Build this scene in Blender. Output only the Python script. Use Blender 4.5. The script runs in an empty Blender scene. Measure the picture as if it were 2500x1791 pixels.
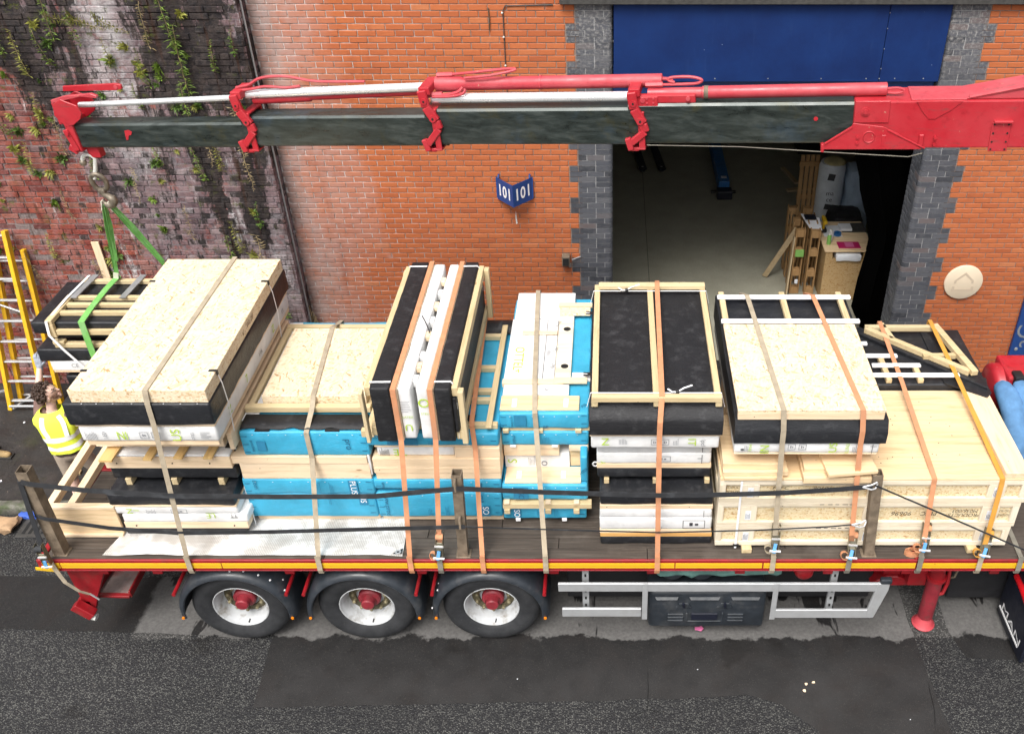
import bpy, bmesh, math, random
from mathutils import Vector, Matrix, noise
from math import radians as R, sin, cos, pi

# ---------------------------------------------------------------- camera, sky, sun, exposure
scn = bpy.context.scene
COL = scn.collection
cam_d = bpy.data.cameras.new('camera')
cam = bpy.data.objects.new('camera', cam_d)
COL.objects.link(cam)
cam.location = (0.0, -6.62, 8.42)
cam.rotation_euler = (R(54.34), 0, 0)
cam_d.sensor_fit = 'HORIZONTAL'
cam_d.sensor_width = 36.0
cam_d.lens = 33.44
cam_d.shift_x = -0.0983
cam_d.clip_end = 500
scn.camera = cam

world = bpy.data.worlds.new('World')
scn.world = world
world.use_nodes = True
wn = world.node_tree
for n in list(wn.nodes):
    wn.nodes.remove(n)
sky = wn.nodes.new('ShaderNodeTexSky')
sky.sky_type = 'NISHITA'
sky.sun_disc = False
sky.sun_elevation = R(58)
sky.sun_rotation = R(200)
sky.air_density = 1.0
sky.dust_density = 6.0
sky.ozone_density = 0.4
hs = wn.nodes.new('ShaderNodeHueSaturation')      # overcast: the cloud layer takes most of the blue out
hs.inputs['Saturation'].default_value = 0.22
bg = wn.nodes.new('ShaderNodeBackground')
bg.inputs['Strength'].default_value = 0.12
wo = wn.nodes.new('ShaderNodeOutputWorld')
wn.links.new(sky.outputs[0], hs.inputs['Color'])
wn.links.new(hs.outputs[0], bg.inputs[0])
wn.links.new(bg.outputs[0], wo.inputs[0])

sun_d = bpy.data.lights.new('sun', 'SUN')
sun_d.energy = 1.5
sun_d.angle = R(28)
sun_d.color = (1.0, 0.965, 0.91)
sun = bpy.data.objects.new('sun', sun_d)
COL.objects.link(sun)
sun.rotation_euler = (R(32), 0, R(-20))           # high, from behind the camera and a little left

scn.view_settings.view_transform = 'Standard'
scn.view_settings.look = 'None'
scn.view_settings.gamma = 1.0
scn.view_settings.exposure = 0.86
scn.view_settings.use_curve_mapping = False

random.seed(7)
GZ = -0.06          # road level
PZ = 0.06           # pavement level

# ---------------------------------------------------------------- mesh helpers
ORG = {}

def orgn(p):
    return ORG.get(p.name, Vector((0, 0, 0))) if p is not None else Vector((0, 0, 0))

class MB:
    def __init__(self):
        self.v = []; self.f = []; self.mi = []; self.cur = 0; self.attr = []; self.cura = 0.0
    def add(self, vs, fs):
        b = len(self.v)
        self.v += [tuple(p) for p in vs]
        for f in fs:
            self.f.append(tuple(b + i for i in f)); self.mi.append(self.cur)
        self.attr += [self.cura] * len(vs)
        return self
    def box(self, x0, x1, y0, y1, z0, z1):
        if x0 > x1: x0, x1 = x1, x0
        if y0 > y1: y0, y1 = y1, y0
        if z0 > z1: z0, z1 = z1, z0
        vs = [(x0,y0,z0),(x1,y0,z0),(x1,y1,z0),(x0,y1,z0),(x0,y0,z1),(x1,y0,z1),(x1,y1,z1),(x0,y1,z1)]
        return self.add(vs, [(0,3,2,1),(4,5,6,7),(0,1,5,4),(1,2,6,5),(2,3,7,6),(3,0,4,7)])
    def beam(self, p0, p1, w, h, up=(0, 0, 1)):
        """box along p0-p1, w across, h along the up direction"""
        p0 = Vector(p0); p1 = Vector(p1); a = (p1 - p0).normalized(); u = Vector(up)
        s = a.cross(u).normalized(); u = s.cross(a).normalized()
        vs = []
        for p in (p0, p1):
            for i, j in ((-1,-1),(1,-1),(1,1),(-1,1)):
                vs.append(p + s * (i*w/2) + u * (j*h/2))
        return self.add(vs, [(0,1,2,3)[::-1],(4,5,6,7),(0,1,5,4),(1,2,6,5),(2,3,7,6),(3,0,4,7)])
    def tube(self, pts, r, n=8, caps=True):
        pts = [Vector(p) for p in pts]
        if not hasattr(r, '__len__'): r = [r] * len(pts)
        rings = []; prev = None
        for i, p in enumerate(pts):
            if i == 0: a = pts[1] - pts[0]
            elif i == len(pts) - 1: a = pts[-1] - pts[-2]
            else: a = (pts[i+1] - pts[i]).normalized() + (pts[i] - pts[i-1]).normalized()
            a.normalize()
            if prev is None:
                t = Vector((0,0,1)) if abs(a.z) < .9 else Vector((1,0,0))
                s = a.cross(t).normalized()
            else:
                s = (prev - a * prev.dot(a)).normalized()
            prev = s; u = a.cross(s)
            rings.append([p + (s*cos(2*pi*k/n) + u*sin(2*pi*k/n)) * r[i] for k in range(n)])
        vs = [q for rg in rings for q in rg]; fs = []
        for i in range(len(pts)-1):
            for k in range(n):
                k2 = (k+1) % n
                fs.append((i*n+k, i*n+k2, (i+1)*n+k2, (i+1)*n+k))
        if caps:
            fs.append(tuple(range(n))[::-1]); fs.append(tuple((len(pts)-1)*n + k for k in range(n)))
        return self.add(vs, fs)
    def lathe(self, prof, c, axis='y', n=40, a0=0.0, a1=2*pi, close=False):
        """prof: list of (radius, offset along axis)"""
        c = Vector(c); full = abs(a1 - a0 - 2*pi) < 1e-6
        m = n if full else n + 1
        vs = []
        for k in range(m):
            a = a0 + (a1 - a0) * k / n
            for r, h in prof:
                if axis == 'y': p = Vector((r*cos(a), h, r*sin(a)))
                elif axis == 'z': p = Vector((r*cos(a), r*sin(a), h))
                else: p = Vector((h, r*cos(a), r*sin(a)))
                vs.append(c + p)
        q = len(prof); fs = []
        for k in range(n):
            k2 = (k+1) % m
            for i in range(q - 1 + (1 if close else 0)):
                i2 = (i+1) % q
                fs.append((k*q+i, k*q+i2, k2*q+i2, k2*q+i))
        return self.add(vs, fs)
    def prism(self, poly, ext):
        """poly: list of 3D points (planar), ext: vector"""
        e = Vector(ext); n = len(poly)
        vs = [Vector(p) for p in poly] + [Vector(p) + e for p in poly]
        fs = [tuple(range(n)), tuple(range(2*n-1, n-1, -1))]
        for i in range(n):
            j = (i+1) % n
            fs.append((i, i+n, j+n, j))
        return self.add(vs, fs)
    def ribbon(self, pts, wv, w, t=0.003, wob=0.0):
        """flat webbing along pts; wv = width direction (vector or list)"""
        pts = [Vector(p) for p in pts]; n = len(pts); vs = []
        for i, p in enumerate(pts):
            wd = Vector(wv[i] if isinstance(wv, list) else wv)
            if i == 0: a = pts[1]-pts[0]
            elif i == n-1: a = pts[-1]-pts[-2]
            else: a = (pts[i+1]-pts[i]).normalized() + (pts[i]-pts[i-1]).normalized()
            a.normalize(); wd = (wd - a*wd.dot(a)).normalized(); nn = a.cross(wd)
            if wob: wd = (wd + nn * noise.noise(p*3)*wob).normalized()
            for q in (p-wd*w/2-nn*t/2, p+wd*w/2-nn*t/2, p+wd*w/2+nn*t/2, p-wd*w/2+nn*t/2): vs.append(q)
        fs = []
        for i in range(n-1):
            for k in range(4):
                k2 = (k+1) % 4
                fs.append((i*4+k, i*4+k2, (i+1)*4+k2, (i+1)*4+k))
        fs += [(3,2,1,0), tuple((n-1)*4+k for k in range(4))]
        return self.add(vs, fs)
    def softbox(self, x0, x1, y0, y1, z0, z1, amp=0.006, step=0.12, rad=0.018, seed=0.0, sc=3.0):
        """box with rounded edges and a slightly uneven skin (wrapped panels, sacks)"""
        dims = [(x0, x1), (y0, y1), (z0, z1)]
        tick = []
        for a, b in dims:
            L = b - a; r = min(rad, L*.3); k = max(1, int(round((L-2*r)/step)))
            tick.append([a] + [a + r + (L-2*r)*i/k for i in range(k+1)] + [b])
        c = Vector(((x0+x1)/2, (y0+y1)/2, (z0+z1)/2))
        idx = {}; vs = []
        def V(i, j, k):
            key = (i, j, k)
            if key not in idx:
                p = Vector((tick[0][i], tick[1][j], tick[2][k]))
                q = p.copy()
                on = [0, 0, 0]
                for d, t in enumerate((i, j, k)):
                    if t == 0: on[d] = -1
                    elif t == len(tick[d])-1: on[d] = 1
                ne = sum(1 for o in on if o)
                nrm = Vector(on)
                if ne > 1:
                    r = min(rad, *( (b-a)*.3 for a, b in dims))
                    for d in range(3):
                        if on[d]: q[d] -= on[d]*r*(1 - 1/math.sqrt(ne))*0.9
                if nrm.length: nrm.normalize()
                h = noise.noise(Vector((p.x*sc + seed, p.y*sc, p.z*sc*1.6))) + .5*noise.noise(Vector((p.x*sc*3, p.y*sc*3 + seed, p.z*sc*3)))
                q += nrm * amp * h
                idx[key] = len(vs); vs.append(q)
            return idx[key]
        n = [len(t)-1 for t in tick]; fs = []
        for i in range(n[0]):
            for j in range(n[1]):
                fs.append((V(i,j,0), V(i,j+1,0), V(i+1,j+1,0), V(i+1,j,0)))
                fs.append((V(i,j,n[2]), V(i+1,j,n[2]), V(i+1,j+1,n[2]), V(i,j+1,n[2])))
        for i in range(n[0]):
            for k in range(n[2]):
                fs.append((V(i,0,k), V(i+1,0,k), V(i+1,0,k+1), V(i,0,k+1)))
                fs.append((V(i,n[1],k), V(i,n[1],k+1), V(i+1,n[1],k+1), V(i+1,n[1],k)))
        for j in range(n[1]):
            for k in range(n[2]):
                fs.append((V(0,j,k), V(0,j,k+1), V(0,j+1,k+1), V(0,j+1,k)))
                fs.append((V(n[0],j,k), V(n[0],j+1,k), V(n[0],j+1,k+1), V(n[0],j,k+1)))
        return self.add(vs, fs)
    def sphere(self, c, r, n=12, m=8, sq=(1,1,1)):
        c = Vector(c); vs = [c + Vector((0,0,r*sq[2]))]; fs = []
        for i in range(1, m):
            t = pi*i/m
            for k in range(n):
                a = 2*pi*k/n
                vs.append(c + Vector((r*sq[0]*sin(t)*cos(a), r*sq[1]*sin(t)*sin(a), r*sq[2]*cos(t))))
        vs.append(c - Vector((0,0,r*sq[2])))
        for k in range(n):
            k2 = (k+1)%n
            fs.append((0, 1+k, 1+k2)); b = 1+(m-2)*n
            fs.append((b+k, len(vs)-1, b+k2))
            for i in range(m-2):
                fs.append((1+i*n+k, 1+(i+1)*n+k, 1+(i+1)*n+k2, 1+i*n+k2))
        return self.add(vs, fs)
    def mesh(self, name, org=(0,0,0), attr=False):
        me = bpy.data.meshes.new(name); o = Vector(org)
        me.from_pydata([tuple(Vector(p)-o) for p in self.v], [], self.f)
        for p, m in zip(me.polygons, self.mi): p.material_index = m
        if attr:
            a = me.attributes.new('tone', 'FLOAT', 'POINT')
            a.data.foreach_set('value', self.attr)
        me.update()
        return me
    def build(self, name, mat, parent=None, smooth=False, bevel=0.0, local=False, attr=False, fix=False, ang=40):
        if parent is None:
            xs = [p[0] for p in self.v]; ys = [p[1] for p in self.v]; zs = [p[2] for p in self.v]
            o = Vector(((min(xs)+max(xs))/2, (min(ys)+max(ys))/2, min(zs)))
        else:
            o = Vector((0,0,0)) if local else orgn(parent)
        me = self.mesh(name, o, attr)
        if fix:
            bm = bmesh.new(); bm.from_mesh(me); bmesh.ops.recalc_face_normals(bm, faces=bm.faces); bm.to_mesh(me); bm.free()
        for m in (mat if isinstance(mat, (list, tuple)) else [mat]): me.materials.append(m)
        ob = bpy.data.objects.new(name, me)
        COL.objects.link(ob)
        if parent is None:
            ob.location = o; ORG[ob.name] = o
        else:
            ob.parent = parent; ORG[ob.name] = orgn(parent)
        if bevel:
            b = ob.modifiers.new('bevel', 'BEVEL'); b.width = bevel; b.segments = 2 if bevel > .008 else 1
            b.limit_method = 'ANGLE'; b.angle_limit = R(50)
        if smooth:
            me.polygons.foreach_set('use_smooth', [True]*len(me.polygons))
            try: me.set_sharp_from_angle(angle=R(ang))
            except Exception: pass
        return ob

def thing(name, label, cat, loc=(0,0,0), group=None):
    e = bpy.data.objects.new(name, None); COL.objects.link(e)
    e.location = loc; e.empty_display_size = .1
    e['label'] = label; e['category'] = cat
    if group: e['group'] = group
    ORG[e.name] = Vector(loc)
    return e

def tag(o, label, cat, group=None, kind=None):
    o['label'] = label; o['category'] = cat
    if group: o['group'] = group
    if kind: o['kind'] = kind
    return o

def struct(o, kind='structure', label=None):
    o['kind'] = kind
    if label: o['label'] = label
    return o

def bx(name, mat, parent, x0, x1, y0, y1, z0, z1, bevel=0.004):
    return MB().box(x0,x1,y0,y1,z0,z1).build(name, mat, parent, bevel=bevel)

def sbx(name, mat, parent, x0, x1, y0, y1, z0, z1, amp=.009, seed=None, rad=.02, sc=4.2, step=.075):
    return MB().softbox(x0,x1,y0,y1,z0,z1,amp=amp,rad=rad,seed=random.random()*50 if seed is None else seed,sc=sc,step=step).build(name, mat, parent, smooth=True, ang=60)

def txt(parent, s, loc, size, mat, face='front', rot=0, name='lettering', sx=1.0, local=False, shear=0.0):
    cu = bpy.data.curves.new(name, 'FONT')
    cu.body = s; cu.size = size; cu.align_x = 'CENTER'; cu.align_y = 'CENTER'; cu.shear = shear
    cu.resolution_u = 3
    cu.materials.append(mat)
    o = bpy.data.objects.new(name, cu); COL.objects.link(o)
    o.parent = parent
    o.location = Vector(loc) if local else Vector(loc) - orgn(parent)
    if face == 'front': b = Matrix.Rotation(R(90), 4, 'X')
    elif face == 'top': b = Matrix.Identity(4)
    elif face == 'right': b = Matrix.Rotation(R(90), 4, 'Z') @ Matrix.Rotation(R(90), 4, 'X')
    elif face == 'left': b = Matrix.Rotation(R(-90), 4, 'Z') @ Matrix.Rotation(R(90), 4, 'X')
    else: b = face
    m = b @ Matrix.Rotation(R(rot), 4, 'Z')
    o.rotation_euler = m.to_euler()
    o.scale = (sx, 1, 1)
    return o

def letters_to_mesh():
    fonts = [o for o in scn.objects if o.type == 'FONT']
    dg = bpy.context.evaluated_depsgraph_get(); dg.update()
    for o in fonts:
        me = bpy.data.meshes.new_from_object(o.evaluated_get(dg)); nm = o.name
        k = bpy.data.objects.new('tmp', me); COL.objects.link(k)
        k.parent = o.parent; k.location = o.location; k.rotation_euler = o.rotation_euler; k.scale = o.scale
        bpy.data.objects.remove(o); k.name = nm; me.name = nm

# ---------------------------------------------------------------- material helpers
def lin(r, g, b):
    def f(c):
        c /= 255.0
        return c/12.92 if c <= .04045 else ((c+.055)/1.055)**2.4
    return (f(r), f(g), f(b), 1)

class NT:
    def __init__(self, name):
        self.m = bpy.data.materials.new(name); self.m.use_nodes = True
        self.t = self.m.node_tree; self.b = self.t.nodes['Principled BSDF']
        self.geo = None
    def n(self, ty, **kw):
        x = self.t.nodes.new(ty)
        for k, v in kw.items(): setattr(x, k, v)
        return x
    def l(self, a, b):
        self.t.links.new(a, b)
    def put(self, sock, v):
        if hasattr(v, 'is_linked') or hasattr(v, 'links'): self.l(v, sock)
        else: sock.default_value = v
    @property
    def P(self):
        if not self.geo: self.geo = self.n('ShaderNodeNewGeometry')
        return self.geo.outputs['Position']
    def mp(self, v, sc=(1,1,1), rot=(0,0,0), loc=(0,0,0)):
        m = self.n('ShaderNodeMapping'); self.l(v, m.inputs['Vector'])
        m.inputs['Scale'].default_value = sc; m.inputs['Rotation'].default_value = rot; m.inputs['Location'].default_value = loc
        return m.outputs[0]
    def noise(self, v, sc=5, det=3, ro=.5, dist=0):
        x = self.n('ShaderNodeTexNoise'); self.l(v, x.inputs['Vector'])
        x.inputs['Scale'].default_value = sc; x.inputs['Detail'].default_value = det
        x.inputs['Roughness'].default_value = ro; x.inputs['Distortion'].default_value = dist
        return x.outputs['Fac']
    def vor(self, v, sc=5, feat='F1', rnd=1.0):
        x = self.n('ShaderNodeTexVoronoi', feature=feat); self.l(v, x.inputs['Vector'])
        x.inputs['Scale'].default_value = sc; x.inputs['Randomness'].default_value = rnd
        return x
    def ramp(self, f, stops, interp='LINEAR'):
        x = self.n('ShaderNodeValToRGB'); self.l(f, x.inputs[0]); e = x.color_ramp.elements
        x.color_ramp.interpolation = interp
        while len(e) < len(stops): e.new(.5)
        for i, (p, c) in enumerate(stops):
            e[i].position = p
            e[i].color = c if hasattr(c, '__len__') else (c, c, c, 1)
        return x.outputs[0]
    def mix(self, f, a, b, bl='MIX'):
        x = self.n('ShaderNodeMix', data_type='RGBA', blend_type=bl)
        self.put(x.inputs[0], f); self.put(x.inputs[6], a); self.put(x.inputs[7], b)
        return x.outputs[2]
    def math(self, op, a, b=0.0, c=0.0, clamp=False):
        x = self.n('ShaderNodeMath', operation=op); x.use_clamp = clamp
        self.put(x.inputs[0], a); self.put(x.inputs[1], b)
        if op in ('MULTIPLY_ADD', 'SMOOTH_MIN', 'COMPARE'): self.put(x.inputs[2], c)
        return x.outputs[0]
    def rng(self, f, a, b, c=0.0, d=1.0, smooth=False):
        x = self.n('ShaderNodeMapRange'); x.clamp = True
        if smooth: x.interpolation_type = 'SMOOTHSTEP'
        self.l(f, x.inputs[0])
        for i, v in enumerate((a, b, c, d)): x.inputs[i+1].default_value = v
        return x.outputs[0]
    def xyz(self, v):
        x = self.n('ShaderNodeSeparateXYZ'); self.l(v, x.inputs[0]); return x.outputs
    def bump(self, h, st=.3, d=.01):
        x = self.n('ShaderNodeBump'); x.inputs['Strength'].default_value = st; x.inputs['Distance'].default_value = d
        self.l(h, x.inputs['Height']); self.l(x.outputs[0], self.b.inputs['Normal'])
    def col(self, c): self.put(self.b.inputs['Base Color'], c); return self
    def rough(self, r): self.put(self.b.inputs['Roughness'], r); return self
    def metal(self, v): self.put(self.b.inputs['Metallic'], v); return self
    def spec(self, v): self.put(self.b.inputs['Specular IOR Level'], v); return self

MAT = {}
def simple(name, c, rough=.6, metal=0.0, var=.18, sc=6, bump=.0, bsc=40, spec=.5, dirt=None, dsc=4, damt=.5):
    """painted / plain surface with soft tonal variation, optional dirt"""
    k = NT(name)
    f = k.noise(k.P, sc, 4, .6)
    lo = tuple(x*(1-var) for x in c[:3]) + (1,); hi = tuple(min(1, x*(1+var)) for x in c[:3]) + (1,)
    cc = k.ramp(f, [(.3, lo), (.7, hi)])
    if dirt:
        d = k.noise(k.P, dsc, 6, .65)
        cc = k.mix(k.rng(d, .52, .72, 0, damt), cc, dirt)
    k.col(cc).metal(metal).spec(spec)
    k.rough(k.rng(k.noise(k.P, sc*2, 3), .3, .7, max(0, rough-.08), min(1, rough+.1)))
    if bump: k.bump(k.noise(k.P, bsc, 3), bump, .01)
    MAT[name] = k.m
    return k.m

def timber(name, c, axis='x', rough=.7, knots=True, cont=1.0, dirt=0.0):
    k = NT(name)
    sc = {'x': (1, 14, 14), 'y': (14, 1, 14), 'z': (14, 14, 1)}[axis]
    kn = {'x': (1.6, 5, 5), 'y': (5, 1.6, 5), 'z': (5, 5, 1.6)}[axis]
    v = k.mp(k.P, sc)
    a = k.noise(v, 1.3, 4, .55, .8); b = k.noise(v, 6, 3, .6)
    f = k.math('ADD', k.math('MULTIPLY', a, .65), k.math('MULTIPLY', b, .35))
    d = .78 - .05*cont
    lo = (c[0]*d, c[1]*d*.94, c[2]*d*.82, 1); hi = (min(1,c[0]*1.08), min(1,c[1]*1.08), min(1,c[2]*1.08), 1)
    cc = k.ramp(f, [(.32, lo), (.5, c), (.68, hi)])
    pl = k.noise(k.mp(k.P, {'x': (.15,5,7), 'y': (5,.15,7), 'z': (5,7,.15)}[axis]), 1.0, 1)
    cc = k.mix(k.rng(pl, .35, .7, 0, .22), cc, (c[0]*.8, c[1]*.66, c[2]*.5, 1))
    if knots:
        vo = k.vor(k.mp(k.P, kn), 1.0)
        cc = k.mix(k.rng(vo.outputs['Distance'], .07, .03, 0, .8), cc, (c[0]*.3, c[1]*.18, c[2]*.1, 1))
    if dirt:
        cc = k.mix(k.rng(k.noise(k.P, 5, 6, .7), .5, .75, 0, dirt), cc, (.16, .13, .10, 1))
    rnd = k.n('ShaderNodeObjectInfo').outputs['Random']
    cc = k.mix(k.math('MULTIPLY', rnd, .30), cc, (c[0]*.93, c[1]*.84, c[2]*.70, 1))
    cc = k.mix(k.rng(k.noise(k.P, 3.4, 6, .72), .56, .78, 0, .30), cc, (c[0]*.62, c[1]*.54, c[2]*.46, 1))
    nl = k.vor(k.mp(k.P, (1.0, 1.0, 1.0), loc=(3.1, 1.7, .4)), 7.5)
    cc = k.mix(k.math('MULTIPLY', k.rng(nl.outputs['Distance'], .045, .030), k.rng(k.xyz(nl.outputs['Color'])[0], .62, .66)), cc, (.10, .08, .065, 1))
    k.col(cc).rough(rough).spec(.3)
    k.bump(b, .12, .004)
    MAT[name] = k.m
    return k.m

def osb(name, light=1.0, warm=1.0, gr=1.0):
    k = NT(name)
    L = lambda r, g, b: (min(.92, r*light), min(.90, g*light*gr), min(.86, b*light*warm), 1)
    cc = k.mix(k.rng(k.noise(k.P, 2.4, 4, .6), .35, .68), L(.82,.67,.48), L(.88,.76,.59))
    cols = [L(.62,.405,.21), L(.90,.79,.60), L(.68,.47,.26), L(.87,.71,.48), L(.47,.26,.11), L(.92,.82,.65), L(.56,.335,.16)]
    thr = [.58, .54, .60, .55, .65, .56, .655]
    fac = [.7, .7, .7, .6, .9, .6, .85]
    for i in range(7):
        a = (.2, 1.25, 2.3, 2.85, .75, 1.8, 1.5)[i]
        v = k.mp(k.mp(k.P, (1,1,1), rot=(0, 0, a)), (8.5, 40, 40), loc=(i*3.7, i*1.9, i*2.3))
        f = k.noise(v, 1.0, 2, .45, .25)
        cc = k.mix(k.rng(f, thr[i], thr[i]+.035, 0, fac[i]), cc, cols[i])
    k.col(cc).rough(.62).spec(.35)
    k.bump(k.noise(k.mp(k.P, (15,80,60), rot=(0,0,.9)), 1.0, 3), .2, .004)
    MAT[name] = k.m
    return k.m

def membrane(name, c, rough=.55, dust=(.25,.25,.26,1), damt=.12, wr=.25):
    k = NT(name)
    f = k.noise(k.P, 3, 5, .6, .6)
    cc = k.ramp(f, [(.3, tuple(x*.82 for x in c[:3])+(1,)), (.7, tuple(min(1,x*1.14) for x in c[:3])+(1,))])
    cc = k.mix(k.rng(k.noise(k.P, 9, 6, .7), .52, .8, 0, damt), cc, dust)
    sp = k.vor(k.P, 55)
    cc = k.mix(k.rng(sp.outputs['Distance'], .10, .05, 0, .35*damt*4), cc, dust)
    k.col(cc).rough(rough).spec(.4)
    w = k.math('ADD', k.noise(k.mp(k.P, (2, 6, 9)), 2.0, 5, .6, 1.6), k.math('MULTIPLY', k.noise(k.mp(k.P, (7, 3, 14), rot=(0,.3,.5)), 2.0, 4, .6, 2.0), .6))
    k.bump(w, wr*.75, .03)
    MAT[name] = k.m
    return k.m

def T(name): return MAT[name]
# ---------------------------------------------------------------- materials
timber('pine_x', (.80, .635, .45, 1), 'x'); timber('pine_y', (.80, .635, .45, 1), 'y'); timber('pine_z', (.80, .635, .45, 1), 'z')
timber('treated_x', (.60, .49, .30, 1), 'x', cont=1.6); timber('treated_y', (.60, .49, .30, 1), 'y', cont=1.6); timber('treated_z', (.60, .49, .30, 1), 'z', cont=1.6)
timber('ply_x', (.76, .58, .365, 1), 'x', cont=2.4); timber('flange_x', (.76, .69, .56, 1), 'x', knots=False, cont=.3); timber('flange_z', (.76, .69, .56, 1), 'z', knots=False, cont=.3)
timber('orange_pine_x', (.70, .40, .14, 1), 'x')
timber('stick_y', (.66, .46, .20, 1), 'y'); timber('pallet_wood', (.36, .22, .10, 1), 'z', cont=1.8); timber('raw_plank_y', (.50, .40, .26, 1), 'y', dirt=.2)
osb('osb_bright', .86, .94, .985); osb('osb_web', .78, .84, .98); osb('osb_bench', .50, .52, .80)
membrane('black_wrap', (.016, .017, .020, 1), .42, damt=.16)
membrane('black_felt', (.012, .012, .014, 1), .62, damt=.16, wr=.35)
membrane('blue_wrap', (.045, .36, .56, 1), .5, dust=(.3,.6,.74,1), damt=.12, wr=.22)
simple('blue_print', (.012, .10, .20, 1), .6); simple('blue_block', (.022, .20, .35, 1), .6)
membrane('white_foil', (.74, .74, .735, 1), .5, dust=(.62,.60,.56,1), damt=.22, wr=.10)
simple('white_plastic', (.82,.82,.83,1), .45, var=.04); simple('lime_print', (.42,.60,.03,1), .6, var=.05)
simple('grey_print', (.22,.23,.25,1), .7); simple('dark_print', (.045,.045,.05,1), .7); simple('brown_ink', (.10,.055,.03,1), .8); simple('ink', (.045,.028,.018,1), .8)
simple('band_white', (.85,.85,.86,1), .35, var=.03); simple('corner_black', (.02,.02,.02,1), .5)
simple('red_paint', (.27,.008,.013,1), .42, var=.22, dirt=(.12,.045,.035,1), dsc=7, damt=.45)
def worn_paint(name, c, fade, chip):
    k = NT(name); p = k.P
    cc = k.mix(k.rng(k.noise(p, 2.2, 5, .62), .38, .68, 0, .55), c, fade)
    cc = k.mix(k.rng(k.noise(p, 11, 6, .72), .54, .72, 0, .55), cc, tuple(v*.5 for v in c[:3])+(1,))
    st = k.noise(k.mp(p, (1.5, 5, 9)), 2.2, 6, .7, .5)
    cc = k.mix(k.rng(st, .58, .72, 0, .5), cc, (.10,.060,.052,1))
    ch = k.noise(p, 26, 6, .75)
    cc = k.mix(k.math('MULTIPLY', k.rng(ch, .655, .675), k.rng(k.noise(p, 3.1, 3), .50, .58)), cc, chip)
    k.col(cc).rough(k.rng(k.noise(p, 6, 4), .3, .7, .30, .62)); k.bump(k.noise(p, 45, 3), .12, .003); MAT[name] = k.m
worn_paint('crane_red', (.40,.012,.022,1), (.44,.040,.050,1), (.42,.33,.22,1))
worn_paint('crane_pink', (.46,.040,.056,1), (.52,.115,.125,1), (.48,.38,.24,1))
simple('chrome', (.86,.87,.88,1), .30, metal=.55, var=.03)
simple('galv', (.42,.43,.44,1), .45, metal=.55, var=.10, dirt=(.28,.26,.23,1), damt=.3)
simple('alu', (.50,.51,.52,1), .38, metal=.45, var=.06, dirt=(.35,.34,.32,1), dsc=5, damt=.35)
simple('rim_white', (.46,.475,.485,1), .42, var=.12, dirt=(.15,.125,.09,1), dsc=8, damt=.75)
simple('rust_nut', (.22,.19,.11,1), .6, metal=.3, var=.3); simple('brake_dust', (.09,.075,.04,1), .85, var=.4)
simple('hub_red', (.23,.018,.028,1), .55, var=.3, dirt=(.06,.03,.025,1), dsc=12, damt=.8)
simple('black_plastic', (.022,.027,.034,1), .40, var=.25, sc=9, dirt=(.10,.10,.10,1), dsc=6, damt=.4)
simple('black_paint', (.012,.012,.014,1), .5); simple('navy_plastic', (.008,.010,.020,1), .45)
simple('stake_steel', (.17,.13,.09,1), .75, var=.4, sc=9, dirt=(.08,.055,.035,1), dsc=11, damt=.7, bump=.3)
simple('hook_steel', (.20,.17,.13,1), .45, metal=.5, var=.4, sc=14, dirt=(.10,.06,.04,1), dsc=10)
simple('hook_white', (.60,.60,.56,1), .5, var=.1)
simple('strap_tan', (.37,.31,.225,1), .85, var=.16, sc=12, dirt=(.22,.18,.13,1), dsc=7)
simple('strap_orange', (.56,.25,.125,1), .8, var=.14, sc=12, dirt=(.36,.20,.13,1), dsc=6, damt=.6)
simple('strap_amber', (.56,.27,.04,1), .8, var=.14, sc=12, dirt=(.40,.2,.06,1), dsc=6)
simple('strap_grey', (.20,.185,.15,1), .85, var=.2, sc=12); simple('strap_black', (.022,.023,.026,1), .75, var=.3, sc=10, dirt=(.10,.11,.12,1), dsc=5, damt=.4)
simple('sling_green', (.16,.42,.10,1), .75, var=.14, sc=9, dirt=(.36,.55,.30,1), dsc=5, damt=.6)
simple('sling_cover', (.62,.60,.50,1), .85, var=.1)
simple('ratchet_steel', (.24,.22,.16,1), .4, metal=.8, var=.3); simple('blue_tab', (.10,.30,.55,1), .5)
simple('amber', (.75,.22,.01,1), .3, var=.05); simple('lamp_red', (.55,.01,.015,1), .18, var=.05)
simple('hivis', (.78,.94,.07,1), .7, var=.08, sc=5, bump=.25, bsc=9); simple('reflective', (.80,.82,.80,1), .4, var=.04)
simple('skin_dark', (.38,.18,.14,1), .6); simple('skin', (.72,.48,.385,1), .55, var=.08, sc=20); simple('hair', (.035,.017,.009,1), .6, var=.5, sc=60); simple('beard', (.16,.085,.055,1), .7)
simple('shirt_brown', (.17,.10,.085,1), .85, var=.15); simple('shorts', (.37,.30,.235,1), .9, var=.1, sc=10, bump=.3, bsc=14)
simple('glove', (.27,.30,.36,1), .8, var=.15, sc=25); simple('belt', (.06,.04,.03,1), .6)
simple('ladder_yellow', (.74,.43,.015,1), .5, var=.12, dirt=(.35,.22,.05,1), dsc=9, damt=.4)
simple('tarp_green', (.10,.20,.18,1), .6, var=.3, sc=8, bump=.5, bsc=18)
simple('blue_fabric', (.10,.22,.40,1), .9, var=.25, sc=6, bump=.8, bsc=9, spec=.2)
simple('cream', (.74,.62,.46,1), .6, var=.03); simple('cream_recess_shade', (.57,.46,.34,1), .7, var=.04)
simple('sign_blue', (.014,.055,.21,1), .45, var=.08); simple('sign_white', (.86,.86,.86,1), .5, var=.02)
simple('pallet_blue', (.02,.13,.36,1), .45, var=.15); simple('magenta', (.42,.01,.10,1), .5); simple('pink', (.62,.15,.32,1), .5)
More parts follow.
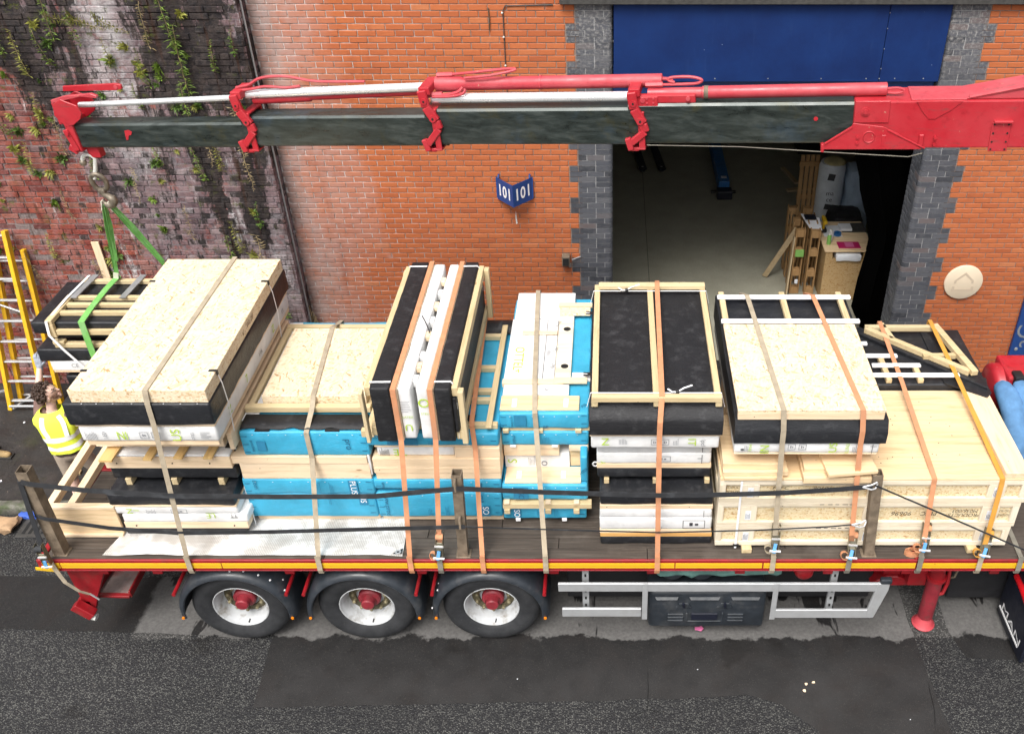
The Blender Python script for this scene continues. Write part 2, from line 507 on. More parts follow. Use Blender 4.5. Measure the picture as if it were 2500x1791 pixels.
simple('paper', (.72,.74,.78,1), .7, var=.05); simple('green_can', (.20,.42,.10,1), .4); simple('tool_yellow', (.60,.38,.02,1), .5)
simple('bag_white', (.58,.62,.66,1), .4, var=.12, bump=.4, bsc=12); simple('bag_blue', (.34,.43,.54,1), .35, var=.14, bump=.5, bsc=10); simple('glasswool', (.42,.36,.18,1), .9, var=.3)
simple('sheet_black', (.0012,.0012,.0012,1), 1.0, var=.1, spec=.0)
simple('leaf', (.15,.23,.03,1), .55, var=.4, sc=14); simple('leaf_dark', (.09,.16,.025,1), .6, var=.4, sc=14); simple('leaf_yellow', (.27,.27,.05,1), .6, var=.3, sc=14); simple('dry_stem', (.30,.23,.12,1), .85, var=.3, sc=14)
simple('boot_tan', (.34,.23,.10,1), .75, var=.25, sc=14); simple('sole', (.03,.028,.025,1), .8)
simple('paper_brown', (.40,.26,.15,1), .85, var=.2, sc=12, bump=.5, bsc=20); simple('blue_bag', (.06,.13,.52,1), .4)
simple('iron', (.045,.043,.04,1), .7, var=.4, sc=20); simple('leafbrown', (.42,.30,.15,1), .8)
simple('interior_wall', (.34,.32,.27,1), .9, var=.15, sc=2); simple('dark_void', (.01,.01,.01,1), .9)

def mat_tape():
    k = NT('tape'); z = k.xyz(k.P)[2]
    c = k.mix(k.rng(k.noise(k.P, 3, 5, .7), .62, .72, 0, .75), (.74,.46,.02,1), (.62,.34,.015,1))
    c = k.mix(k.math('COMPARE', z, 1.232, .0035), c, (.55,.12,.01,1))
    c = k.mix(k.rng(k.noise(k.P, 14, 6, .75), .66, .72, 0, .9), c, (.30,.02,.02,1))
    k.col(c).rough(.38); MAT['tape'] = k.m
mat_tape()

def mat_deck():
    k = NT('deck_wood')
    v = k.mp(k.P, (1.2, 26, 10))
    a = k.noise(v, 1.4, 5, .65); b = k.noise(k.P, 2.2, 5, .6)
    c = k.ramp(a, [(.3, (.028,.021,.016,1)), (.55, (.070,.054,.042,1)), (.75, (.125,.105,.085,1))])
    c = k.mix(k.rng(b, .5, .75, 0, .55), c, (.19,.165,.14,1))
    at = k.n('ShaderNodeObjectInfo')
    c = k.mix(k.math('MULTIPLY', at.outputs['Random'], .5), c, (.05,.04,.033,1))
    k.col(c).rough(.8).bump(a, .3, .006); MAT['deck_wood'] = k.m
mat_deck()

def mat_road(name, coarse):
    k = NT(name); p = k.P; xyz = k.xyz(p)
    # rain shadow of the trailer: dry where the deck keeps the rain off, with a ragged edge
    e = k.math('ADD', k.math('MULTIPLY', k.noise(p, 2.1, 3, .5), .34), k.math('MULTIPLY', k.noise(p, 13, 5, .7), .16))
    y = k.math('ADD', xyz[1], k.math('SUBTRACT', .25, e))
    dry = k.math('MULTIPLY', k.rng(y, .10, .125), k.rng(k.math('ADD', xyz[0], k.math('MULTIPLY', e, .6)), -5.15, -5.10))
    drip = k.noise(k.mp(p, (2.2, .55, 1), loc=(4.3, 1.7, 0)), 1.15, 4, .6, .4)
    dry = k.math('MULTIPLY', dry, k.rng(drip, .375, .39))
    damp = k.rng(k.noise(p, 1.0, 4, .6), .35, .65)
    if coarse:
        vo = k.vor(k.mp(p, (1,1.3,1)), 54); st = k.xyz(vo.outputs['Color'])[0]
        chip = k.math('MULTIPLY', k.rng(vo.outputs['Distance'], .58, .34), k.rng(st, .22, .75))
        fine = k.noise(p, 150, 2)
        base = k.ramp(fine, [(.3, (.008,.008,.009,1)), (.7, (.026,.026,.028,1))])
        lightc = k.mix(st, (.032,.032,.031,1), (.125,.125,.115,1))
        wet = k.mix(chip, base, lightc)
        big = k.noise(k.mp(p, (.25, 1.1, 1)), 1.0, 5, .6)
        wet = k.mix(k.rng(big, .40, .62, 0, .55), wet, k.mix(.6, wet, (.008,.008,.009,1)))
        wet = k.mix(k.math('MULTIPLY', damp, .35), wet, k.mix(.5, wet, (.010,.010,.011,1)))
        dryc = k.mix(chip, (.040,.039,.038,1), (.14,.136,.13,1))
        k.bump(vo.outputs['Distance'], .6, .012)
    else:
        vo = k.vor(p, 85); st = k.xyz(vo.outputs['Color'])[0]
        fine = k.noise(p, 120, 3, .6)
        wet = k.ramp(fine, [(.3, (.006,.006,.0065,1)), (.7, (.019,.018,.018,1))])
        wet = k.mix(k.math('MULTIPLY', k.rng(vo.outputs['Distance'], .4, .2), k.rng(st, .75, .95, 0, .8)), wet, (.075,.068,.058,1))
        wet = k.mix(k.math('MULTIPLY', k.rng(y, .06, -.55), k.rng(k.noise(p, 1.3, 4, .6), .35, .65, .35, 1)), wet, k.mix(.55, wet, (.040,.038,.038,1)))
        wet = k.mix(k.rng(k.noise(p, 2.3, 4, .6), .5, .7, 0, .35), wet, (.020,.015,.013,1))
        dryc = k.ramp(k.noise(p, 30, 4, .6), [(.3, (.085,.082,.080,1)), (.7, (.128,.124,.120,1))])
        k.bump(fine, .35, .006)
    cr = k.n('ShaderNodeTexVoronoi', feature='DISTANCE_TO_EDGE'); cr.inputs['Scale'].default_value = .55
    k.l(k.mp(k.mix(.12, p, k.n('ShaderNodeTexNoise').outputs['Color']), (1,1,1)), cr.inputs['Vector'])
    crk = k.math('MULTIPLY', k.rng(cr.outputs['Distance'], .004, .001), k.rng(k.noise(p, .8, 2), .56, .60))
    wet = k.mix(k.math('MULTIPLY', crk, .8), wet, (.003,.003,.003,1))
    oil = k.rng(k.noise(k.mp(p, (1,1,1), loc=(9,4,0)), 1.6, 5, .6), .62, .70, 0, .55)
    wet = k.mix(oil, wet, (.006,.005,.0045,1))
    k.col(k.mix(dry, wet, dryc))
    k.rough(k.mix(dry, k.rng(k.noise(p, 5, 4), .3, .7, .50, .80), (.9,.9,.9,1)))
    k.spec(.35)
    MAT[name] = k.m
mat_road('road_coarse', True); mat_road('road_smooth', False)

def mat_pave():
    k = NT('pavement_mat'); p = k.P
    f = k.noise(p, 60, 4, .65)
    c = k.ramp(f, [(.3, (.010,.009,.009,1)), (.7, (.035,.032,.030,1))])
    c = k.mix(k.rng(k.noise(p, 3.0, 5, .65), .52, .68, 0, .8), c, (.050,.043,.040,1))
    vo = k.vor(p, 17)
    c = k.mix(k.math('MULTIPLY', k.rng(vo.outputs['Distance'], .14, .08), k.rng(k.xyz(vo.outputs['Color'])[0], .6, .7)), c, (.16,.12,.09,1))
    c = k.mix(k.rng(k.noise(p, 2.2, 5, .7), .56, .72, 0, .5), c, (.035,.042,.014,1))
    k.col(c).rough(k.rng(k.noise(p, 4, 3), .3, .7, .45, .85)); k.bump(f, .5, .01); MAT['pavement_mat'] = k.m
mat_pave()

def mat_kerb():
    k = NT('kerb_mat'); p = k.P
    c = k.ramp(k.noise(p, 9, 5, .65), [(.3, (.05,.048,.04,1)), (.7, (.20,.19,.165,1))])
    c = k.mix(k.rng(k.noise(p, 5, 5, .7), .45, .62, 0, .8), c, (.045,.065,.018,1))
    k.col(c).rough(.85); k.bump(k.noise(p, 40, 4), .5, .01); MAT['kerb_mat'] = k.m
mat_kerb()

def tone_of(k):
    a = k.n('ShaderNodeAttribute', attribute_name='tone', attribute_type='GEOMETRY')
    b = k.n('ShaderNodeAttribute', attribute_name='tone', attribute_type='OBJECT')
    return k.math('ADD', a.outputs['Fac'], b.outputs['Fac'])

def mat_brick_orange():
    k = NT('brick_orange'); p = k.P; x, y, z = k.xyz(p)
    t = tone_of(k)
    c = k.ramp(t, [(0, (.29,.078,.034,1)), (.35, (.41,.115,.042,1)), (.7, (.47,.140,.050,1)), (1, (.50,.185,.080,1))])
    c = k.mix(k.rng(k.noise(p, 26, 5, .6), .35, .75, 0, .35), c, (.34,.085,.032,1))
    # lime bloom beside the old abutment, and a few salt spots
    sx = k.math('ADD', x, k.math('MULTIPLY', k.noise(k.mp(p, (1.2,1,.5)), 1.4, 4, .6), 1.5))
    bl = k.math('MULTIPLY', k.rng(sx, -2.35, -3.55), k.rng(k.noise(p, 5, 6, .7), .30, .58, .25, 1))
    c = k.mix(k.math('MULTIPLY', bl, .82), c, (.42,.35,.335,1))
    dk = k.math('MULTIPLY', k.rng(sx, -3.25, -3.75), k.rng(k.noise(p, 2.6, 5, .65), .40, .60))
    c = k.mix(k.math('MULTIPLY', dk, .7), c, (.13,.115,.105,1))
    vo = k.vor(k.mp(p, (1, .001, 1)), 1.25)
    c = k.mix(k.math('MULTIPLY', k.rng(vo.outputs['Distance'], .085, .0), k.rng(k.noise(p, 22, 4), .35, .65, .2, .8)), c, (.56,.48,.47,1))
    c = k.mix(k.rng(k.noise(k.mp(p, (3,1,.4)), 2, 4), .60, .78, 0, .4), c, (.20,.055,.030,1))
    k.col(c).rough(.78).spec(.3); k.bump(k.noise(p, 70, 4), .25, .004); MAT['brick_orange'] = k.m
mat_brick_orange()

def mat_mortar(name, base, lightx=False):
    k = NT(name); p = k.P; x, y, z = k.xyz(p)
    c = k.ramp(k.noise(p, 30, 5, .65), [(.3, tuple(v*.75 for v in base)+(1,)), (.7, tuple(v*1.2 for v in base)+(1,))])
    if lightx:
        sx = k.math('ADD', x, k.math('MULTIPLY', k.noise(p, 1.3, 5, .6), 2.4))
        c = k.mix(k.math('MULTIPLY', k.rng(sx, -.6, -2.2), k.rng(k.noise(p, 9, 5, .7), .35, .6)), c, (.62,.57,.55,1))
    k.col(c).rough(.9); k.bump(k.noise(p, 90, 3), .4, .004); MAT[name] = k.m
mat_mortar('mortar_orange', (.245,.18,.15), True); mat_mortar('mortar_grey', (.40,.40,.40))

def mat_brick_blue():
    k = NT('brick_blue'); p = k.P; x, y, z = k.xyz(p); t = tone_of(k)
    c = k.ramp(t, [(0, (.040,.043,.052,1)), (.5, (.075,.080,.095,1)), (.85, (.105,.108,.120,1)), (1, (.13,.105,.105,1))])
    c = k.mix(k.rng(k.noise(p, 18, 5, .6), .4, .75, 0, .4), c, (.15,.15,.155,1))
    c = k.mix(k.math('MULTIPLY', k.rng(z, 4.2, 5.0), k.rng(k.noise(p, 30, 5, .7), .48, .62, 0, .8)), c, (.30,.29,.28,1))
    k.col(c).rough(k.rng(k.noise(p, 12, 3), .3, .7, .38, .7)); k.bump(k.noise(p, 60, 4), .2, .004); MAT['brick_blue'] = k.m
mat_brick_blue()

def mat_brick_old(name='brick_old', mortar=False):
    k = NT(name); p = k.P; x, y, z = k.xyz(p); t = tone_of(k) if not mortar else k.noise(p, 9, 3)
    c = k.ramp(k.noise(p, 30, 5, .65), [(.3, (.16,.13,.125,1)), (.7, (.27,.24,.23,1))]) if mortar else k.ramp(t, [(0, (.12,.028,.025,1)), (.3, (.24,.050,.036,1)), (.6, (.33,.080,.050,1)), (.85, (.30,.12,.085,1)), (1, (.18,.11,.11,1))])
    c = k.mix(k.rng(k.noise(p, 20, 5, .65), .40, .75, 0, .5), c, (.15,.060,.052,1))
    # run-off from the parapet: black growth above, a grey lime wash below and between
    n1 = k.noise(k.mp(p, (2.3,1,.50)), 1.5, 8, .74, .7)
    n2 = k.noise(k.mp(p, (1.6,1,.55), loc=(7,0,3)), 1.3, 7, .70, .5)
    n3 = k.noise(p, 8, 6, .74)
    n4 = k.noise(p, 3.2, 6, .72)
    side = k.math('ADD', x, k.math('MULTIPLY', z, .37))               # run-off line falls away to the right
    sd = k.rng(k.math('ADD', side, k.math('MULTIPLY', k.math('SUBTRACT', n4, .5), .9)), -5.62, -5.25)
    hi = k.rng(z, 1.2, 4.4)
    gm = k.rng(k.math('ADD', k.math('MULTIPLY', sd, .22), k.math('ADD', k.math('MULTIPLY', n2, .62), k.math('MULTIPLY', n3, .38))), .58, .70)
    c = k.mix(k.math('MULTIPLY', gm, .80), c, k.ramp(k.math('ADD', k.math('MULTIPLY', n3, .6), k.math('MULTIPLY', t, .4)), [(.25, (.085,.066,.078,1)), (.5, (.20,.175,.195,1)), (.72, (.36,.34,.355,1))]))
    wh = k.rng(k.noise(k.mp(p, (2.4,1,.8), loc=(2.6,0,9)), 1.2, 7, .75, .5), .575, .63)
    def bell(v, c0, w): return k.rng(k.math('ABSOLUTE', k.math('SUBTRACT', v, c0)), w, 0.0, 0, 1, True)
    xs = k.math('ADD', x, k.math('MULTIPLY', k.math('SUBTRACT', n4, .5), .5))
    run = k.math('MULTIPLY', bell(xs, -5.95, .42), k.rng(z, 3.2, 4.2))
    pier = k.math('MULTIPLY', bell(xs, -4.50, .30), bell(z, 2.0, 1.2))
    low = k.math('MULTIPLY', k.rng(z, 2.9, 1.2), k.math('SUBTRACT', 1.0, sd))
    wh = k.math('MAXIMUM', k.math('MULTIPLY', wh, k.rng(n3, .38, .55)), k.math('MULTIPLY', k.math('MAXIMUM', run, k.math('MULTIPLY', pier, .8)), k.rng(k.math('ADD', k.math('MULTIPLY', n3, .5), k.math('MULTIPLY', n2, .5)), .40, .58)))
    c = k.mix(k.math('MULTIPLY', k.rng(k.noise(p, 4.5, 6, .72), .44, .62), k.math('ADD', .35, k.math('MULTIPLY', low, .3))), c, (.36,.24,.235,1))
    c = k.mix(k.math('MULTIPLY', wh, .85), c, (.60,.585,.59,1))
    bk = k.math('ADD', k.math('MULTIPLY', n1, .62), k.math('ADD', k.math('MULTIPLY', k.math('MULTIPLY', sd, hi), .15), k.math('MULTIPLY', n3, .30)))
    seam = k.math('MAXIMUM', k.math('MULTIPLY', bell(xs, -5.08, .16), .16), k.math('MAXIMUM', k.math('MULTIPLY', k.math('MULTIPLY', bell(xs, -4.62, .22), k.rng(z, 2.1, 2.6)), .14), k.math('MULTIPLY', bell(xs, -7.0, .5), .06)))
    bk = k.math('SUBTRACT', k.math('ADD', bk, seam), k.math('MULTIPLY', run, .16))
    bk = k.math('ADD', bk, k.math('MULTIPLY', k.math('SUBTRACT', t, .5), .13)) if not mortar else bk
    bkm = k.rng(bk, .550, .600)
    c = k.mix(k.math('MULTIPLY', bkm, .96), c, k.mix(k.rng(n3, .4, .62), (.010,.010,.012,1), (.050,.038,.034,1)))
    rs = k.noise(k.mp(p, (5,1,.35), loc=(1,0,5)), 1.2, 5, .65)
    c = k.mix(k.rng(rs, .60, .68, 0, .75), c, (.050,.022,.013,1))
    ms = k.noise(p, 6, 6, .74)
    c = k.mix(k.math('MULTIPLY', k.rng(ms, .58, .66), k.rng(n2, .4, .6, .3, 1)), c, (.085,.095,.018,1))
    k.col(c).rough(.82).spec(.3); k.bump(k.noise(p, 26, 6, .75), 1.0, .02); MAT[name] = k.m
mat_brick_old()

mat_brick_old('mortar_old', True)

def mat_fascia():
    k = NT('fascia_blue'); p = k.P; x, y, z = k.xyz(p)
    c = k.ramp(k.noise(p, 2.5, 6, .7), [(.3, (.003,.017,.090,1)), (.7, (.005,.028,.130,1))])
    c = k.mix(k.rng(k.noise(k.mp(p, (3,1,.5)), 3, 6, .75), .58, .8, 0, .25), c, (.035,.075,.19,1))
    vo = k.vor(k.mp(p, (1,.01,1)), 9)
    c = k.mix(k.math('MULTIPLY', k.rng(vo.outputs['Distance'], .05, .03), k.rng(k.xyz(vo.outputs['Color'])[0], .75, .8)), c, (.25,.33,.45,1))
    k.col(c).rough(.62).spec(.25); MAT['fascia_blue'] = k.m
mat_fascia()

def mat_floor():
    k = NT('workshop_floor_mat'); p = k.P
    c = k.ramp(k.noise(p, 2.0, 6, .65), [(.3, (.27,.262,.205,1)), (.7, (.35,.342,.275,1))])
    c = k.mix(k.rng(k.noise(p, 70, 3), .4, .75, 0, .3), c, (.14,.13,.10,1))
    c = k.mix(k.math('COMPARE', k.xyz(p)[0], .63, .006), c, (.10,.10,.085,1))
    k.col(c).rough(.6); MAT['workshop_floor_mat'] = k.m
mat_floor()

def mat_boom():
    k = NT('boom_steel'); p = k.P
    v = k.mp(p, (1.6, 9, 9), rot=(0, R(-3.6), R(8.5)))
    a = k.noise(v, 1.6, 6, .68, .5)
    c = k.ramp(a, [(.28, (.010,.013,.011,1)), (.5, (.030,.040,.037,1)), (.72, (.070,.085,.080,1))])
    g = k.noise(p, 3.2, 6, .68)
    c = k.mix(k.rng(g, .55, .68, 0, .6), c, (.055,.050,.018,1))
    b = k.noise(k.mp(p, (1,1,1), loc=(5,2,1)), 2.1, 5, .6)
    c = k.mix(k.rng(b, .58, .70, 0, .45), c, (.050,.085,.125,1))
    k.col(c).metal(.25); k.rough(k.rng(a, .3, .7, .22, .5)); k.spec(.6); k.bump(a, .15, .005); MAT['boom_steel'] = k.m
mat_boom()

def mat_rubber():
    k = NT('rubber'); p = k.P
    c = k.ramp(k.noise(p, 8, 5, .65), [(.3, (.011,.012,.014,1)), (.7, (.030,.031,.034,1))])
    c = k.mix(k.rng(k.noise(p, 40, 5, .7), .62, .75, 0, .5), c, (.12,.115,.105,1))
    k.col(c).rough(.72); k.bump(k.noise(p, 60, 4), .25, .004); MAT['rubber'] = k.m
mat_rubber()

def mat_mesh_tarp():
    k = NT('mesh_tarp'); p = k.P; x, y, z = k.xyz(p)
    gx = k.math('ABSOLUTE', k.math('SINE', k.math('MULTIPLY', x, 3.1416/.018)))
    gy = k.math('ABSOLUTE', k.math('SINE', k.math('MULTIPLY', y, 3.1416/.018)))
    g = k.math('MAXIMUM', k.rng(gx, .75, .95), k.rng(gy, .75, .95))
    d = k.noise(p, 2.6, 5, .65)
    base = k.ramp(d, [(.35, (.55,.53,.50,1)), (.6, (.78,.78,.77,1))])
    c = k.mix(k.math('MULTIPLY', g, k.rng(d, .60, .45, .06, .85)), base, (.26,.23,.20,1))
    k.col(c).rough(.45); k.bump(k.noise(p, 4, 4), .5, .03); MAT['mesh_tarp'] = k.m
mat_mesh_tarp()

# ---------------------------------------------------------------- ground
def sheet(name, poly, z, mat, kind='structure'):
    b = MB(); b.add([(x, y, z) for x, y in poly], [tuple(range(len(poly)))])
    return struct(b.build(name, mat, None), kind)

sheet('road', [(-120,-120),(120,-120),(120,2.02),(-120,2.02)], GZ, T('road_coarse'))
struct(bpy.data.objects['road'])
def wob_poly(pts, amp=.02, step=.12, seed=0):
    out = []
    n = len(pts)
    for i in range(n):
        a = Vector((*pts[i], 0)); b = Vector((*pts[(i+1)%n], 0)); m = max(1, int((b-a).length/step))
        for k in range(m):
            p = a.lerp(b, k/m)
            out.append((p.x + amp*noise.noise(Vector((p.x*4, p.y*4, seed))), p.y + amp*noise.noise(Vector((p.x*4, p.y*4, seed+9)))))
    return out
sheet('road_patch', wob_poly([(-3.70,1.9),(-3.72,-.06),(-3.66,-.76),(-.2,-.68),(1.40,-.62),(1.72,-.72),(2.05,-1.02),(2.45,-1.75),(3.46,-1.75),(3.36,-.95),(3.30,.15),(3.28,1.9)]), GZ+.004, T('road_smooth'))
sheet('road_patch', wob_poly([(3.74,1.9),(3.70,.18),(3.80,-.14),(4.6,-.20),(6.2,-.22),(6.2,1.9)], seed=4), GZ+.004, T('road_smooth'))
sheet('road_patch', wob_poly([(-9.5,1.05),(-9.5,.32),(-6.2,.22),(-4.6,.16),(-3.95,.10),(-3.95,1.0),(-5.8,.98)], seed=7), GZ+.004, T('road_smooth'))
b = MB(); b.add([(-120,2.16,PZ),(120,2.16,PZ),(120,5.2,PZ),(-120,5.2,PZ)], [(0,1,2,3)])
struct(b.build('pavement', T('pavement_mat')))
# beyond the wall line: plain ground so the sheet runs to the horizon
b = MB(); b.add([(-120,15.2,GZ-.05),(120,15.2,GZ-.05),(120,140,GZ-.05),(-120,140,GZ-.05)], [(0,1,2,3)])
struct(b.build('ground', T('pavement_mat')))
kerb = bpy.data.objects.new('kerb', None); COL.objects.link(kerb); kerb['kind'] = 'structure'; kerb.location = (0, 2.09, GZ); ORG['kerb'] = Vector((0,2.09,GZ))
for i in range(-13, 12):
    x0 = i*.92 + .3
    MB().softbox(x0+.004, x0+.912, 2.015, 2.16, GZ-.08, PZ+.012, amp=.008, rad=.03, step=.15, seed=i*3.1, sc=5).build('kerb_stone', T('kerb_mat'), kerb, smooth=True, ang=70)

# ---------------------------------------------------------------- brick helpers
CH = .005
def brick_geo(b, xa, xb, z0, z1, y, d=.06, jit=0.0, flip=None):
    """one brick facing -Y with chamfered arrises; flip: function mapping (x,y,z)"""
    c = CH; j = random.uniform(-jit, jit)
    vs = [(xa+c,y+j,z0+c),(xb-c,y+j,z0+c),(xb-c,y+j,z1-c),(xa+c,y+j,z1-c),
          (xa,y+j+c,z0),(xb,y+j+c,z0),(xb,y+j+c,z1),(xa,y+j+c,z1),
          (xa,y+d,z0),(xb,y+d,z0),(xb,y+d,z1),(xa,y+d,z1)]
    fs = [(0,1,2,3)]
    for i in range(4):
        k = (i+1) % 4
        fs += [(4+i,4+k,k,i), (8+i,8+k,4+k,4+i)]
    if flip: vs = [flip(*p) for p in vs]
    b.add(vs, fs)

CAM = cam.location
def shows(x, y, z):
    d = Vector((x, y, z)) - CAM; t = R(35.66)
    zc = d.y*cos(t) - d.z*sin(t); u = 2107*d.x/zc + 1357; v = 2107*(-d.y*sin(t)-d.z*cos(t))/zc + 812
    return (0 < u < 2268 and 0 < v < 1625), zc

def brick_wall(parent, rects, y, mat, jit, nmax=300, nm='brick', tones=None):
    """rects: (xa, xb, z0, z1). The nmax that show largest become objects, the rest one mesh."""
    full = []; rest = []
    for r in rects:
        ok, zc = shows((r[0]+r[1])/2, y, (r[2]+r[3])/2)
        if ok and abs((r[1]-r[0]) - .215) < .002: full.append((zc, r))
        else: rest.append(r)
    full.sort(key=lambda a: a[0])
    rest += [r for _, r in full[nmax:]]
    full = [r for _, r in full[:nmax]]
    protos = []
    for i in range(6):
        b = MB(); brick_geo(b, -.1075, .1075, 0, .065, 0, jit=0)
        me = b.mesh(nm)
        for v in me.vertices:
            v.co += Vector((random.uniform(-.0015,.0015), random.uniform(-.001,.001) if v.co.y < .01 else 0, random.uniform(-.0012,.0012)))
        me.materials.append(mat); protos.append(me)
    for r in full:
        o = bpy.data.objects.new(nm, random.choice(protos)); COL.objects.link(o); o.parent = parent
        o.location = Vector(((r[0]+r[1])/2, y + random.uniform(-jit, jit), r[2])) - orgn(parent)
        o['tone'] = (tones or random.random)() if not tones else tones(r)
    b = MB()
    for r in rest:
        b.cura = tones(r) if tones else random.random()
        brick_geo(b, *r, y, jit=jit)
    o = b.build(nm + '_courses', mat, parent, attr=True); o['kind'] = 'stuff'
    return o

PITCH = .075
def courses(x0, x1, z0, z1, j0=0):
    out = []; j = j0; z = z0
    while z < z1:
        off = (.1125 if j % 2 else 0.0) + random.uniform(-.004, .004)
        x = math.floor(x0/.225)*.225 + off - .225
        while x < x1:
            xa = max(x, x0); xb = min(x+.215, x1)
            if xb - xa > .03: out.append((xa, xb, z, z+.065))
            x += .225
        j += 1; z += PITCH
    return out

def btone(r):
    return min(1, max(0, random.gauss(.56, .13)))

# ---------------------------------------------------------------- brick building with the workshop doorway
WY = 4.9
bld = thing('brick_building', 'orange brick workshop building with blue brick quoins and open doorway', 'building', (2.0, 5.1, PZ))
ZT = 6.3; Z0 = -.02
quo = []; rec = []
nc = int((ZT - Z0)/PITCH)
for j in range(nc):
    z = Z0 + j*PITCH; wide = (j//3) % 2 == 0
    w = .5625 if wide else .45
    pat = ([.225,.225,.1125] if wide else [.225,.225]) if j % 2 else ([.1125,.225,.225] if wide else [.1125,.225,.1125])
    for sgn, xj in ((-1, 0.0), (1, 4.0)):
        x = 0.0
        for i, pw in enumerate(reversed(pat)):
            a, c = x, x + pw - (.010 if i < len(pat)-1 else .010)
            quo.append((j, z, sgn, xj, a, c, i == 0))
            x += pw
    rec.append((z, w))
random.seed(11)
orects = []
for j, (z, w) in enumerate(rec):
    for (xa, xb) in ((-4.30, -w), (4.0+w, 7.6)):
        off = (.1125 if j % 2 else 0) + random.uniform(-.005, .005) + (.07 if xa > 0 else 0)
        x = math.floor(xa/.225)*.225 - .225 + off
        while x < xb:
            a = max(x, xa); c = min(x+.215, xb-.004)
            if c - a > .03: orects.append((a, c, z, z+.065))
            x += .225
# bricks close to the doorway's quoins and the sign are redder, odd ones darker
brick_wall(bld, orects, WY, T('brick_orange'), .0025, 300, 'brick', btone)
bx('mortar_bed', T('mortar_orange'), bld, -4.30, -.40, WY+.008, WY+.42, PZ-.1, ZT, 0)
bx('mortar_bed', T('mortar_orange'), bld, 4.40, 7.6, WY+.008, WY+.42, PZ-.1, ZT, 0)
for sgn, xj in ((-1, 0.0), (1, 4.0)):
    rr = .058; g = .008
    pp = [(.399, g)] + [(rr - (rr-g)*sin(pi/2*k/6), rr - (rr-g)*cos(pi/2*k/6)) for k in range(7)] + [(g, .42), (.399, .42)]
    MB().prism([(xj+sgn*u, WY+v, PZ-.1) for u, v in pp], (0,0,ZT-PZ+.1)).build('mortar_bed', T('mortar_grey'), bld, fix=True)
def quoin_mesh(length, sgn, nose, dp=.10):
    b = MB(); r = .058; c = .004
    if nose:
        prof = [(length, 0)] + [(r - r*sin(pi/2*k/6), r - r*cos(pi/2*k/6)) for k in range(7)] + [(0, dp), (length, dp)]
        pts = [(sgn*u, v) for u, v in prof]
    else:
        pts = [(sgn*u, v) for u, v in ((length, 0), (0, 0), (0, .10), (length, .10))]
    n = len(pts); lo = [(x, y, .0) for x, y in pts]; hi = [(x, y, .065) for x, y in pts]
    fs = []
    for i in range(n):
        k = (i+1) % n
        fs.append((i, k, n+k, n+i) if sgn < 0 else (i, n+i, n+k, k))
    fs += [tuple(range(n)), tuple(range(2*n-1, n-1, -1))]
    b.add(lo + hi, fs)
    me = b.mesh('quoin_brick')
    bm = bmesh.new(); bm.from_mesh(me); bmesh.ops.recalc_face_normals(bm, faces=bm.faces); bm.to_mesh(me); bm.free()
    me.materials.append(T('brick_blue'))
    return me
qm = {}
for (j, z, sgn, xj, a, c, first) in quo:
    dp = (.10 if j % 2 else .215) if first else .1
    key = (round(c-a, 3), sgn, first, dp)
    if key not in qm: qm[key] = quoin_mesh(c-a, sgn, first, dp)
    ok, zc = shows(xj+sgn*(a+c)/2, WY, z)
    o = bpy.data.objects.new('quoin_brick', qm[key]); COL.objects.link(o); o.parent = bld
    o.location = Vector((xj + sgn*a, WY + random.uniform(-.002,.002), z)) - ORG[bld.name]
    o['tone'] = min(1, max(0, random.gauss(.5, .25)))
# door reveals
for sgn, xj in ((-1, 0.0), (1, 4.0)):
    b = MB()
    for j in range(nc):
        z = Z0 + j*PITCH
        if z > 5.4: continue
        y = WY + (.110 if j % 2 else .225)
        pat = [.215, .10] if j % 2 else [.215]
        for L in pat:
            b.cura = min(1, max(0, random.gauss(.5, .25)))
            if sgn > 0: brick_geo(b, y, y+L, z, z+.065, 0, d=.05, flip=lambda u, v, w_: (xj+v, u, w_))
            else: brick_geo(b, y, y+L, z, z+.065, 0, d=.05, flip=lambda u, v, w_: (xj-v, u, w_))
            y += L + .01
    o = b.build('reveal_bricks', T('brick_blue'), bld, attr=True, fix=True); o['kind'] = 'stuff'
# fascia panels over the door, shutter box behind, gutter beam on top
for xa, xb in ((.012, 3.255), (3.262, 3.988)):
    bx('fascia_panel', T('fascia_blue'), bld, xa, xb, WY-.01, WY+.03, 4.46, 5.385, .003)
for x in (.6, 1.25, 1.9, 2.55, 3.1, 3.26, 3.45, 3.8):
    MB().tube([(x, WY-.014, 4.50),(x, WY-.009, 4.50)], .008, 6).build('screw', T('galv'), bld)
for z in (4.62, 4.86, 5.1, 5.28):
    MB().tube([(3.262, WY-.014, z),(3.262, WY-.009, z)], .006, 6).build('screw', T('galv'), bld)
bx('shutter_box', T('sign_blue'), bld, .0, 3.99, WY+.12, WY+.40, 4.20, 4.62, .005)
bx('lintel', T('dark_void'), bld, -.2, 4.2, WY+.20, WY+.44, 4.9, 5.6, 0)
bx('gutter_beam', T('iron'), bld, -.62, 7.6, WY-.10, WY-.012, 5.395, 5.52, .006)
bx('wall_above', T('brick_blue'), bld, 0.012, 3.988, WY+.02, WY+.2, 5.39, ZT, 0)
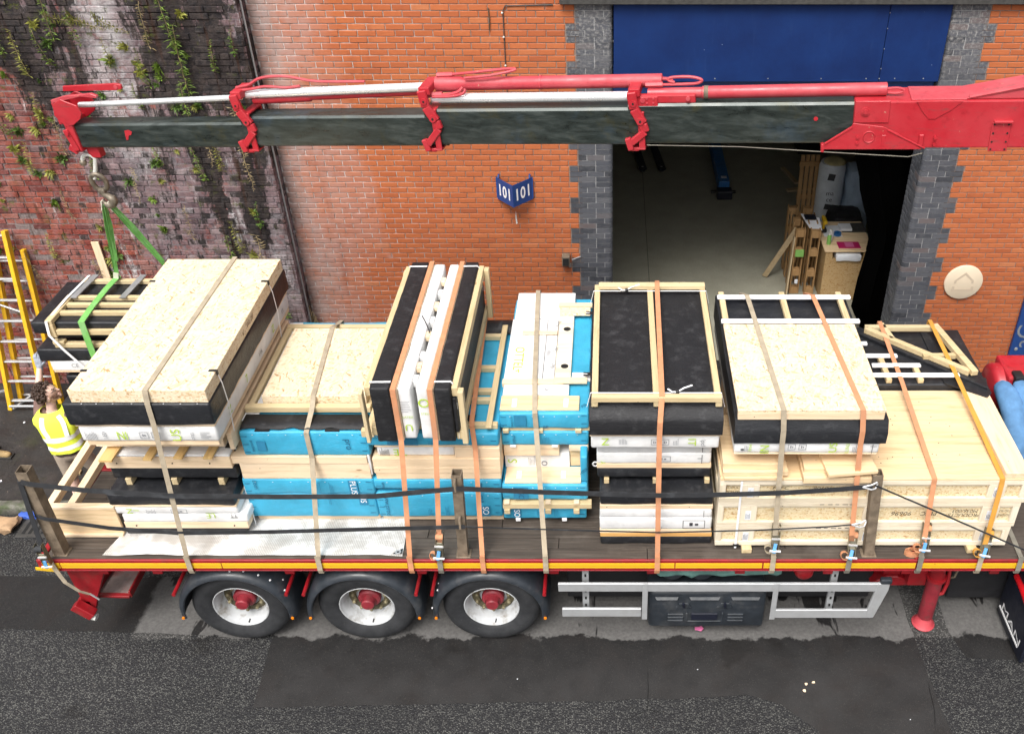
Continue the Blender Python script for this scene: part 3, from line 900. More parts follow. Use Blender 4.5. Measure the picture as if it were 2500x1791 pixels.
# interior
bx('interior_wall', T('interior_wall'), bld, -1.6, -1.4, WY+.42, 14.6, PZ-.1, 4.6, 0)
bx('interior_wall', T('interior_wall'), bld, 5.6, 5.8, WY+.42, 14.6, PZ-.1, 4.6, 0)
bx('interior_wall', T('interior_wall'), bld, -1.4, 5.6, 14.4, 14.6, PZ-.1, 4.6, 0)
bx('interior_ceiling', T('interior_wall'), bld, -1.6, 5.8, WY+.45, 14.6, 4.62, 4.8, 0)
b = MB(); b.add([(-1.4,5.2,PZ+.004),(5.6,5.2,PZ+.004),(5.6,14.4,PZ+.004),(-1.4,14.4,PZ+.004)], [(0,1,2,3)])
struct(b.build('workshop_floor', T('workshop_floor_mat')))

# ---------------------------------------------------------------- old abutment wall
OY = 4.62; OX = -4.30
oldw = thing('abutment_wall', 'old stained brick railway abutment wall with weeds in its joints', 'wall', (-7.4, 5.0, PZ))
random.seed(5)
def oldcourses():
    out = []; j = 0; z = -.03
    while z < ZT:
        x = -10.8 + (.06 if j % 2 else 0) + random.uniform(-.02, .02)
        head = j % 4 == 3
        while x < OX - .02:
            L = (.105 if head else .215) if random.random() > .08 else (.215 if head else .105)
            xb = min(x+L, OX)
            if xb - x > .04: out.append((x, xb, z, z+.066))
            x += L + .011
        z += .077; j += 1
    return out
brick_wall(oldw, oldcourses(), OY, T('brick_old'), .010, 300, 'brick', lambda r: min(1, max(0, random.gauss(.5, .27))))
b = MB(); j = 0; z = -.03
while z < ZT:
    y = OY + .065
    while y < WY - .01:
        b.cura = min(1, max(0, random.gauss(.5, .27))); L = .105 if j % 2 else .2
        brick_geo(b, y, min(y+L, WY+.02), z, z+.066, 0, d=.05, jit=.004, flip=lambda u, v, w_: (OX-v, u, w_))
        y += L+.011
    z += .077; j += 1
o = b.build('return_bricks', T('brick_old'), oldw, attr=True, fix=True); o['kind'] = 'stuff'
bx('mortar_bed', T('mortar_old'), oldw, -10.8, OX-.008, OY+.009, 5.3, PZ-.1, ZT, 0)
tag(MB().tube([(OX+.018, OY+.10, .2),(OX+.02, OY+.095, 1.4),(OX+.017, OY+.10, 2.8),(OX+.02, OY+.09, 4.2),(OX+.018, OY+.1, 6.2)], .012, 6).build('cable_conduit', T('galv'), smooth=True), 'thin dark conduit running up the edge of the old abutment', 'conduit')
# ---------------------------------------------------------------- flatbed semi-trailer
TX0, TX1 = -5.77, 4.95
DZ = 1.30
tr = thing('flatbed_trailer', 'red three-axle flatbed trailer with timber deck and yellow side tape', 'trailer', (-.6, 1.25, GZ))
random.seed(21)
ny = 17; pw = (2.49-.006)/ny
cuts = [[-5.70,-2.9,.35,3.03],[-5.70,-3.9,-.55,1.75,3.03],[-5.70,-1.9,1.05,3.03],[-5.70,-4.4,-1.15,2.2,3.03]]
for i in range(ny):
    y0 = .006 + i*pw
    cs = cuts[i % 4]
    for a, c in zip(cs[:-1], cs[1:]):
        bx('deck_plank', T('deck_wood'), tr, a+.003, c-.003, y0+.003, y0+pw-.003, DZ-.04, DZ+random.uniform(-.004,.001), .004)
for y0, y1 in ((.006,.86),(.865,1.66),(1.665,2.49)):
    bx('front_deck_board', T('deck_wood'), tr, 3.085, 4.9, y0, y1, DZ-.04, DZ-.002, .004)
bx('deck_joint', T('red_paint'), tr, 3.035, 3.078, .004, 2.55, DZ-.05, DZ+.006, .003)
# side rails
for (xa, xb) in ((TX0, 3.052), (3.064, TX1)):
    rl = bx('side_rail', T('red_paint'), tr, xa, xb, -.02, .003, 1.165, DZ+.006, .004)
    bx('rail_lip', T('red_paint'), rl, xa+.01, xb-.01, -.024, -.002, 1.158, 1.1645, .002)
bx('side_rail', T('red_paint'), tr, TX0, TX1, 2.495, 2.56, 1.155, DZ+.012, .006)
rear = bx('rear_beam', T('red_paint'), tr, TX0, TX0+.065, .045, 2.495, 1.155, DZ+.010, .006)
bx('rear_deck_plate', T('red_paint'), tr, TX0+.07, -3.9, 1.32, 1.46, DZ-.01, DZ+.006, .003)
for xa, xb in ((-5.72,-5.55),(-5.54,-3.93),(-3.92,-2.06),(-2.035,.62),(.63,1.50),(1.515,3.04),(3.075,4.94)):
    bx('reflective_tape', T('tape'), tr, xa, xb, -.0235, -.019, 1.198, 1.268, 0)
# a torn end of tape at the rear corner
MB().beam((-5.80,-.03,1.20),(-5.57,-.035,1.175),.012,.035,(0,0,1)).build('loose_tape', T('tape'), tr)
# chassis
for y in (.78, 1.72):
    bx('chassis_beam', T('red_paint'), tr, -5.4, 4.2, y-.07, y+.07, .72, 1.14, .006)
for x in (-5.2,-4.65,-3.3,-1.95,-.6,.4,1.3,2.2,3.0,3.9):
    bx('cross_member', T('red_paint'), tr, x-.05, x+.05, .05, 2.5, 1.03, 1.15, .004)
bx('under_floor', T('black_paint'), tr, TX0+.08, TX1-.02, .06, 2.49, 1.155, 1.255, 0)
# axles
WX = (-3.95, -2.61, -1.285); WZ = .455; WR = .52
for x in WX:
    MB().tube([(x, .3, WZ), (x, 2.25, WZ)], .075, 12).build('axle', T('black_paint'), tr, smooth=True)
tyre_prof = [(.288,.055),(.30,.035),(.335,.022),(.38,.004),(.43,.0),(.47,.012),(.495,.030),(.508,.05),(.520,.075),(.521,.10),(.512,.104),(.512,.114),(.521,.118),(.522,.175),(.512,.179),(.512,.19),(.522,.194),(.521,.26),(.512,.264),(.512,.275),(.520,.28),(.508,.335),(.47,.37),(.40,.385),(.30,.36),(.288,.34)]
rim_prof = [(.292,.052),(.296,.040),(.290,.034),(.282,.040),(.276,.060),(.268,.075),(.262,.085),(.252,.130),(.247,.170),(.236,.198),(.215,.210),(.15,.214),(.10,.214)]
def wheel(x, yf, sgn=1, full=True):
    """outer face at yf; sgn=1: outer side towards -Y"""
    def P(pr): return [(r, sgn*h) for r, h in pr]
    w = MB().lathe(P(tyre_prof), (x, yf, WZ), 'y', 56).build('wheel', T('rubber'), tr, smooth=True, fix=True)
    rm = MB().lathe(P(rim_prof), (x, yf, WZ), 'y', 48).build('rim', T('rim_white'), w, smooth=True, fix=True, ang=30)
    if full:
        MB().lathe(P([(.230,.200),(.214,.186),(.150,.182),(.148,.20)]), (x, yf, WZ), 'y', 36).build('brake_face', T('brake_dust'), w, smooth=True, fix=True)
        MB().lathe(P([(.122,.200),(.120,.154),(.104,.138),(.078,.134),(.076,.09)]), (x, yf, WZ), 'y', 32).build('hub_drum', T('hub_red'), w, smooth=True, fix=True, ang=30)
        MB().lathe(P([(.072,.12),(.070,.065),(.060,.053),(.0005,.050)]), (x, yf, WZ), 'y', 24).build('hub_cap', T('hub_red'), w, smooth=True, fix=True, ang=35)
        for k in range(10):
            a = 2*pi*k/10 + .3
            px, pz = x+.178*cos(a), WZ+.178*sin(a)
            MB().tube([(px, yf+sgn*.192, pz),(px, yf+sgn*.149, pz),(px, yf+sgn*.140, pz)], [.022,.020,.012], 6).build('wheel_nut', T('rust_nut'), w)
        for k in range(5):
            a = 2*pi*(k+.5)/5 + .3
            d = Vector((-sin(a), 0, cos(a)))
            c = Vector((x+.178*cos(a), yf+sgn*.170, WZ+.178*sin(a)))
            MB().beam(c-d*.03, c+d*.03, .006, .014, (0,1,0)).build('nut_marker', T('rust_nut'), w)
        MB().beam((x+.02, yf+sgn*.055, WZ-.265),(x+.025, yf+sgn*.095, WZ-.255),.012,.012).build('valve', T('black_paint'), w)
    return w
for x in WX:
    wheel(x, .070)
    wheel(x, 2.50, -1, False)
# mudguards
def guard(x, spots):
    c = (x, -.005, .455)
    prof = [(.585,.46),(.612,.46),(.626,.16),(.622,.08),(.606,.028),(.582,.004),(.556,-.004),(.544,.004),(.550,.016),(.572,.024),(.592,.06),(.600,.16),(.585,.46)]
    g = MB().lathe(prof, c, 'y', 40, R(-5), R(185)).build('mudguard', T('black_plastic'), tr, smooth=True, fix=True, ang=28)
    for sx in (-1, 1):
        MB().tube([(x+sx*.575,-.02,.425),(x+sx*.575,-.008,.425)], .016, 10).build('marker_cap', T('amber'), g, smooth=True)
        xs = x + sx*.56
        st = MB().tube([(xs+.02*sx,-.02,.79),(xs+.02*sx,.25,.795),(xs+.02*sx,.70,.80)], .020, 10).build('guard_stay', T('red_paint'), g, smooth=True)
    for a, yy in spots:
        rr = .621
        p = Vector((x+rr*cos(R(a)), yy, .455+rr*sin(R(a)))); n = Vector((cos(R(a)),0,sin(R(a))))
        MB().tube([p-n*.004, p+n*.006], .010, 8).build('rivet', T('band_white'), g)
    return g
guard(WX[0], [(86,.07),(74,.07),(60,.07),(48,.07),(30,.07),(86,.05),(36,.16),(66,.2)])
guard(WX[1], [])
guard(WX[2], [(150,.07),(150,.16),(176,.06)])
# rear under-run bar and light brackets
bumper = bx('rear_bumper', T('red_paint'), tr, -5.66, -5.52, .10, 2.45, .42, .56, .008)
MB().prism([(-5.62,.10,1.15),(-5.16,.10,1.15),(-5.42,.10,.62),(-5.50,.10,.42),(-5.66,.10,.42),(-5.60,.10,.62)], (0,.05,0)).build('bumper_bracket', T('red_paint'), tr, bevel=.004, fix=True)
MB().prism([(-5.62,2.40,1.15),(-5.16,2.40,1.15),(-5.42,2.40,.62),(-5.50,2.40,.42),(-5.66,2.40,.42)], (0,.05,0)).build('bumper_bracket', T('red_paint'), tr, bevel=.004, fix=True)
MB().beam((-5.63,.02,.60),(-5.48,.02,.44),.10,.10,(0,1,0)).build('bumper_end', T('red_paint'), bumper, bevel=.006)
MB().tube([(-5.56,.03,.43),(-5.46,.02,.40)], .040, 14).build('end_lamp', T('hook_white'), bumper, smooth=True)
RP = [(-5.57,.24,.50),(-5.16,.225,.50),(-5.20,1.5,.42),(-5.61,1.5,.42)]
simple('ramp_worn', (.30,.24,.22,1), .7, var=.3, sc=7, dirt=(.30,.03,.03,1), dsc=3, damt=.9)
rp = MB().add(RP, [(0,1,2,3)]).build('ramp_plate', T('ramp_worn'), tr)
MB().beam(RP[0], RP[1], .05, .03).build('ramp_lip', T('red_paint'), tr, bevel=.004)
for a, c in ((RP[1],RP[2]),(RP[0],RP[3])): MB().beam(Vector(a)+Vector((0,0,.02)), Vector(c)+Vector((0,0,.02)), .022, .09).build('ramp_side', T('red_paint'), tr, bevel=.004)
# added dark boxes under the deck, and the suspension box
bx('far_light_block', T('black_paint'), tr, -.55, 2.85, 1.95, 2.48, .22, 1.10, .02)  # invented box, keeps far-side light out from under the deck
bx('under_deck_block', T('black_paint'), tr, -.5, 2.85, .50, 1.90, .16, 1.12, .02)  # invented box, makes the space behind the guard rail dark
bx('suspension_box', T('black_paint'), tr, -4.5, -.7, .62, 1.9, .62, 1.05, .02)
# side guard of aluminium rails with the tool box
sg = MB().box(-.56, 2.80, -.005, .025, .825, .945).build('guard_rail', T('alu'), tr, bevel=.006)
MB().box(-.53, .30, -.005, .025, .435, .560).build('guard_rail', T('alu'), tr, bevel=.006)
MB().box(1.66, 2.70, -.005, .025, .415, .540).build('guard_rail', T('alu'), tr, bevel=.006)
MB().prism([(2.70,-.008,.415),(2.75,-.008,.425),(2.84,-.008,.85),(2.84,-.008,.948),(2.72,-.008,.948),(2.66,-.008,.5)], (0,.034,0)).build('guard_end_plate', T('alu'), tr, bevel=.006, fix=True)
MB().box(2.74, 2.86, -.012, .05, .935, 1.0).build('guard_end_cap', T('black_plastic'), tr, bevel=.015)
for x in (.335, 1.68):
    MB().box(x-.028, x+.028, -.012, -.004, .40, .955).build('guard_upright', T('alu'), tr, bevel=.003)
for x in (-.28, 2.28):
    g = MB().box(x-.035, x+.035, .06, .10, .45, 1.15).build('guard_bracket', T('galv'), tr, bevel=.004)
    for z in (.55,.66,.77,1.0):
        MB().box(x-.010, x+.010, .054, .0605, z-.018, z+.018).build('slot', T('dark_void'), g)
tb = MB().softbox(.375, 1.625, .10, .62, .13, .70, amp=.004, rad=.05, step=.2).build('tool_box', T('black_plastic'), tr, smooth=True, ang=50)
for xa, xb in ((.44,.70),(.80,1.14),(1.24,1.56)):
    MB().prism([(xa,.098,.625),(xb,.098,.625),(xb-.02,.070,.600),(xa+.02,.070,.600)], (0,.04,.0)).build('lid_ridge', T('black_plastic'), tb, bevel=.006, fix=True)
for xc in (.755, 1.19):
    MB().prism([(xc-.09,.085,.46),(xc+.09,.085,.46),(xc+.05,.085,.535),(xc-.05,.085,.535)], (0,.03,.0)).build('latch_cup', T('black_plastic'), tb, bevel=.01, fix=True)
    MB().tube([(xc-.01,.06,.57),(xc-.005,.055,.52),(xc,.07,.50)], .014, 8).build('latch', T('navy_plastic'), tb, smooth=True)
for xa, xb in ((.585,.755),(1.225,1.395)):
    for z in (.26,.31,.36):
        MB().box(xa, xb, .084, .105, z-.008, z+.008).build('rib', T('black_plastic'), tb, bevel=.004)
MB().box(.80, 1.16, .082, .10, .245, .262).build('rib', T('black_plastic'), tb, bevel=.004)
MB().box(.78, .80, .082, .105, .25, .38).build('rib', T('black_plastic'), tb, bevel=.004)
MB().box(1.16, 1.18, .082, .105, .25, .38).build('rib', T('black_plastic'), tb, bevel=.004)
MB().box(.84, 1.12, .084, .105, .275, .375).build('number_recess', T('navy_plastic'), tb, bevel=.004)
# things slung under the deck: air tanks, rolled sheet, brake chamber
for x in (.62, .92):
    MB().lathe([(.0005,-.15),(.10,-.14),(.135,-.10),(.14,0),(.14,.5)], (x, .24, .99), 'y', 24).build('air_tank', T('black_plastic'), tr, smooth=True, fix=True)
MB().lathe([(.0005,-.03),(.06,-.03),(.085,-.015),(.10,.02),(.115,.10),(.10,.2),(.0005,.2)], (1.98, .12, .97), 'y', 28).build('brake_chamber', T('red_paint'), tr, smooth=True, fix=True)
# landing leg
leg = MB().tube([(3.42,.30,1.14),(3.44,.30,.72)], .085, 20).build('landing_leg', T('red_paint'), tr, smooth=True)
MB().tube([(3.44,.30,.735),(3.44,.30,.70)], .105, 20).build('leg_collar', T('red_paint'), leg, smooth=True)
MB().tube([(3.44,.30,.70),(3.44,.30,.10)], .082, 20).build('leg_sleeve', T('hub_red'), leg, smooth=True)
MB().lathe([(.0005,-.06),(.12,-.06),(.125,-.045),(.10,-.02),(.07,.06),(.0005,.08)], (3.44,.30,.02), 'z', 24).build('leg_foot', T('crane_pink'), leg, smooth=True, fix=True)
MB().box(3.16, 3.36, .32, .60, .55, 1.13).build('leg_gearbox', T('red_paint'), leg, bevel=.012)
MB().tube([(3.56,.34,1.12),(3.58,.30,.62),(3.55,.28,.48),(3.50,.28,.46)], .022, 8).build('leg_crank', T('red_paint'), leg, smooth=True)
for k in range(2):
    MB().tube([(3.30+.05*k,.30,1.12),(3.24+.05*k,.29,.98),(3.22+.05*k,.29,.82)], .016, 8).build('air_hose', T('red_paint'), leg, smooth=True)
MB().tube([(3.68,.45,1.12),(3.72,.40,.85),(3.68,.38,.62),(3.60,.42,.55)], .012, 8).build('air_hose', T('stake_steel'), leg, smooth=True)
MB().box(2.93, 3.12, .45, .60, .55, 1.12).build('support_leg', T('red_paint'), tr, bevel=.01)
MB().prism([(2.80,.40,.46),(3.26,.40,.46),(3.20,.40,.54),(3.08,.40,.60),(2.96,.40,.60),(2.86,.40,.54)], (0,.25,0)).build('support_foot', T('red_paint'), tr, bevel=.008, fix=True)
# stakes along the near side
def stake(xb, yb, xt, yt, zt, w=.095):
    b = MB(); t = .007
    p0 = Vector((xb, yb, 1.30)); p1 = Vector((xt, yt, zt)); a = (p1-p0).normalized()
    u = Vector((0,1,0)); s = a.cross(u).normalized(); u = s.cross(a).normalized()
    h = w/2
    def ring(p, q): return [p + s*(i*q) + u*(j*q) for i, j in ((-1,-1),(1,-1),(1,1),(-1,1))]
    vs = ring(p0,h)+ring(p1,h)+ring(p1,h-t)+ring(p0+a*.3,h-t)
    fs = []
    for k in range(3):
        for i in range(4):
            j = (i+1)%4; fs.append((k*4+i,k*4+j,(k+1)*4+j,(k+1)*4+i))
    fs += [(0,3,2,1),(12,13,14,15)]
    b.add(vs, fs)
    o = b.build('stake', T('stake_steel'), tr, fix=True)
    MB().box(xb-.075, xb+.075, yb-.06, yb+.06, DZ-.01, DZ+.012).build('stake_socket', T('stake_steel'), o, bevel=.006)
    return o, a
stake(-5.56,.10,-5.53,.075,2.44,.11)
s2, a2 = stake(-1.50,.075,-1.465,.06,2.41)
stake(2.575,.085,2.49,.07,2.40)
for z in (2.29, 1.80):
    MB().tube([(-1.475,.005,z+.10),(-1.48,-.02,z+.06),(-1.48,-.02,z-.05)], .013, 8).build('strap_pin', T('stake_steel'), s2, smooth=True)

tp = MB().softbox(.44, 1.74, .07, .45, .955, 1.13, amp=.03, rad=.05, step=.08, sc=7).build('rolled_tarpaulin', T('tarp_green'), smooth=True)
tag(tp, 'rolled green tarpaulin stowed under the deck behind the aluminium guard rail', 'tarpaulin')

# ---------------------------------------------------------------- tractor unit seen at the right edge
tu = thing('tractor_unit', 'dark rear end of the tractor unit with lettered mudflap and red lamp', 'truck', (4.9, .7, GZ))
fl = MB().softbox(4.30, 4.345, -.26, .46, .0, .62, amp=.004, rad=.012, step=.12).build('mudflap', T('navy_plastic'), tu, smooth=True)
MB().box(4.293, 4.299, -.14, .42, .10, .125).build('white_stripe', T('sign_white'), fl)
txt(fl, 'MAN', (4.295, .10, .185), .125, T('sign_white'), 'left', 0, sx=2.0)
MB().softbox(4.345, 5.6, -.20, .50, .30, .80, amp=.004, rad=.10, step=.15).build('mudguard', T('navy_plastic'), tu, smooth=True)
MB().lathe([(.0005,-.36),(.048,-.35),(.052,-.10),(.036,.10),(.034,.28),(.0005,.29)], (4.33,.08,.66), 'y', 16).build('marker_lamp', T('lamp_red'), tu, smooth=True, fix=True)
w = MB().lathe(tyre_prof, (5.05, .02, .46), 'y', 40).build('wheel', T('rubber'), tu, smooth=True, fix=True)
MB().lathe(rim_prof, (5.05, .02, .46), 'y', 36).build('rim', T('rim_white'), w, smooth=True, fix=True)
bx('dark_chassis_fill', T('black_paint'), tu, 3.72, 6.4, .52, 1.95, .12, 1.14, .02)  # dark block added so the gap below the rail reads black
bx('fuel_tank', T('black_paint'), tu, 5.2, 6.4, .1, .75, .4, .95, .05)

# truck-crane base behind the cab: red tank, padded sleeves, dark frame
cb = thing('crane_mount', 'red crane base housing with black latch behind the front stacks', 'crane', (4.9, 2.0, GZ))
MB().lathe([(.0005,.0),(.20,.005),(.255,.03),(.27,.07),(.27,1.4)], (4.30, 2.15, 1.86), 'x', 36).build('red_tank', T('crane_red'), cb, smooth=True, fix=True, ang=45)
bx('tank_flat', T('crane_red'), cb, 4.42, 5.7, 1.92, 2.38, 1.84, 2.145, .03)
lt = MB().softbox(4.47, 4.58, 1.865, 2.02, 2.06, 2.18, amp=.002, rad=.02, step=.05).build('latch', T('black_paint'), cb, smooth=True)
bx('base_frame', T('black_paint'), cb, 4.45, 5.7, 1.05, 2.4, .62, 1.55, .02)
bx('base_plate', T('red_paint'), cb, 4.28, 5.6, .9, 1.5, .80, .90, .01)
bx('base_bracket', T('red_paint'), cb, 4.30, 4.62, .86, .98, .86, 1.22, .01)
bx('base_column', T('crane_red'), cb, 4.75, 5.6, 1.3, 2.0, 1.5, 2.3, .03)
for k, (x0, xl) in enumerate(((4.30, 4.52), (4.50, 4.80))):
    pts = [(x0, 1.90, 2.10), (x0+.03, 1.74, 2.10), (x0+.10, 1.50, 1.93), (x0+.14, 1.36, 1.68), (x0+.17, 1.28, 1.42)]
    mb = MB().tube(pts, [.07,.125,.14,.14,.12], 20)
    mb.v = [tuple(Vector(v) + Vector((.03*noise.noise(Vector(v)*9), .03*noise.noise(Vector(v)*7+Vector((5,0,0))), .02*noise.noise(Vector(v)*8)))) for v in mb.v]
    sl = mb.build('padded_sleeve', T('blue_fabric'), smooth=True)
    ss = sl.modifiers.new('sub', 'SUBSURF'); ss.levels = 1; ss.render_levels = 1
    tag(sl, ('blue padded sleeve hanging over the red tank beside the crates', 'blue padded sleeve hanging below the black latch')[k], 'sleeve', 'blue padded sleeves')
# ---------------------------------------------------------------- cargo helpers
PX, PY, PZM = T('pine_x'), T('pine_y'), T('pine_z')
TRX, TRY = T('treated_x'), T('treated_y')
BK, BL, WF = T('black_wrap'), T('blue_wrap'), T('white_foil')

def crate_thing(name, label, cat, x0, x1, y0, y1, z0, group=None):
    return thing(name, label, cat, ((x0+x1)/2, (y0+y1)/2, z0), group)

def small_lines(parent, x, y, z, n, w, h, mat, face='front', vert=True, gap=.014):
    """a block of fine print as ruled bars"""
    b = MB()
    for i in range(n):
        k = random.uniform(.6, 1)
        if face == 'front':
            if vert: b.add([(x+i*gap,y,z),(x+i*gap+.004,y,z),(x+i*gap+.004,y,z+h*k),(x+i*gap,y,z+h*k)], [(0,1,2,3)])
            else: b.add([(x,y,z+i*gap),(x+w*k,y,z+i*gap),(x+w*k,y,z+i*gap+.004),(x,y,z+i*gap+.004)], [(0,1,2,3)])
        else:
            b.add([(x,y+i*gap,z),(x+w*k,y+i*gap,z),(x+w*k,y+i*gap+.004,z),(x,y+i*gap+.004,z)], [(0,1,2,3)])
    return b.build('fine_print', mat, parent)

def frame_mark(parent, x, y, z, w, h, mat):
    b = MB(); t = .005
    for q in ((x,x+w,z,z+t),(x,x+w,z+h-t,z+h),(x,x+t,z+t,z+h-t),(x+w-t,x+w,z+t,z+h-t),(x+w*.3,x+w*.45,z+h*.3,z+h*.7),(x+w*.55,x+w*.7,z+h*.35,z+h*.6)):
        b.add([(q[0],y,q[2]),(q[1],y,q[2]),(q[1],y,q[3]),(q[0],y,q[3])], [(0,1,2,3)])
    return b.build('symbol', mat, parent)

def solid_mark(parent, x0, x1, y, z0, z1, mat, name='printed_block'):
    return MB().add([(x0,y,z0),(x1,y,z0),(x1,y,z1),(x0,y,z1)], [(0,1,2,3)]).build(name, mat, parent)

def staples(parent, x0, x1, y, z, n, mat=None):
    b = MB()
    for i in range(n):
        x = x0 + (x1-x0)*(i+.5)/n + random.uniform(-.01,.01)
        b.box(x-.006, x+.006, y-.001, y+.002, z-.002, z+.002)
    return b.build('staples', mat or T('galv'), parent)

def band(parent_label, pts, wv, w=.014, mat='band_white', label=None, group=None, t=.003):
    o = MB().ribbon(pts, wv, w, t).build('strapping_band', T(mat))
    return tag(o, label or parent_label, 'strap', group)

def corner_guard(parent, x, y, z, sx=.05):
    """small black angle under a band at a top edge facing -Y"""
    MB().box(x-sx/2, x+sx/2, y-.006, y+.05, z, z+.004).box(x-sx/2, x+sx/2, y-.010, y-.006, z-.045, z+.004).build('edge_protector', T('corner_black'), parent)

# ================================================================ stack A (over the rear axles, OSB on top)
random.seed(31)
GA = 'panels in the rear stack'
t = crate_thing('timber_cassette', 'lowest panel of the rear stack, black base under pale timber and white foil', 'panel', -5.0, -3.72, .33, 2.45, DZ)
sbx('black_wrap', BK, t, -5.0, -3.76, .34, 2.45, DZ+.004, 1.40)
bx('timber_edge', PX, t, -4.98, -3.72, .33, 2.45, 1.402, 1.49)
sbx('foil_board', WF, t, -4.97, -3.70, .325, 2.45, 1.492, 1.60, amp=.004)
sbx('foil_board', WF, t, -5.02, -3.78, .335, 2.44, 1.602, 1.70, amp=.004)
bx('timber_edge', PX, t, -5.02, -3.78, .33, 2.44, 1.702, 1.722)
txt(t, 'N', (-4.87, .318, 1.655), .085, T('lime_print'), 'front', -90, sx=1.2); txt(t, 'I', (-4.80, .318, 1.665), .085, T('lime_print'), 'front', -90)
txt(t, 'LE', (-4.06, .314, 1.60), .10, T('lime_print'), 'front', 180)
txt(t, 'TT', (-3.83, .314, 1.60), .09, T('dark_print'), 'front', 180, sx=.7)
frame_mark(t, -4.45, .320, 1.62, .16, .06, T('grey_print')); small_lines(t, -4.70, .321, 1.62, 7, 0, .06, T('grey_print'))
for x in (-4.86, -3.86): MB().tube([(x,.322,1.445),(x,.33,1.445)], .008, 8).build('screw_hole', T('dark_void'), t)

t = crate_thing('wrapped_cassette', 'black wrapped panel with stubby spacer blocks on it, second in the rear stack', 'panel', -5.05, -3.79, .33, 2.45, 1.724)
sbx('black_wrap', BK, t, -5.05, -3.79, .33, 2.45, 1.724, 1.868)
for x in (-4.86, -4.40, -3.93):
    bx('spacer', T('treated_y'), t, x-.03, x+.03, .47, 2.3, 1.872, 1.955)
t = crate_thing('timber_cassette', 'panel with black base and pale plank edge below the slats, third in the rear stack', 'panel', -5.0, -3.75, .47, 2.45, 1.96)
sbx('black_wrap', BK, t, -5.0, -3.75, .475, 2.45, 1.958, 2.10)
bx('timber_edge', PX, t, -5.02, -3.77, .462, 2.45, 2.102, 2.245)
sbx('foil_top', WF, t, -5.01, -3.77, .468, 2.45, 2.247, 2.272, amp=.003, rad=.006)
txt(t, 'II', (-3.98, .60, 2.281), .09, T('lime_print'), 'top', 90)
for x in (-4.90, -4.35, -3.98): MB().tube([(x,.455,2.17),(x,.463,2.17)], .007, 8).build('screw_hole', T('dark_void'), t)
for i, (xa, w, sh) in enumerate(((-4.93,.13,.0), (-4.53,.085,.01), (-4.24,.085,.02), (-3.95,.085,.02))):
    sl = MB().beam((xa, .35+sh*2, 2.29), (xa+.06, 1.9, 2.345), w, .022).build('packing_stick', T('stick_y'))
    tag(sl, ('widest flat slat under the rear stack top panel, beside the open crate','flat slat second from the open crate under the rear stack top panel','flat slat third from the open crate under the rear stack top panel','flat slat nearest the blue stack under the rear stack top panel')[i].replace('nearest','next to'), 'slat', 'slats in the rear stack')
pl = bx('cross_timber', PX, None, -5.06, -3.80, .50, .64, 2.352, 2.44); tag(pl, 'wide pale plank lying across the slats in the rear stack', 'plank')
pl = bx('support_block', PX, None, -4.95, -3.80, 1.3, 2.2, 2.366, 2.655); tag(pl, 'thick timber block carrying the top panel of the rear stack', 'block')
pl = bx('support_block', PX, None, -4.95, -3.80, .80, 1.0, 2.366, 2.655); tag(pl, 'narrow timber block carrying the top panel of the rear stack', 'block')

t = crate_thing('timber_cassette', 'large panel with bright strand board top and black skirt crowning the rear stack', 'panel', -4.94, -3.6, .10, 2.52, 2.66)
bx('timber_edge', PX, t, -4.88, -3.66, .16, 2.50, 2.66, 2.718)
sbx('foil_board', WF, t, -4.91, -3.645, .145, 2.51, 2.72, 2.895, amp=.005)
bx('timber_edge', PX, t, -4.92, -3.64, .14, 2.51, 2.897, 2.935)
sbx('black_wrap', BK, t, -4.945, -3.615, .105, 2.525, 2.937, 3.185, amp=.009)
bx('strand_board', T('osb_bright'), t, -4.855, -3.625, .125, 2.50, 3.187, 3.325, .004)
staples(t, -4.84, -3.64, .105, 3.190, 8, T('paper')); 
txt(t, 'IN', (-4.52, .134, 2.80), .135, T('lime_print'), 'front', 180, sx=.75)
txt(t, 'US', (-4.02, .134, 2.80), .125, T('lime_print'), 'front', 90)
txt(t, 'LED', (-4.68, .134, 2.80), .05, T('grey_print'), 'front', 90); txt(t, 'OTEL', (-3.87, .134, 2.79), .04, T('grey_print'), 'front', 90)
frame_mark(t, -4.36, .136, 2.76, .08, .075, T('grey_print')); frame_mark(t, -4.25, .136, 2.76, .08, .075, T('grey_print'))
small_lines(t, -4.86, .136, 2.75, 8, 0, .09, T('grey_print')); small_lines(t, -3.80, .136, 2.76, 6, .1, 0, T('grey_print'), vert=False)
for yy, s, m in ((.5,'Z','lime_print'),(1.0,'7','lime_print'),(1.45,'116','dark_print'),(1.9,'Z','lime_print'),(2.25,'11','dark_print')):
    txt(t, s, (-3.637, yy, 2.81), .12 if m == 'lime_print' else .07, T(m), 'right', 0)
txt(t, 'WL/28', (-3.619, 1.35, 3.26), .07, T('brown_ink'), 'right', 0, shear=.3); txt(t, '87', (-3.619, 1.15, 3.25), .05, T('brown_ink'), 'right', 0)
for y in (.42, 2.02):
    o = MB().ribbon([(-3.74,y,3.329),(-3.622,y,3.329),(-3.60,y,3.19),(-3.595,y,2.93),(-3.62,y,2.62)], [(0,1,0)]*5, .014)
    o = o.build('strapping_band', T('band_white')); tag(o, 'thin white band down the flank of the strand board topped panel, %s the worker' % ('beside' if y < 1 else 'away from'), 'band')
    MB().ribbon([(-4.85,y,3.329),(-4.75,y,3.329)], (0,1,0), .014).build('band_end', T('band_white'), o)
    MB().box(-4.86,-4.80,y-.014,y+.014,3.326,3.333).build('edge_protector', T('corner_black'), o)
    MB().box(-3.69,-3.62,y-.014,y+.014,3.326,3.333).box(-3.622,-3.612,y-.014,y+.014,3.285,3.333).build('edge_protector', T('corner_black'), o)
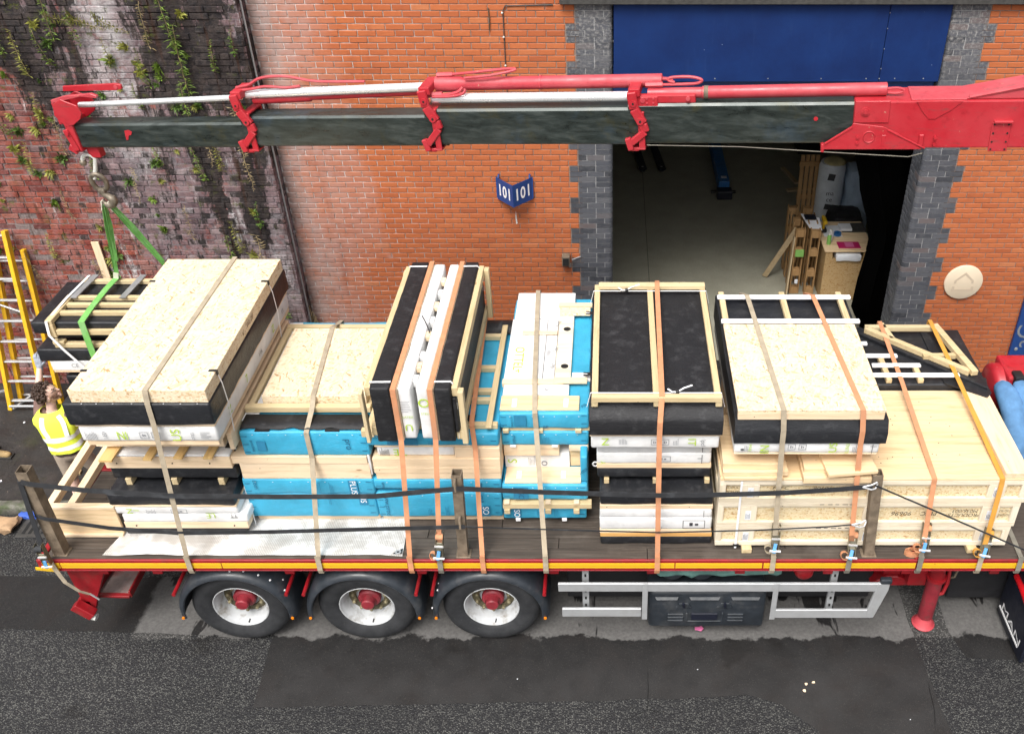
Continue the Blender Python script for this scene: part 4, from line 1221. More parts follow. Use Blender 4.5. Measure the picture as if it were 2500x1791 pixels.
o = MB().ribbon([(-3.80,.62,2.275),(-3.752,.60,2.268),(-3.735,.58,2.05),(-3.73,.50,1.80),(-3.70,.45,1.30)], (0,1,0), .013).build('strapping_band', T('band_white')); tag(o, 'thin white packing band down the side of the lower rear panels', 'band')
MB().box(-3.84,-3.755,.57,.65,2.274,2.280).box(-3.757,-3.750,.57,.65,2.21,2.28).build('edge_protector', T('corner_black'), o)

# long printed board leaning between the first two stacks
o = MB().prism([(-3.64,.66,2.545),(-3.50,.66,2.545),(-3.50,.66,2.555),(-3.64,.66,2.555)], (0,1.75,0)).build('foil_offcut', WF, fix=True)
tag(o, 'strip of white printed foil board lying between the rear stack and the blue one', 'foil board')
txt(o, 'www.proclima', (-3.55, 1.1, 2.534), .06, T('dark_print'), 'top', -90)
o.children[0].location = Vector((-3.57, 1.25, 2.558)) - o.location
pl = bx('side_timber', PY, None, -3.70, -3.655, .40, 2.4, 2.40, 2.60); tag(pl, 'long plank on edge beside the printed foil strip', 'plank')
for i, y in enumerate((.9, 1.35, 1.75)):
    k = bx('wedge_block', PX, None, -3.65, -3.56, y, y+.09, 2.40, 2.455); tag(k, 'small timber wedge between the rear stack and the blue one', 'block', 'timber wedges')

# open timber frame standing on the deck at the rear
t = thing('open_crate', 'open pale timber frame standing on the deck behind the rear post', 'frame', (-5.4, 1.3, DZ))
bx('front_board', T('ply_x'), t, -5.69, -5.02, .33, .36, DZ+.02, 1.665)
bx('board_lip', PX, t, -5.69, -5.02, .30, .33, DZ+.002, DZ+.04)
bx('board_lip', PX, t, -5.69, -5.02, .325, .395, 1.666, 1.70)
for x in (-5.72, -5.50):
    MB().beam((x, .40, 1.625), (x-.0, 2.35, 1.69), .075, .085).build('rail', PY, t, bevel=.003)
bx('back_board', PX, t, -5.75, -5.05, 2.36, 2.41, DZ+.004, 1.70)
MB().prism([(-5.74,.30,DZ+.03),(-5.70,.30,DZ+.03),(-5.70,.33,1.66),(-5.74,.33,1.66)], (0,.035,0)).build('corner_post', T('flange_z'), t, fix=True)

# ================================================================ stack B (blue panels with an OSB sheet inset on top)
random.seed(37)
t = crate_thing('timber_bearer', 'pale bearer board under the first blue stack', 'bearer', -3.71, -2.43, .55, 2.4, DZ)
bx('board', PX, t, -3.71, -2.43, .56, 2.4, DZ+.002, 1.395)
def blue_panel(label, x0, x1, y0, y1, z0, z1, prints=(), marks=(), blocks=(), lines=()):
    t = crate_thing('wrapped_cassette', label, 'panel', x0, x1, y0, y1, z0)
    sbx('blue_membrane', BL, t, x0, x1, y0, y1, z0, z1, amp=.008, sc=2.6)
    y = y0 - .013
    for x, z, w, h in blocks: solid_mark(t, x-w/2, x+w/2, y, z-h/2, z+h/2, T('blue_block'))
    for s, x, z, size, rot, m in prints: txt(t, s, (x, y-.002, z), size, T(m), 'front', rot)
    for x, z, n, h in lines: small_lines(t, x, y, z, n, 0, h, T('blue_block'))
    b = MB()
    for zz in (z0+.05, z0+.15, z0+.25):
        if zz < z1-.02:
            b.box(x0+.02, x0+.075, y, y+.002, zz, zz+.005); b.box(x1-.075, x1-.02, y, y+.002, zz+.02, zz+.025)
    b.build('edge_tick', T('blue_print'), t)
    staples(t, x0+.05, x1-.05, y+.004, z1-.03, 7, T('paper'))
    return t
blue_panel('deep blue panel printed US, lowest in the first blue stack', -3.74, -2.425, .50, 2.45, 1.398, 1.728,
           [('US', -2.55, 1.66, .085, -90, 'sign_white')], blocks=[(-2.55,1.65,.085,.14)], lines=[(-3.05,1.55,3,.14),(-2.9,1.58,2,.12)])
blue_panel('blue panel printed PLUS, second in the first blue stack', -3.73, -2.41, .49, 2.45, 1.732, 1.93,
           [('PLUS', -2.62, 1.83, .085, -90, 'sign_white'), ('com', -3.60, 1.87, .07, -90, 'blue_print')], blocks=[(-2.62,1.83,.09,.19)], lines=[(-3.0,1.76,4,.15),(-2.86,1.76,3,.15)])
t = crate_thing('timber_cassette', 'pale two-plank panel between blue panels in the first blue stack', 'panel', -3.78, -2.40, .49, 2.45, 1.935)
bx('lower_plank', PX, t, -3.71, -2.42, .495, 2.45, 1.935, 2.14)
bx('upper_plank', PX, t, -3.775, -2.43, .485, 2.45, 2.142, 2.232)
t = blue_panel('tall blue panel with strand board sheet and black flap, top of the first blue stack', -3.63, -2.385, .50, 2.46, 2.236, 2.535,
           [('pro', -2.58, 2.39, .095, -90, 'blue_print'), ('proclima', -3.52, 2.37, .04, -90, 'blue_print')], blocks=[(-3.435,2.37,.085,.12)])
# black felt flap along the front edge, wavy
b = MB(); N = 26; pts = []
for i in range(N+1):
    x = -3.62 + 1.22*i/N
    w = .018*sin(i*.75) + .014*noise.noise(Vector((i*.4, 2, 0)))
    pts.append([(x, .515+max(0,w)*1.2, 2.550+abs(w)*.6), (x, .62+w, 2.565), (x, .74, 2.566)])
vs = [p for r in pts for p in r]; fs = []
for i in range(N):
    for k in range(2): fs.append((i*3+k, (i+1)*3+k, (i+1)*3+k+1, i*3+k+1))
b.add(vs, fs); o = b.build('felt_flap', T('black_felt'), t, smooth=True); o.modifiers.new('s','SOLIDIFY').thickness = .004
for x in (-3.40, -2.72): solid = MB().box(x-.07, x+.07, .503, .60, 2.540, 2.549).build('vent_pad', T('dark_void'), t)
bx('front_batten', TRX, t, -3.63, -2.39, .76, .83, 2.57, 2.635)
bx('back_batten', TRX, t, -3.63, -2.39, 2.24, 2.31, 2.54, 2.605)
for x in (-3.60, -3.05, -2.43): bx('side_batten', TRY, t, x-.03, x+.03, .835, 2.235, 2.542, 2.60)
bx('strand_board', T('osb_bright'), t, -3.47, -2.44, .845, 2.06, 2.605, 2.712, .004)
for x in (-3.43, -2.70):
    bx('felt_square', T('black_felt'), t, x, x+.17, 2.08, 2.22, 2.541, 2.546, 0)
    MB().tube([(x+.08,2.15,2.547),(x+.08,2.15,2.552),(x+.095,2.16,2.575),(x+.075,2.17,2.585)], .007, 8).build('cable_end', T('galv'), t)

# ================================================================ stack C (blue panels under the upright bundle)
t = crate_thing('timber_bearer', 'pale bearer board under the second blue stack', 'bearer', -2.40, -1.14, .55, 2.4, DZ)
bx('board', PX, t, -2.40, -1.14, .56, 2.4, DZ+.002, 1.395)
blue_panel('deep blue panel printed SOLITEX, lowest in the second blue stack', -2.42, -1.135, .50, 2.45, 1.398, 1.735,
           [('www.procl', -2.31, 1.58, .072, -90, 'blue_print'), ('clima', -1.335, 1.70, .085, -90, 'blue_print'), ('SO', -1.31, 1.50, .09, -90, 'sign_white')], blocks=[(-1.31,1.49,.10,.14)], lines=[(-1.9,1.43,3,.13),(-1.72,1.43,3,.13),(-1.58,1.46,2,.2)])
blue_panel('blue panel below a pale timber panel, second in the second blue stack', -2.41, -1.125, .49, 2.45, 1.80, 1.925,
           [('ww', -2.31, 1.86, .065, -90, 'blue_print'), ('ma', -1.33, 1.85, .08, -90, 'blue_print')])
k = bx('gap_spacer', T('black_felt'), None, -2.38, -1.16, .6, 2.3, 1.745, 1.788); tag(k, 'dark spacer between two blue panels of the second blue stack', 'spacer')
t = crate_thing('timber_cassette', 'pale three-plank panel over blue ones in the second blue stack', 'panel', -2.38, -1.11, .49, 2.45, 1.93)
bx('plank', PX, t, -2.37, -1.12, .495, 2.45, 1.93, 2.01); bx('plank', PX, t, -2.38, -1.115, .488, 2.45, 2.012, 2.09); bx('plank', PX, t, -2.38, -1.115, .489, 2.45, 2.092, 2.205)
t = crate_thing('foil_cassette', 'grey foil faced board with green lettering in the second blue stack', 'panel', -2.34, -1.12, .52, 2.45, 2.208)
sbx('foil_board', WF, t, -2.33, -1.56, .53, 2.45, 2.208, 2.335, amp=.003)
bx('timber_end', PX, t, -1.555, -1.11, .50, 2.45, 2.208, 2.335)
bx('timber_cap', PX, t, -2.34, -1.11, .51, 2.45, 2.336, 2.358)
txt(t, 'TE', (-2.10, .519, 2.265), .12, T('lime_print'), 'front', 180); small_lines(t, -2.30, .519, 2.22, 9, 0, .10, T('dark_print'), gap=.011)
t = blue_panel('blue panel with timber battens and black pad, carrying the upright bundle', -2.425, -1.115, .50, 2.46, 2.362, 2.515,
               [('com', -2.12, 2.42, .06, 180, 'blue_print')], blocks=[(-2.05,2.42,.3,.08)], lines=[(-1.8,2.38,8,.08)])
bx('front_batten', TRX, t, -2.42, -1.12, .56, .62, 2.522, 2.575)
for y in (.95, 1.10, 1.50, 2.10): bx('cross_batten', TRX, t, -2.40, -1.18, y, y+.065, 2.522, 2.575)
for x in (-2.35, -1.20): bx('side_batten', TRY, t, x-.03, x+.03, .50, 2.3, 2.5755, 2.60)
bx('felt_square', T('black_felt'), t, -1.52, -1.36, .66, .78, 2.520, 2.526, 0)
bx('side_spacer', TRX, t, -2.42, -2.30, .44, .50, 2.52, 2.60)
b = MB(); pts = []
for i in range(15):
    x = -1.52 + .42*i/14; w = .03*noise.noise(Vector((i*.5, 5, 0)))
    pts += [(x, 2.20+w, 2.55), (x, 2.34, 2.60+w), (x, 2.46, 2.56)]
fs = []
for i in range(14):
    for k in range(2): fs.append((i*3+k,(i+1)*3+k,(i+1)*3+k+1,i*3+k+1))
o = b.add(pts, fs).build('felt_flap', T('black_felt'), t, smooth=True); o.modifiers.new('s','SOLIDIFY').thickness = .004
k = sbx('foil_scrap', WF, None, -2.425, -2.40, .50, .62, 1.98, 2.33, amp=.02, rad=.005, step=.05); tag(k, 'torn grey foil scrap hanging between the two blue stacks', 'foil')

# ================================================================ upright bundle D
random.seed(41)
def upright(label, x0, x1, y0, y1, z0, z1, kind, extra=None):
    t = crate_thing('upright_cassette', label, 'panel', x0, x1, y0, y1, z0)
    return t
DZ0, DZ1, DY0, DY1 = 2.605, 3.225, .27, 2.60
t = upright('panel on edge printed U, with black face and timber cheek, in the upright bundle', -2.23, -1.83, DY0, DY1, DZ0, DZ1, 0)
sbx('black_wrap', T('black_felt'), t, -2.215, -2.03, DY0+.0, DY1, DZ0, DZ1+.01, amp=.006, sc=5)
bx('timber_cheek', PY, t, -2.028, -1.965, DY0+.01, DY1-.03, DZ0+.01, DZ1-.005)
sbx('foil_face', WF, t, -1.963, -1.845, DY0+.02, DY1-.03, DZ0+.02, DZ1, amp=.004)
bx('outer_batten', TRY, t, -2.275, -2.218, DY0+.06, DY1-.05, DZ1-.12, DZ1-.02)
bx('outer_batten', TRY, t, -2.275, -2.218, DY0+.06, DY1-.05, DZ0+.03, DZ0+.13)
bx('end_batten', T('treated_z'), t, -2.31, -2.278, DY0-.03, DY0+.05, DZ0+.01, DZ1-.03)
bx('end_batten', T('treated_z'), t, -2.31, -2.278, DY1-.12, DY1-.02, DZ0+.06, DZ1-.08)
txt(t, 'U', (-1.905, DY0+.008, DZ0+.17), .11, T('lime_print'), 'front', 180); small_lines(t, -1.955, DY0+.010, DZ0+.35, 7, .10, 0, T('grey_print'), vert=False, gap=.02)
txt(t, 'LATEX', (-1.90, DY0+.008, DZ0+.29), .035, T('lime_print'), 'front', 0)
t = upright('panel on edge printed O, with black face and timber cheek, in the upright bundle', -1.80, -1.40, DY0, DY1, DZ0, DZ1, 1)
sbx('foil_face', WF, t, -1.795, -1.69, DY0+.02, DY1-.03, DZ0+.02, DZ1, amp=.004)
bx('timber_cheek', PY, t, -1.688, -1.63, DY0+.01, DY1-.03, DZ0+.01, DZ1-.005)
sbx('black_wrap', T('black_felt'), t, -1.628, -1.475, DY0-.01, DY1, DZ0+.01, DZ1+.012, amp=.006, sc=5)
bx('outer_batten', TRY, t, -1.472, -1.415, DY0+.04, DY1-.05, DZ1-.11, DZ1-.01)
bx('felt_side', T('black_felt'), t, -1.472, -1.44, DY0+.02, DY1-.08, DZ0+.10, DZ1-.12)
bx('outer_batten', TRY, t, -1.472, -1.415, DY0+.04, DY1-.05, DZ0+.0, DZ0+.095)
bx('end_batten', T('treated_z'), t, -1.412, -1.36, DY0-.02, DY0+.06, DZ0-.01, DZ1-.02)
bx('end_batten', T('treated_z'), t, -1.412, -1.36, DY1-.14, DY1-.06, DZ0-.02, DZ1-.02)
txt(t, 'O', (-1.735, DY0+.008, DZ0+.45), .14, T('lime_print'), 'front', 0); txt(t, 'STEU', (-1.735, DY0+.008, DZ0+.33), .035, T('lime_print'), 'front', 0)
for i, y in enumerate((.42, .62, .80, 1.15, 1.42, 1.70, 1.95, 2.2)):
    k = bx('packing_block', PX if i % 2 else WF, None, -1.842, -1.798, y, y+.10, DZ1-.09+.02*(i%2), DZ1-.012); tag(k, 'little packing block in the channel of the upright bundle', 'block', 'packing blocks in the upright bundle')
o = MB().tube([(-1.82,1.2,3.15),(-1.81,1.22,3.24),(-1.85,1.27,3.31),(-1.88,1.30,3.36)], .006, 6).build('cable_tail', T('black_paint'), smooth=True); tag(o, 'black cable tail poking out of the upright bundle', 'cable')
for y, nm in ((.36,'near'), (2.48,'far')):
    o = MB().ribbon([(-1.63,y,DZ1+.022),(-1.48,y,DZ1+.024),(-1.462,y,DZ1),(-1.44,y-.02,DZ0+.4),(-1.45,y-.05,DZ0+.02)], (0,1,0), .022).build('strapping_band', T('band_white'))
    MB().ribbon([(-2.22,y,DZ1-.1),(-2.222,y,DZ1+.018),(-2.03,y,DZ1+.02)], (0,1,0), .022).build('band_end', T('band_white'), o)
    tag(o, 'white packing band round the %s end of the upright bundle' % ('yard' if y < 1 else 'wall'), 'band')
# ================================================================ stack E (blue with white boards on top)
random.seed(43)
k = bx('timber_bearer', PX, None, -1.09, -.59, .60, 2.4, DZ+.002, 1.37); tag(k, 'short pale bearer board under the stack of blue and white boards', 'bearer')
t = blue_panel('blue panel printed SO with a knotty bearer on it, lowest under the white boards', -1.13, -.27, .50, 2.45, 1.375, 1.565,
               [('SO', -.99, 1.46, .085, -90, 'sign_white')], blocks=[(-.99,1.48,.085,.15)], lines=[(-.78,1.42,4,.1),(-.6,1.42,4,.1)])
bx('bearer', TRX, t, -1.12, -.215, .44, .52, 1.57, 1.635)
for x in (-1.08,-.66,-.37): bx('foot_block', TRY, t, x-.03, x+.03, .425, .50, 1.51, 1.569); bx('spacer', PX, t, x-.025, x+.03, .43, .52, 1.637, 1.66)
for x in (-.98,-.50): bx('white_tab', T('white_plastic'), t, x-.025, x+.025, .475, .487, 1.36, 1.40, .002)
t = blue_panel('blue panel with knotty board face and white tabs, below the white boards', -1.12, -.255, .48, 2.45, 1.662, 1.86, [('USC', -.93, 1.76, .08, -90, 'blue_print')], blocks=[(-.93,1.76,.15,.16)])
bx('board_face', PX, t, -1.09, -.32, .50, .735, 1.862, 1.884)
for x in (-.95,-.50): bx('white_tab', T('white_plastic'), t, x-.024, x+.024, .55, .66, 1.885, 1.895, .002)
bx('foil_label', WF, t, -1.10, -.44, .738, 1.5, 1.87, 2.06, .002)
bx('plank', PX, t, -1.10, -.54, .700, 1.5, 2.062, 2.205)
bx('plank', PX, t, -.44, -.245, .690, 1.5, 2.13, 2.205)
bx('board_face', T('ply_x'), t, -.435, -.33, .76, 1.5, 1.87, 2.128)
sbx('blue_side', BL, t, -.325, -.25, .52, 2.4, 1.862, 2.2, amp=.006)
txt(t, 'S', (-1.02, .733, 1.96), .13, T('lime_print'), 'front', 90); small_lines(t, -.86, .734, 1.90, 8, 0, .13, T('grey_print'))
txt(t, '-ma', (-.295, .512, 2.02), .07, T('blue_print'), 'front', 45)
MB().lathe([(.030,-.003),(.030,.003),(.022,.003),(.022,-.003),(.030,-.003)], (-.70,.733,1.93), 'y', 20).build('printed_ring', T('grey_print'), t, fix=True)
t = blue_panel('narrow blue panel under small timber spacers, second from the white boards', -1.11, -.24, .685, 2.75, 2.21, 2.385, [('mos', -.98, 2.30, .06, -90, 'blue_print')], lines=[(-.7,2.24,6,.1)])
for x in (-1.06,-.72,-.34): bx('spacer', TRX, t, x-.03, x+.03, .66, .70, 2.386, 2.43)
bx('bearer', TRX, t, -1.10, -.20, .70, .76, 2.387, 2.43)
for x in (-1.0,-.58): bx('white_tab', T('white_plastic'), t, x-.03, x+.03, .665, .676, 2.20, 2.225, .002)
t = blue_panel('top blue panel bordered in blue with white boards over it', -1.12, -.235, .68, 2.82, 2.432, 2.62,
               [('proclima', -.99, 2.53, .035, -90, 'blue_print'), ('BE', -.66, 2.46, .05, 0, 'blue_print')], blocks=[(-.91,2.54,.12,.13)])
bx('board_face', T('ply_x'), t, -1.11, -.33, .72, .94, 2.622, 2.645)
for x in (-.97,-.46): bx('white_tab', T('white_plastic'), t, x-.024, x+.024, .75, .88, 2.646, 2.656, .002)
bx('white_board', WF, t, -1.10, -.44, .945, 1.10, 2.622, 2.66, .003)
bx('plank', PX, t, -1.12, -.50, 1.105, 1.18, 2.622, 2.68)
bx('white_board', WF, t, -1.11, -.72, 1.185, 2.31, 2.622, 2.67, .003)
bx('white_board', WF, t, -1.09, -.43, 2.32, 2.86, 2.622, 2.675, .003)
bx('white_board', WF, t, -.715, -.60, 1.185, 2.31, 2.622, 2.662, .003)
bx('plank', PX, t, -.98, -.60, 1.98, 2.05, 2.676, 2.69)
bx('pale_panel', T('flange_x'), t, -.595, -.43, 1.19, 2.315, 2.622, 2.660, .003)
for y in (1.42, 2.12):
    MB().lathe([(.0005,0),(.038,0),(.040,.002)], (-.50, y, 2.6608), 'z', 20).build('drilled_hole', T('dark_void'), t)
bx('cross_plank', PX, t, -.60, -.26, 1.10, 1.19, 2.667, 2.69)
bx('white_offcut', WF, t, -.42, -.22, 1.20, 1.34, 2.622, 2.64, .003)
bx('strand_offcut', T('osb_bright'), t, -.60, -.25, 2.36, 2.52, 2.677, 2.692, .003)
bx('cross_plank', PX, t, -.61, -.23, 2.53, 2.61, 2.677, 2.70)
txt(t, 'OTTEL', (-.99, 1.55, 2.672), .14, T('lime_print'), 'top', -90); txt(t, '4', (-.98, 1.32, 2.672), .10, T('lime_print'), 'top', 0)
for s, x, y in (('0x7',-.62,1.40),('D57',-.60,1.72),('x-i-32',-.60,2.22),('C',-.66,1.0)): txt(t, s, (x, y, 2.6775 if x < -.615 else 2.664), .05, T('dark_print'), 'top', 70)
small_lines(t, -.70, 1.60, 2.6725, 8, .05, 0, T('grey_print'), face='top')
txt(t, 'na', (-.29, .80, 2.633), .07, T('blue_print'), 'top', 45)
for y in (1.24, 2.40):
    o = MB().ribbon([(-.30,y,2.695),(-.225,y,2.69),(-.20,y-.02,2.45),(-.20,y-.05,2.0)], (0,1,0), .012).build('strapping_band', T('band_white')); tag(o, 'thin white band down the white topped stack, %s' % ('beside the white offcut' if y < 2 else 'beside the strand board offcut'), 'band', 'bands on the white topped stack')
    MB().box(-.30,-.222,y-.03,y+.03,2.690,2.6935).build('edge_protector', T('corner_black'), o)
for y, z in ((1.0, 2.36), (2.05, 2.45), (.62, 2.02)):
    o = MB().lathe([(.026+.008*cos(a), .008*sin(a)) for a in [2*pi*i/8 for i in range(9)]], (-.175, y, z), 'y', 18).build('white_ring', T('white_plastic'), smooth=True, fix=True)
    tag(o, 'white plastic ring hanging between the white topped stack and the black frame', 'ring', 'white plastic rings')

# ================================================================ stack F (black panel with timber frame on top)
random.seed(47)
t = crate_thing('timber_cassette', 'lowest panel under the black framed stack, white foil over an amber plank', 'panel', -.13, 1.0, .2, 2.4, DZ)
sbx('black_wrap', BK, t, -.125, 1.0, .205, 2.4, DZ+.004, 1.415)
bx('amber_plank', T('orange_pine_x'), t, -.125, 1.0, .20, 2.4, 1.417, 1.468)
bx('timber_edge', PX, t, -.13, .99, .198, 2.4, 1.47, 1.52)
sbx('foil_board', WF, t, -.13, .99, .196, 2.4, 1.522, 1.68, amp=.004)
sbx('foil_board', WF, t, -.125, .985, .20, 2.4, 1.682, 1.80, amp=.004)
bx('timber_edge', PX, t, -.125, .99, .198, 2.4, 1.802, 1.855)
frame_mark(t, .70, .184, 1.55, .22, .11, T('dark_print')); txt(t, '//', (.48,.183,1.55), .05, T('dark_print'), 'front', 0); solid_mark(t, .90,.905,.187,1.70,1.79, T('dark_print'))
t = crate_thing('wrapped_cassette', 'black wrapped panel with spacer blocks in the black framed stack', 'panel', -.12, .99, .2, 2.4, 1.858)
sbx('black_wrap', BK, t, -.125, .99, .20, 2.4, 1.858, 2.01)
for x in (-.06,.42,.93): bx('spacer', TRY, t, x-.025, x+.025, .335, 2.2, 2.013, 2.075)
t = crate_thing('timber_cassette', 'white foil panel with green lettering in the middle of the black framed stack', 'panel', -.16, .97, .35, 2.4, 2.08)
sbx('black_wrap', BK, t, -.15, .96, .355, 2.4, 2.079, 2.205)
bx('timber_edge', PX, t, -.155, .96, .348, 2.4, 2.207, 2.265)
sbx('foil_board', WF, t, -.155, .955, .345, 2.4, 2.267, 2.40, amp=.004); sbx('foil_board', WF, t, -.15, .955, .348, 2.4, 2.402, 2.54, amp=.004)
frame_mark(t, .42, .335, 2.30, .14, .07, T('grey_print')); solid_mark(t, .86,.866,.333,2.28,2.39,T('dark_print')); solid_mark(t, .82,.862,.333,2.34,2.346,T('dark_print')); solid_mark(t, .86,.866,.335,2.42,2.50,T('dark_print'))
txt(t, 'Y', (-.09,.332,2.29), .07, T('lime_print'), 'front', 90)
t = crate_thing('timber_cassette', 'black panel with pale timber frame over it, top of its stack', 'panel', -.21, 1.01, .18, 2.42, 2.60)
sbx('foil_board', WF, t, -.205, 1.005, .245, 2.35, 2.548, 2.70, amp=.004)
bx('timber_edge', PX, t, -.215, 1.01, .235, 2.35, 2.702, 2.752)
txt(t, 'Z', (-.07,.226,2.64), .12, T('lime_print'), 'front', 0); txt(t, 'IT', (.74,.226,2.64), .11, T('lime_print'), 'front', -90); txt(t, 'lpcl', (.85,.226,2.63), .06, T('grey_print'), 'front', -90)
frame_mark(t, .36, .229, 2.60, .07, .07, T('grey_print')); frame_mark(t, .46, .229, 2.60, .07, .07, T('grey_print')); small_lines(t, .57,.229,2.60,4,0,.08,T('grey_print')); small_lines(t,.06,.229,2.61,6,0,.07,T('grey_print'))
# black shell: vertical front and a sloped shoulder
b = MB()
N = 16
rows = [(.19,2.755),(.185,2.90),(.20,2.945),(.30,3.02),(.42,3.035),(.7,3.03),(1.05,3.028),(1.45,3.03),(1.85,3.03),(2.2,3.032),(2.38,3.03),(2.40,2.85),(2.40,2.755)]
vs = []; fs = []
for i in range(N+1):
    x = -.215 + 1.235*i/N
    for yy, zz in rows:
        sag = .012*noise.noise(Vector((x*2.3, yy*2.1, 3))) + .008*noise.noise(Vector((x*6, yy*4.5, 9)))
        vs.append((x, yy, zz + (sag if .25 < yy < 2.3 else 0)))
m = len(rows)
for i in range(N):
    for j in range(m-1): fs.append((i*m+j, (i+1)*m+j, (i+1)*m+j+1, i*m+j+1))
fs += [tuple(range(m-1,-1,-1))[::-1], tuple(N*m+j for j in range(m))[::-1]]
b.add(vs, fs).build('black_membrane', T('black_felt'), t, smooth=True, fix=True, ang=50)
for x in (-.165, .405, .975): bx('long_batten', TRY, t, x-.03, x+.03, .30, 2.36, 3.042, 3.085)
bx('front_batten', TRX, t, -.19, 1.0, .255, .315, 3.087, 3.145)
bx('back_batten', TRX, t, -.15, 1.0, 2.245, 2.33, 3.087, 3.135)
for x in (-.165,.405,.975): bx('end_block', TRY, t, x-.03, x+.03, .262, .298, 3.03, 3.086)
for y, dx in ((.40, .60), (2.22, .15)):
    o = MB().ribbon([(-.24,y-.03,2.95),(-.205,y,3.088),(1.01,y,3.088),(1.045,y-.03,2.95)], (0,1,0), .016).ribbon([(dx,y,3.10),(dx+.06,y+.02,3.13),(dx+.14,y+.05,3.14)], (0,1,0), .02).ribbon([(dx,y,3.10),(dx-.05,y-.02,3.115),(dx-.09,y+.02,3.12)], (0,1,0), .02).build('strapping_band', T('band_white'))
    tag(o, 'knotted white band across the %s end of the black framed panel' % ('yard' if y < 1 else 'wall'), 'band')
    MB().sphere((dx,y,3.098), .022, 8, 6).build('buckle', T('corner_black'), o)

# ================================================================ I-joist crates at the front (H) with plywood top
random.seed(53)
HX0, HX1, HY0 = 1.03, 4.0, .13
levels = [(1.36,1.63),(1.632,1.955),(1.957,2.245)]
FLX, FLZ = T('flange_x'), T('flange_z')
for x in (1.35, 3.62):
    k = bx('timber_bearer', TRY, None, x-.05, x+.05, .08, 2.3, DZ+.002, 1.358); tag(k, 'stubby timber bearer under the pale joist crates', 'bearer', 'bearers under the crates')
for i, (z0, z1) in enumerate(levels):
    lab = ('lowest', 'middle', 'top')[i] + ' of three long pale crates with strand board panels, at the front'
    x1 = HX1 - (.04, .02, 0)[i] + (0 if i == 2 else .0); y0 = HY0 + (.004,.0,-.004)[i]
    t = crate_thing('joist_crate', lab, 'crate', HX0, x1, y0, 1.6, z0)
    bx('bottom_flange', FLX, t, HX0, x1, y0, 1.55, z0, z0+.062)
    bx('top_flange', FLX, t, HX0, x1, y0, 1.55, z1-.055, z1)
    bx('inner_flange', FLX, t, HX0+.01, x1-.01, y0+.018, y0+.12, z1-.085, z1-.056)
    xs = [HX0+.03, 1.33, 2.53, 3.70, x1-.035]
    ws = [.06, .17, .14, .17, .07]
    for x, w in zip(xs, ws): bx('upright', FLZ, t, x-w/2, x+w/2, y0+.002, y0+.2, z0+.0625, z1-.056)
    for a in range(4):
        bx('strand_web', T('osb_web'), t, xs[a]+ws[a]/2+.001, xs[a+1]-ws[a+1]/2-.001, y0+.028, y0+.05, z0+.0625, z1-.0865, 0)
    bx('crate_body', T('osb_web'), t, HX0+.015, x1-.015, y0+.22, 1.53, z0+.063, z1-.056, 0)
    zc = (z0+z1)/2
    for x in (1.33, 2.53, 3.70):
        lb = bx('paper_label', T('paper'), t, x-.028, x+.028, y0-.001, y0+.001, zc-.07, zc+.05, 0)
        small_lines(lb, x-.022, y0-.0022, zc-.055, 4, 0, .085, T('dark_print'), gap=.012)
    y = y0 + .0265
    if i == 2:
        txt(t, 'PRODUCTS', (1.165, y, zc+.03), .045, T('ink'), 'front', 0, sx=.85, shear=.2); txt(t, 'M036/003', (1.165, y, zc-.025), .045, T('ink'), 'front', 0, sx=.85, shear=.2)
        txt(t, 'PEFC', (1.62, y, zc+.025), .055, T('ink'), 'front', 0, sx=1.35, shear=.2); txt(t, '90696', (2.02, y, zc+.02), .055, T('ink'), 'front', 0, sx=1.35, shear=.2)
    if i == 1:
        txt(t, '90696', (2.85, y, zc-.01), .075, T('ink'), 'front', 180, sx=1.1, shear=.2); txt(t, 'PEFC', (3.12, y, zc-.01), .075, T('ink'), 'front', 180, shear=.2)
        txt(t, 'M036/003', (3.47, y, zc+.025), .062, T('ink'), 'front', 180, shear=.2); txt(t, 'PRODUCTS', (3.47, y, zc-.03), .062, T('ink'), 'front', 180, shear=.2)
        txt(t, 'ITED NO', (3.86, y, zc+.025), .042, T('ink'), 'front', 180, sx=.7, shear=.2); txt(t, 'ENGINEERED', (3.86, y, zc-.03), .042, T('ink'), 'front', 180, sx=.55, shear=.2)
    b = MB()
    for x in (2.02, 2.10, 2.17, 2.24, 2.31):
        b.box(x, x+random.uniform(.03,.06), y0-.001, y0+.001, z1-.03, z1-.022)
    b.build('flange_print', T('dark_print'), t)
o = MB().ribbon([(1.235,HY0-.012,2.245),(1.235,HY0-.012,1.34)], (1,0,0), .022).build('strapping_band', T('band_white')); tag(o, 'white packing band down one end of the pale crates', 'band')
bx('buckle', T('corner_black'), o, 1.21, 1.27, HY0-.016, HY0-.009, 1.365, 1.395, 0)
ply = thing('plywood_sheet', 'wide plywood sheet laid over the pale crates', 'plywood', (2.5, .8, 2.247))
bx('sheet', T('ply_x'), ply, HX0, 3.99, HY0-.006, 1.52, 2.247, 2.268, .002)
for i in range(26):
    x, y = random.uniform(2.5,3.9), random.uniform(.2,1.4)
    MB().add([(x+.006*cos(a), y+.008*sin(a), 2.2695) for a in [2*pi*q/6 for q in range(6)]], [tuple(range(6))]).build('screw_mark', T('brown_ink'), ply)
k = bx('edge_timber', PY, None, 3.74, 3.975, .13, 1.50, 2.270, 2.335); tag(k, 'thick pale plank lying along the end of the plywood sheet', 'plank')
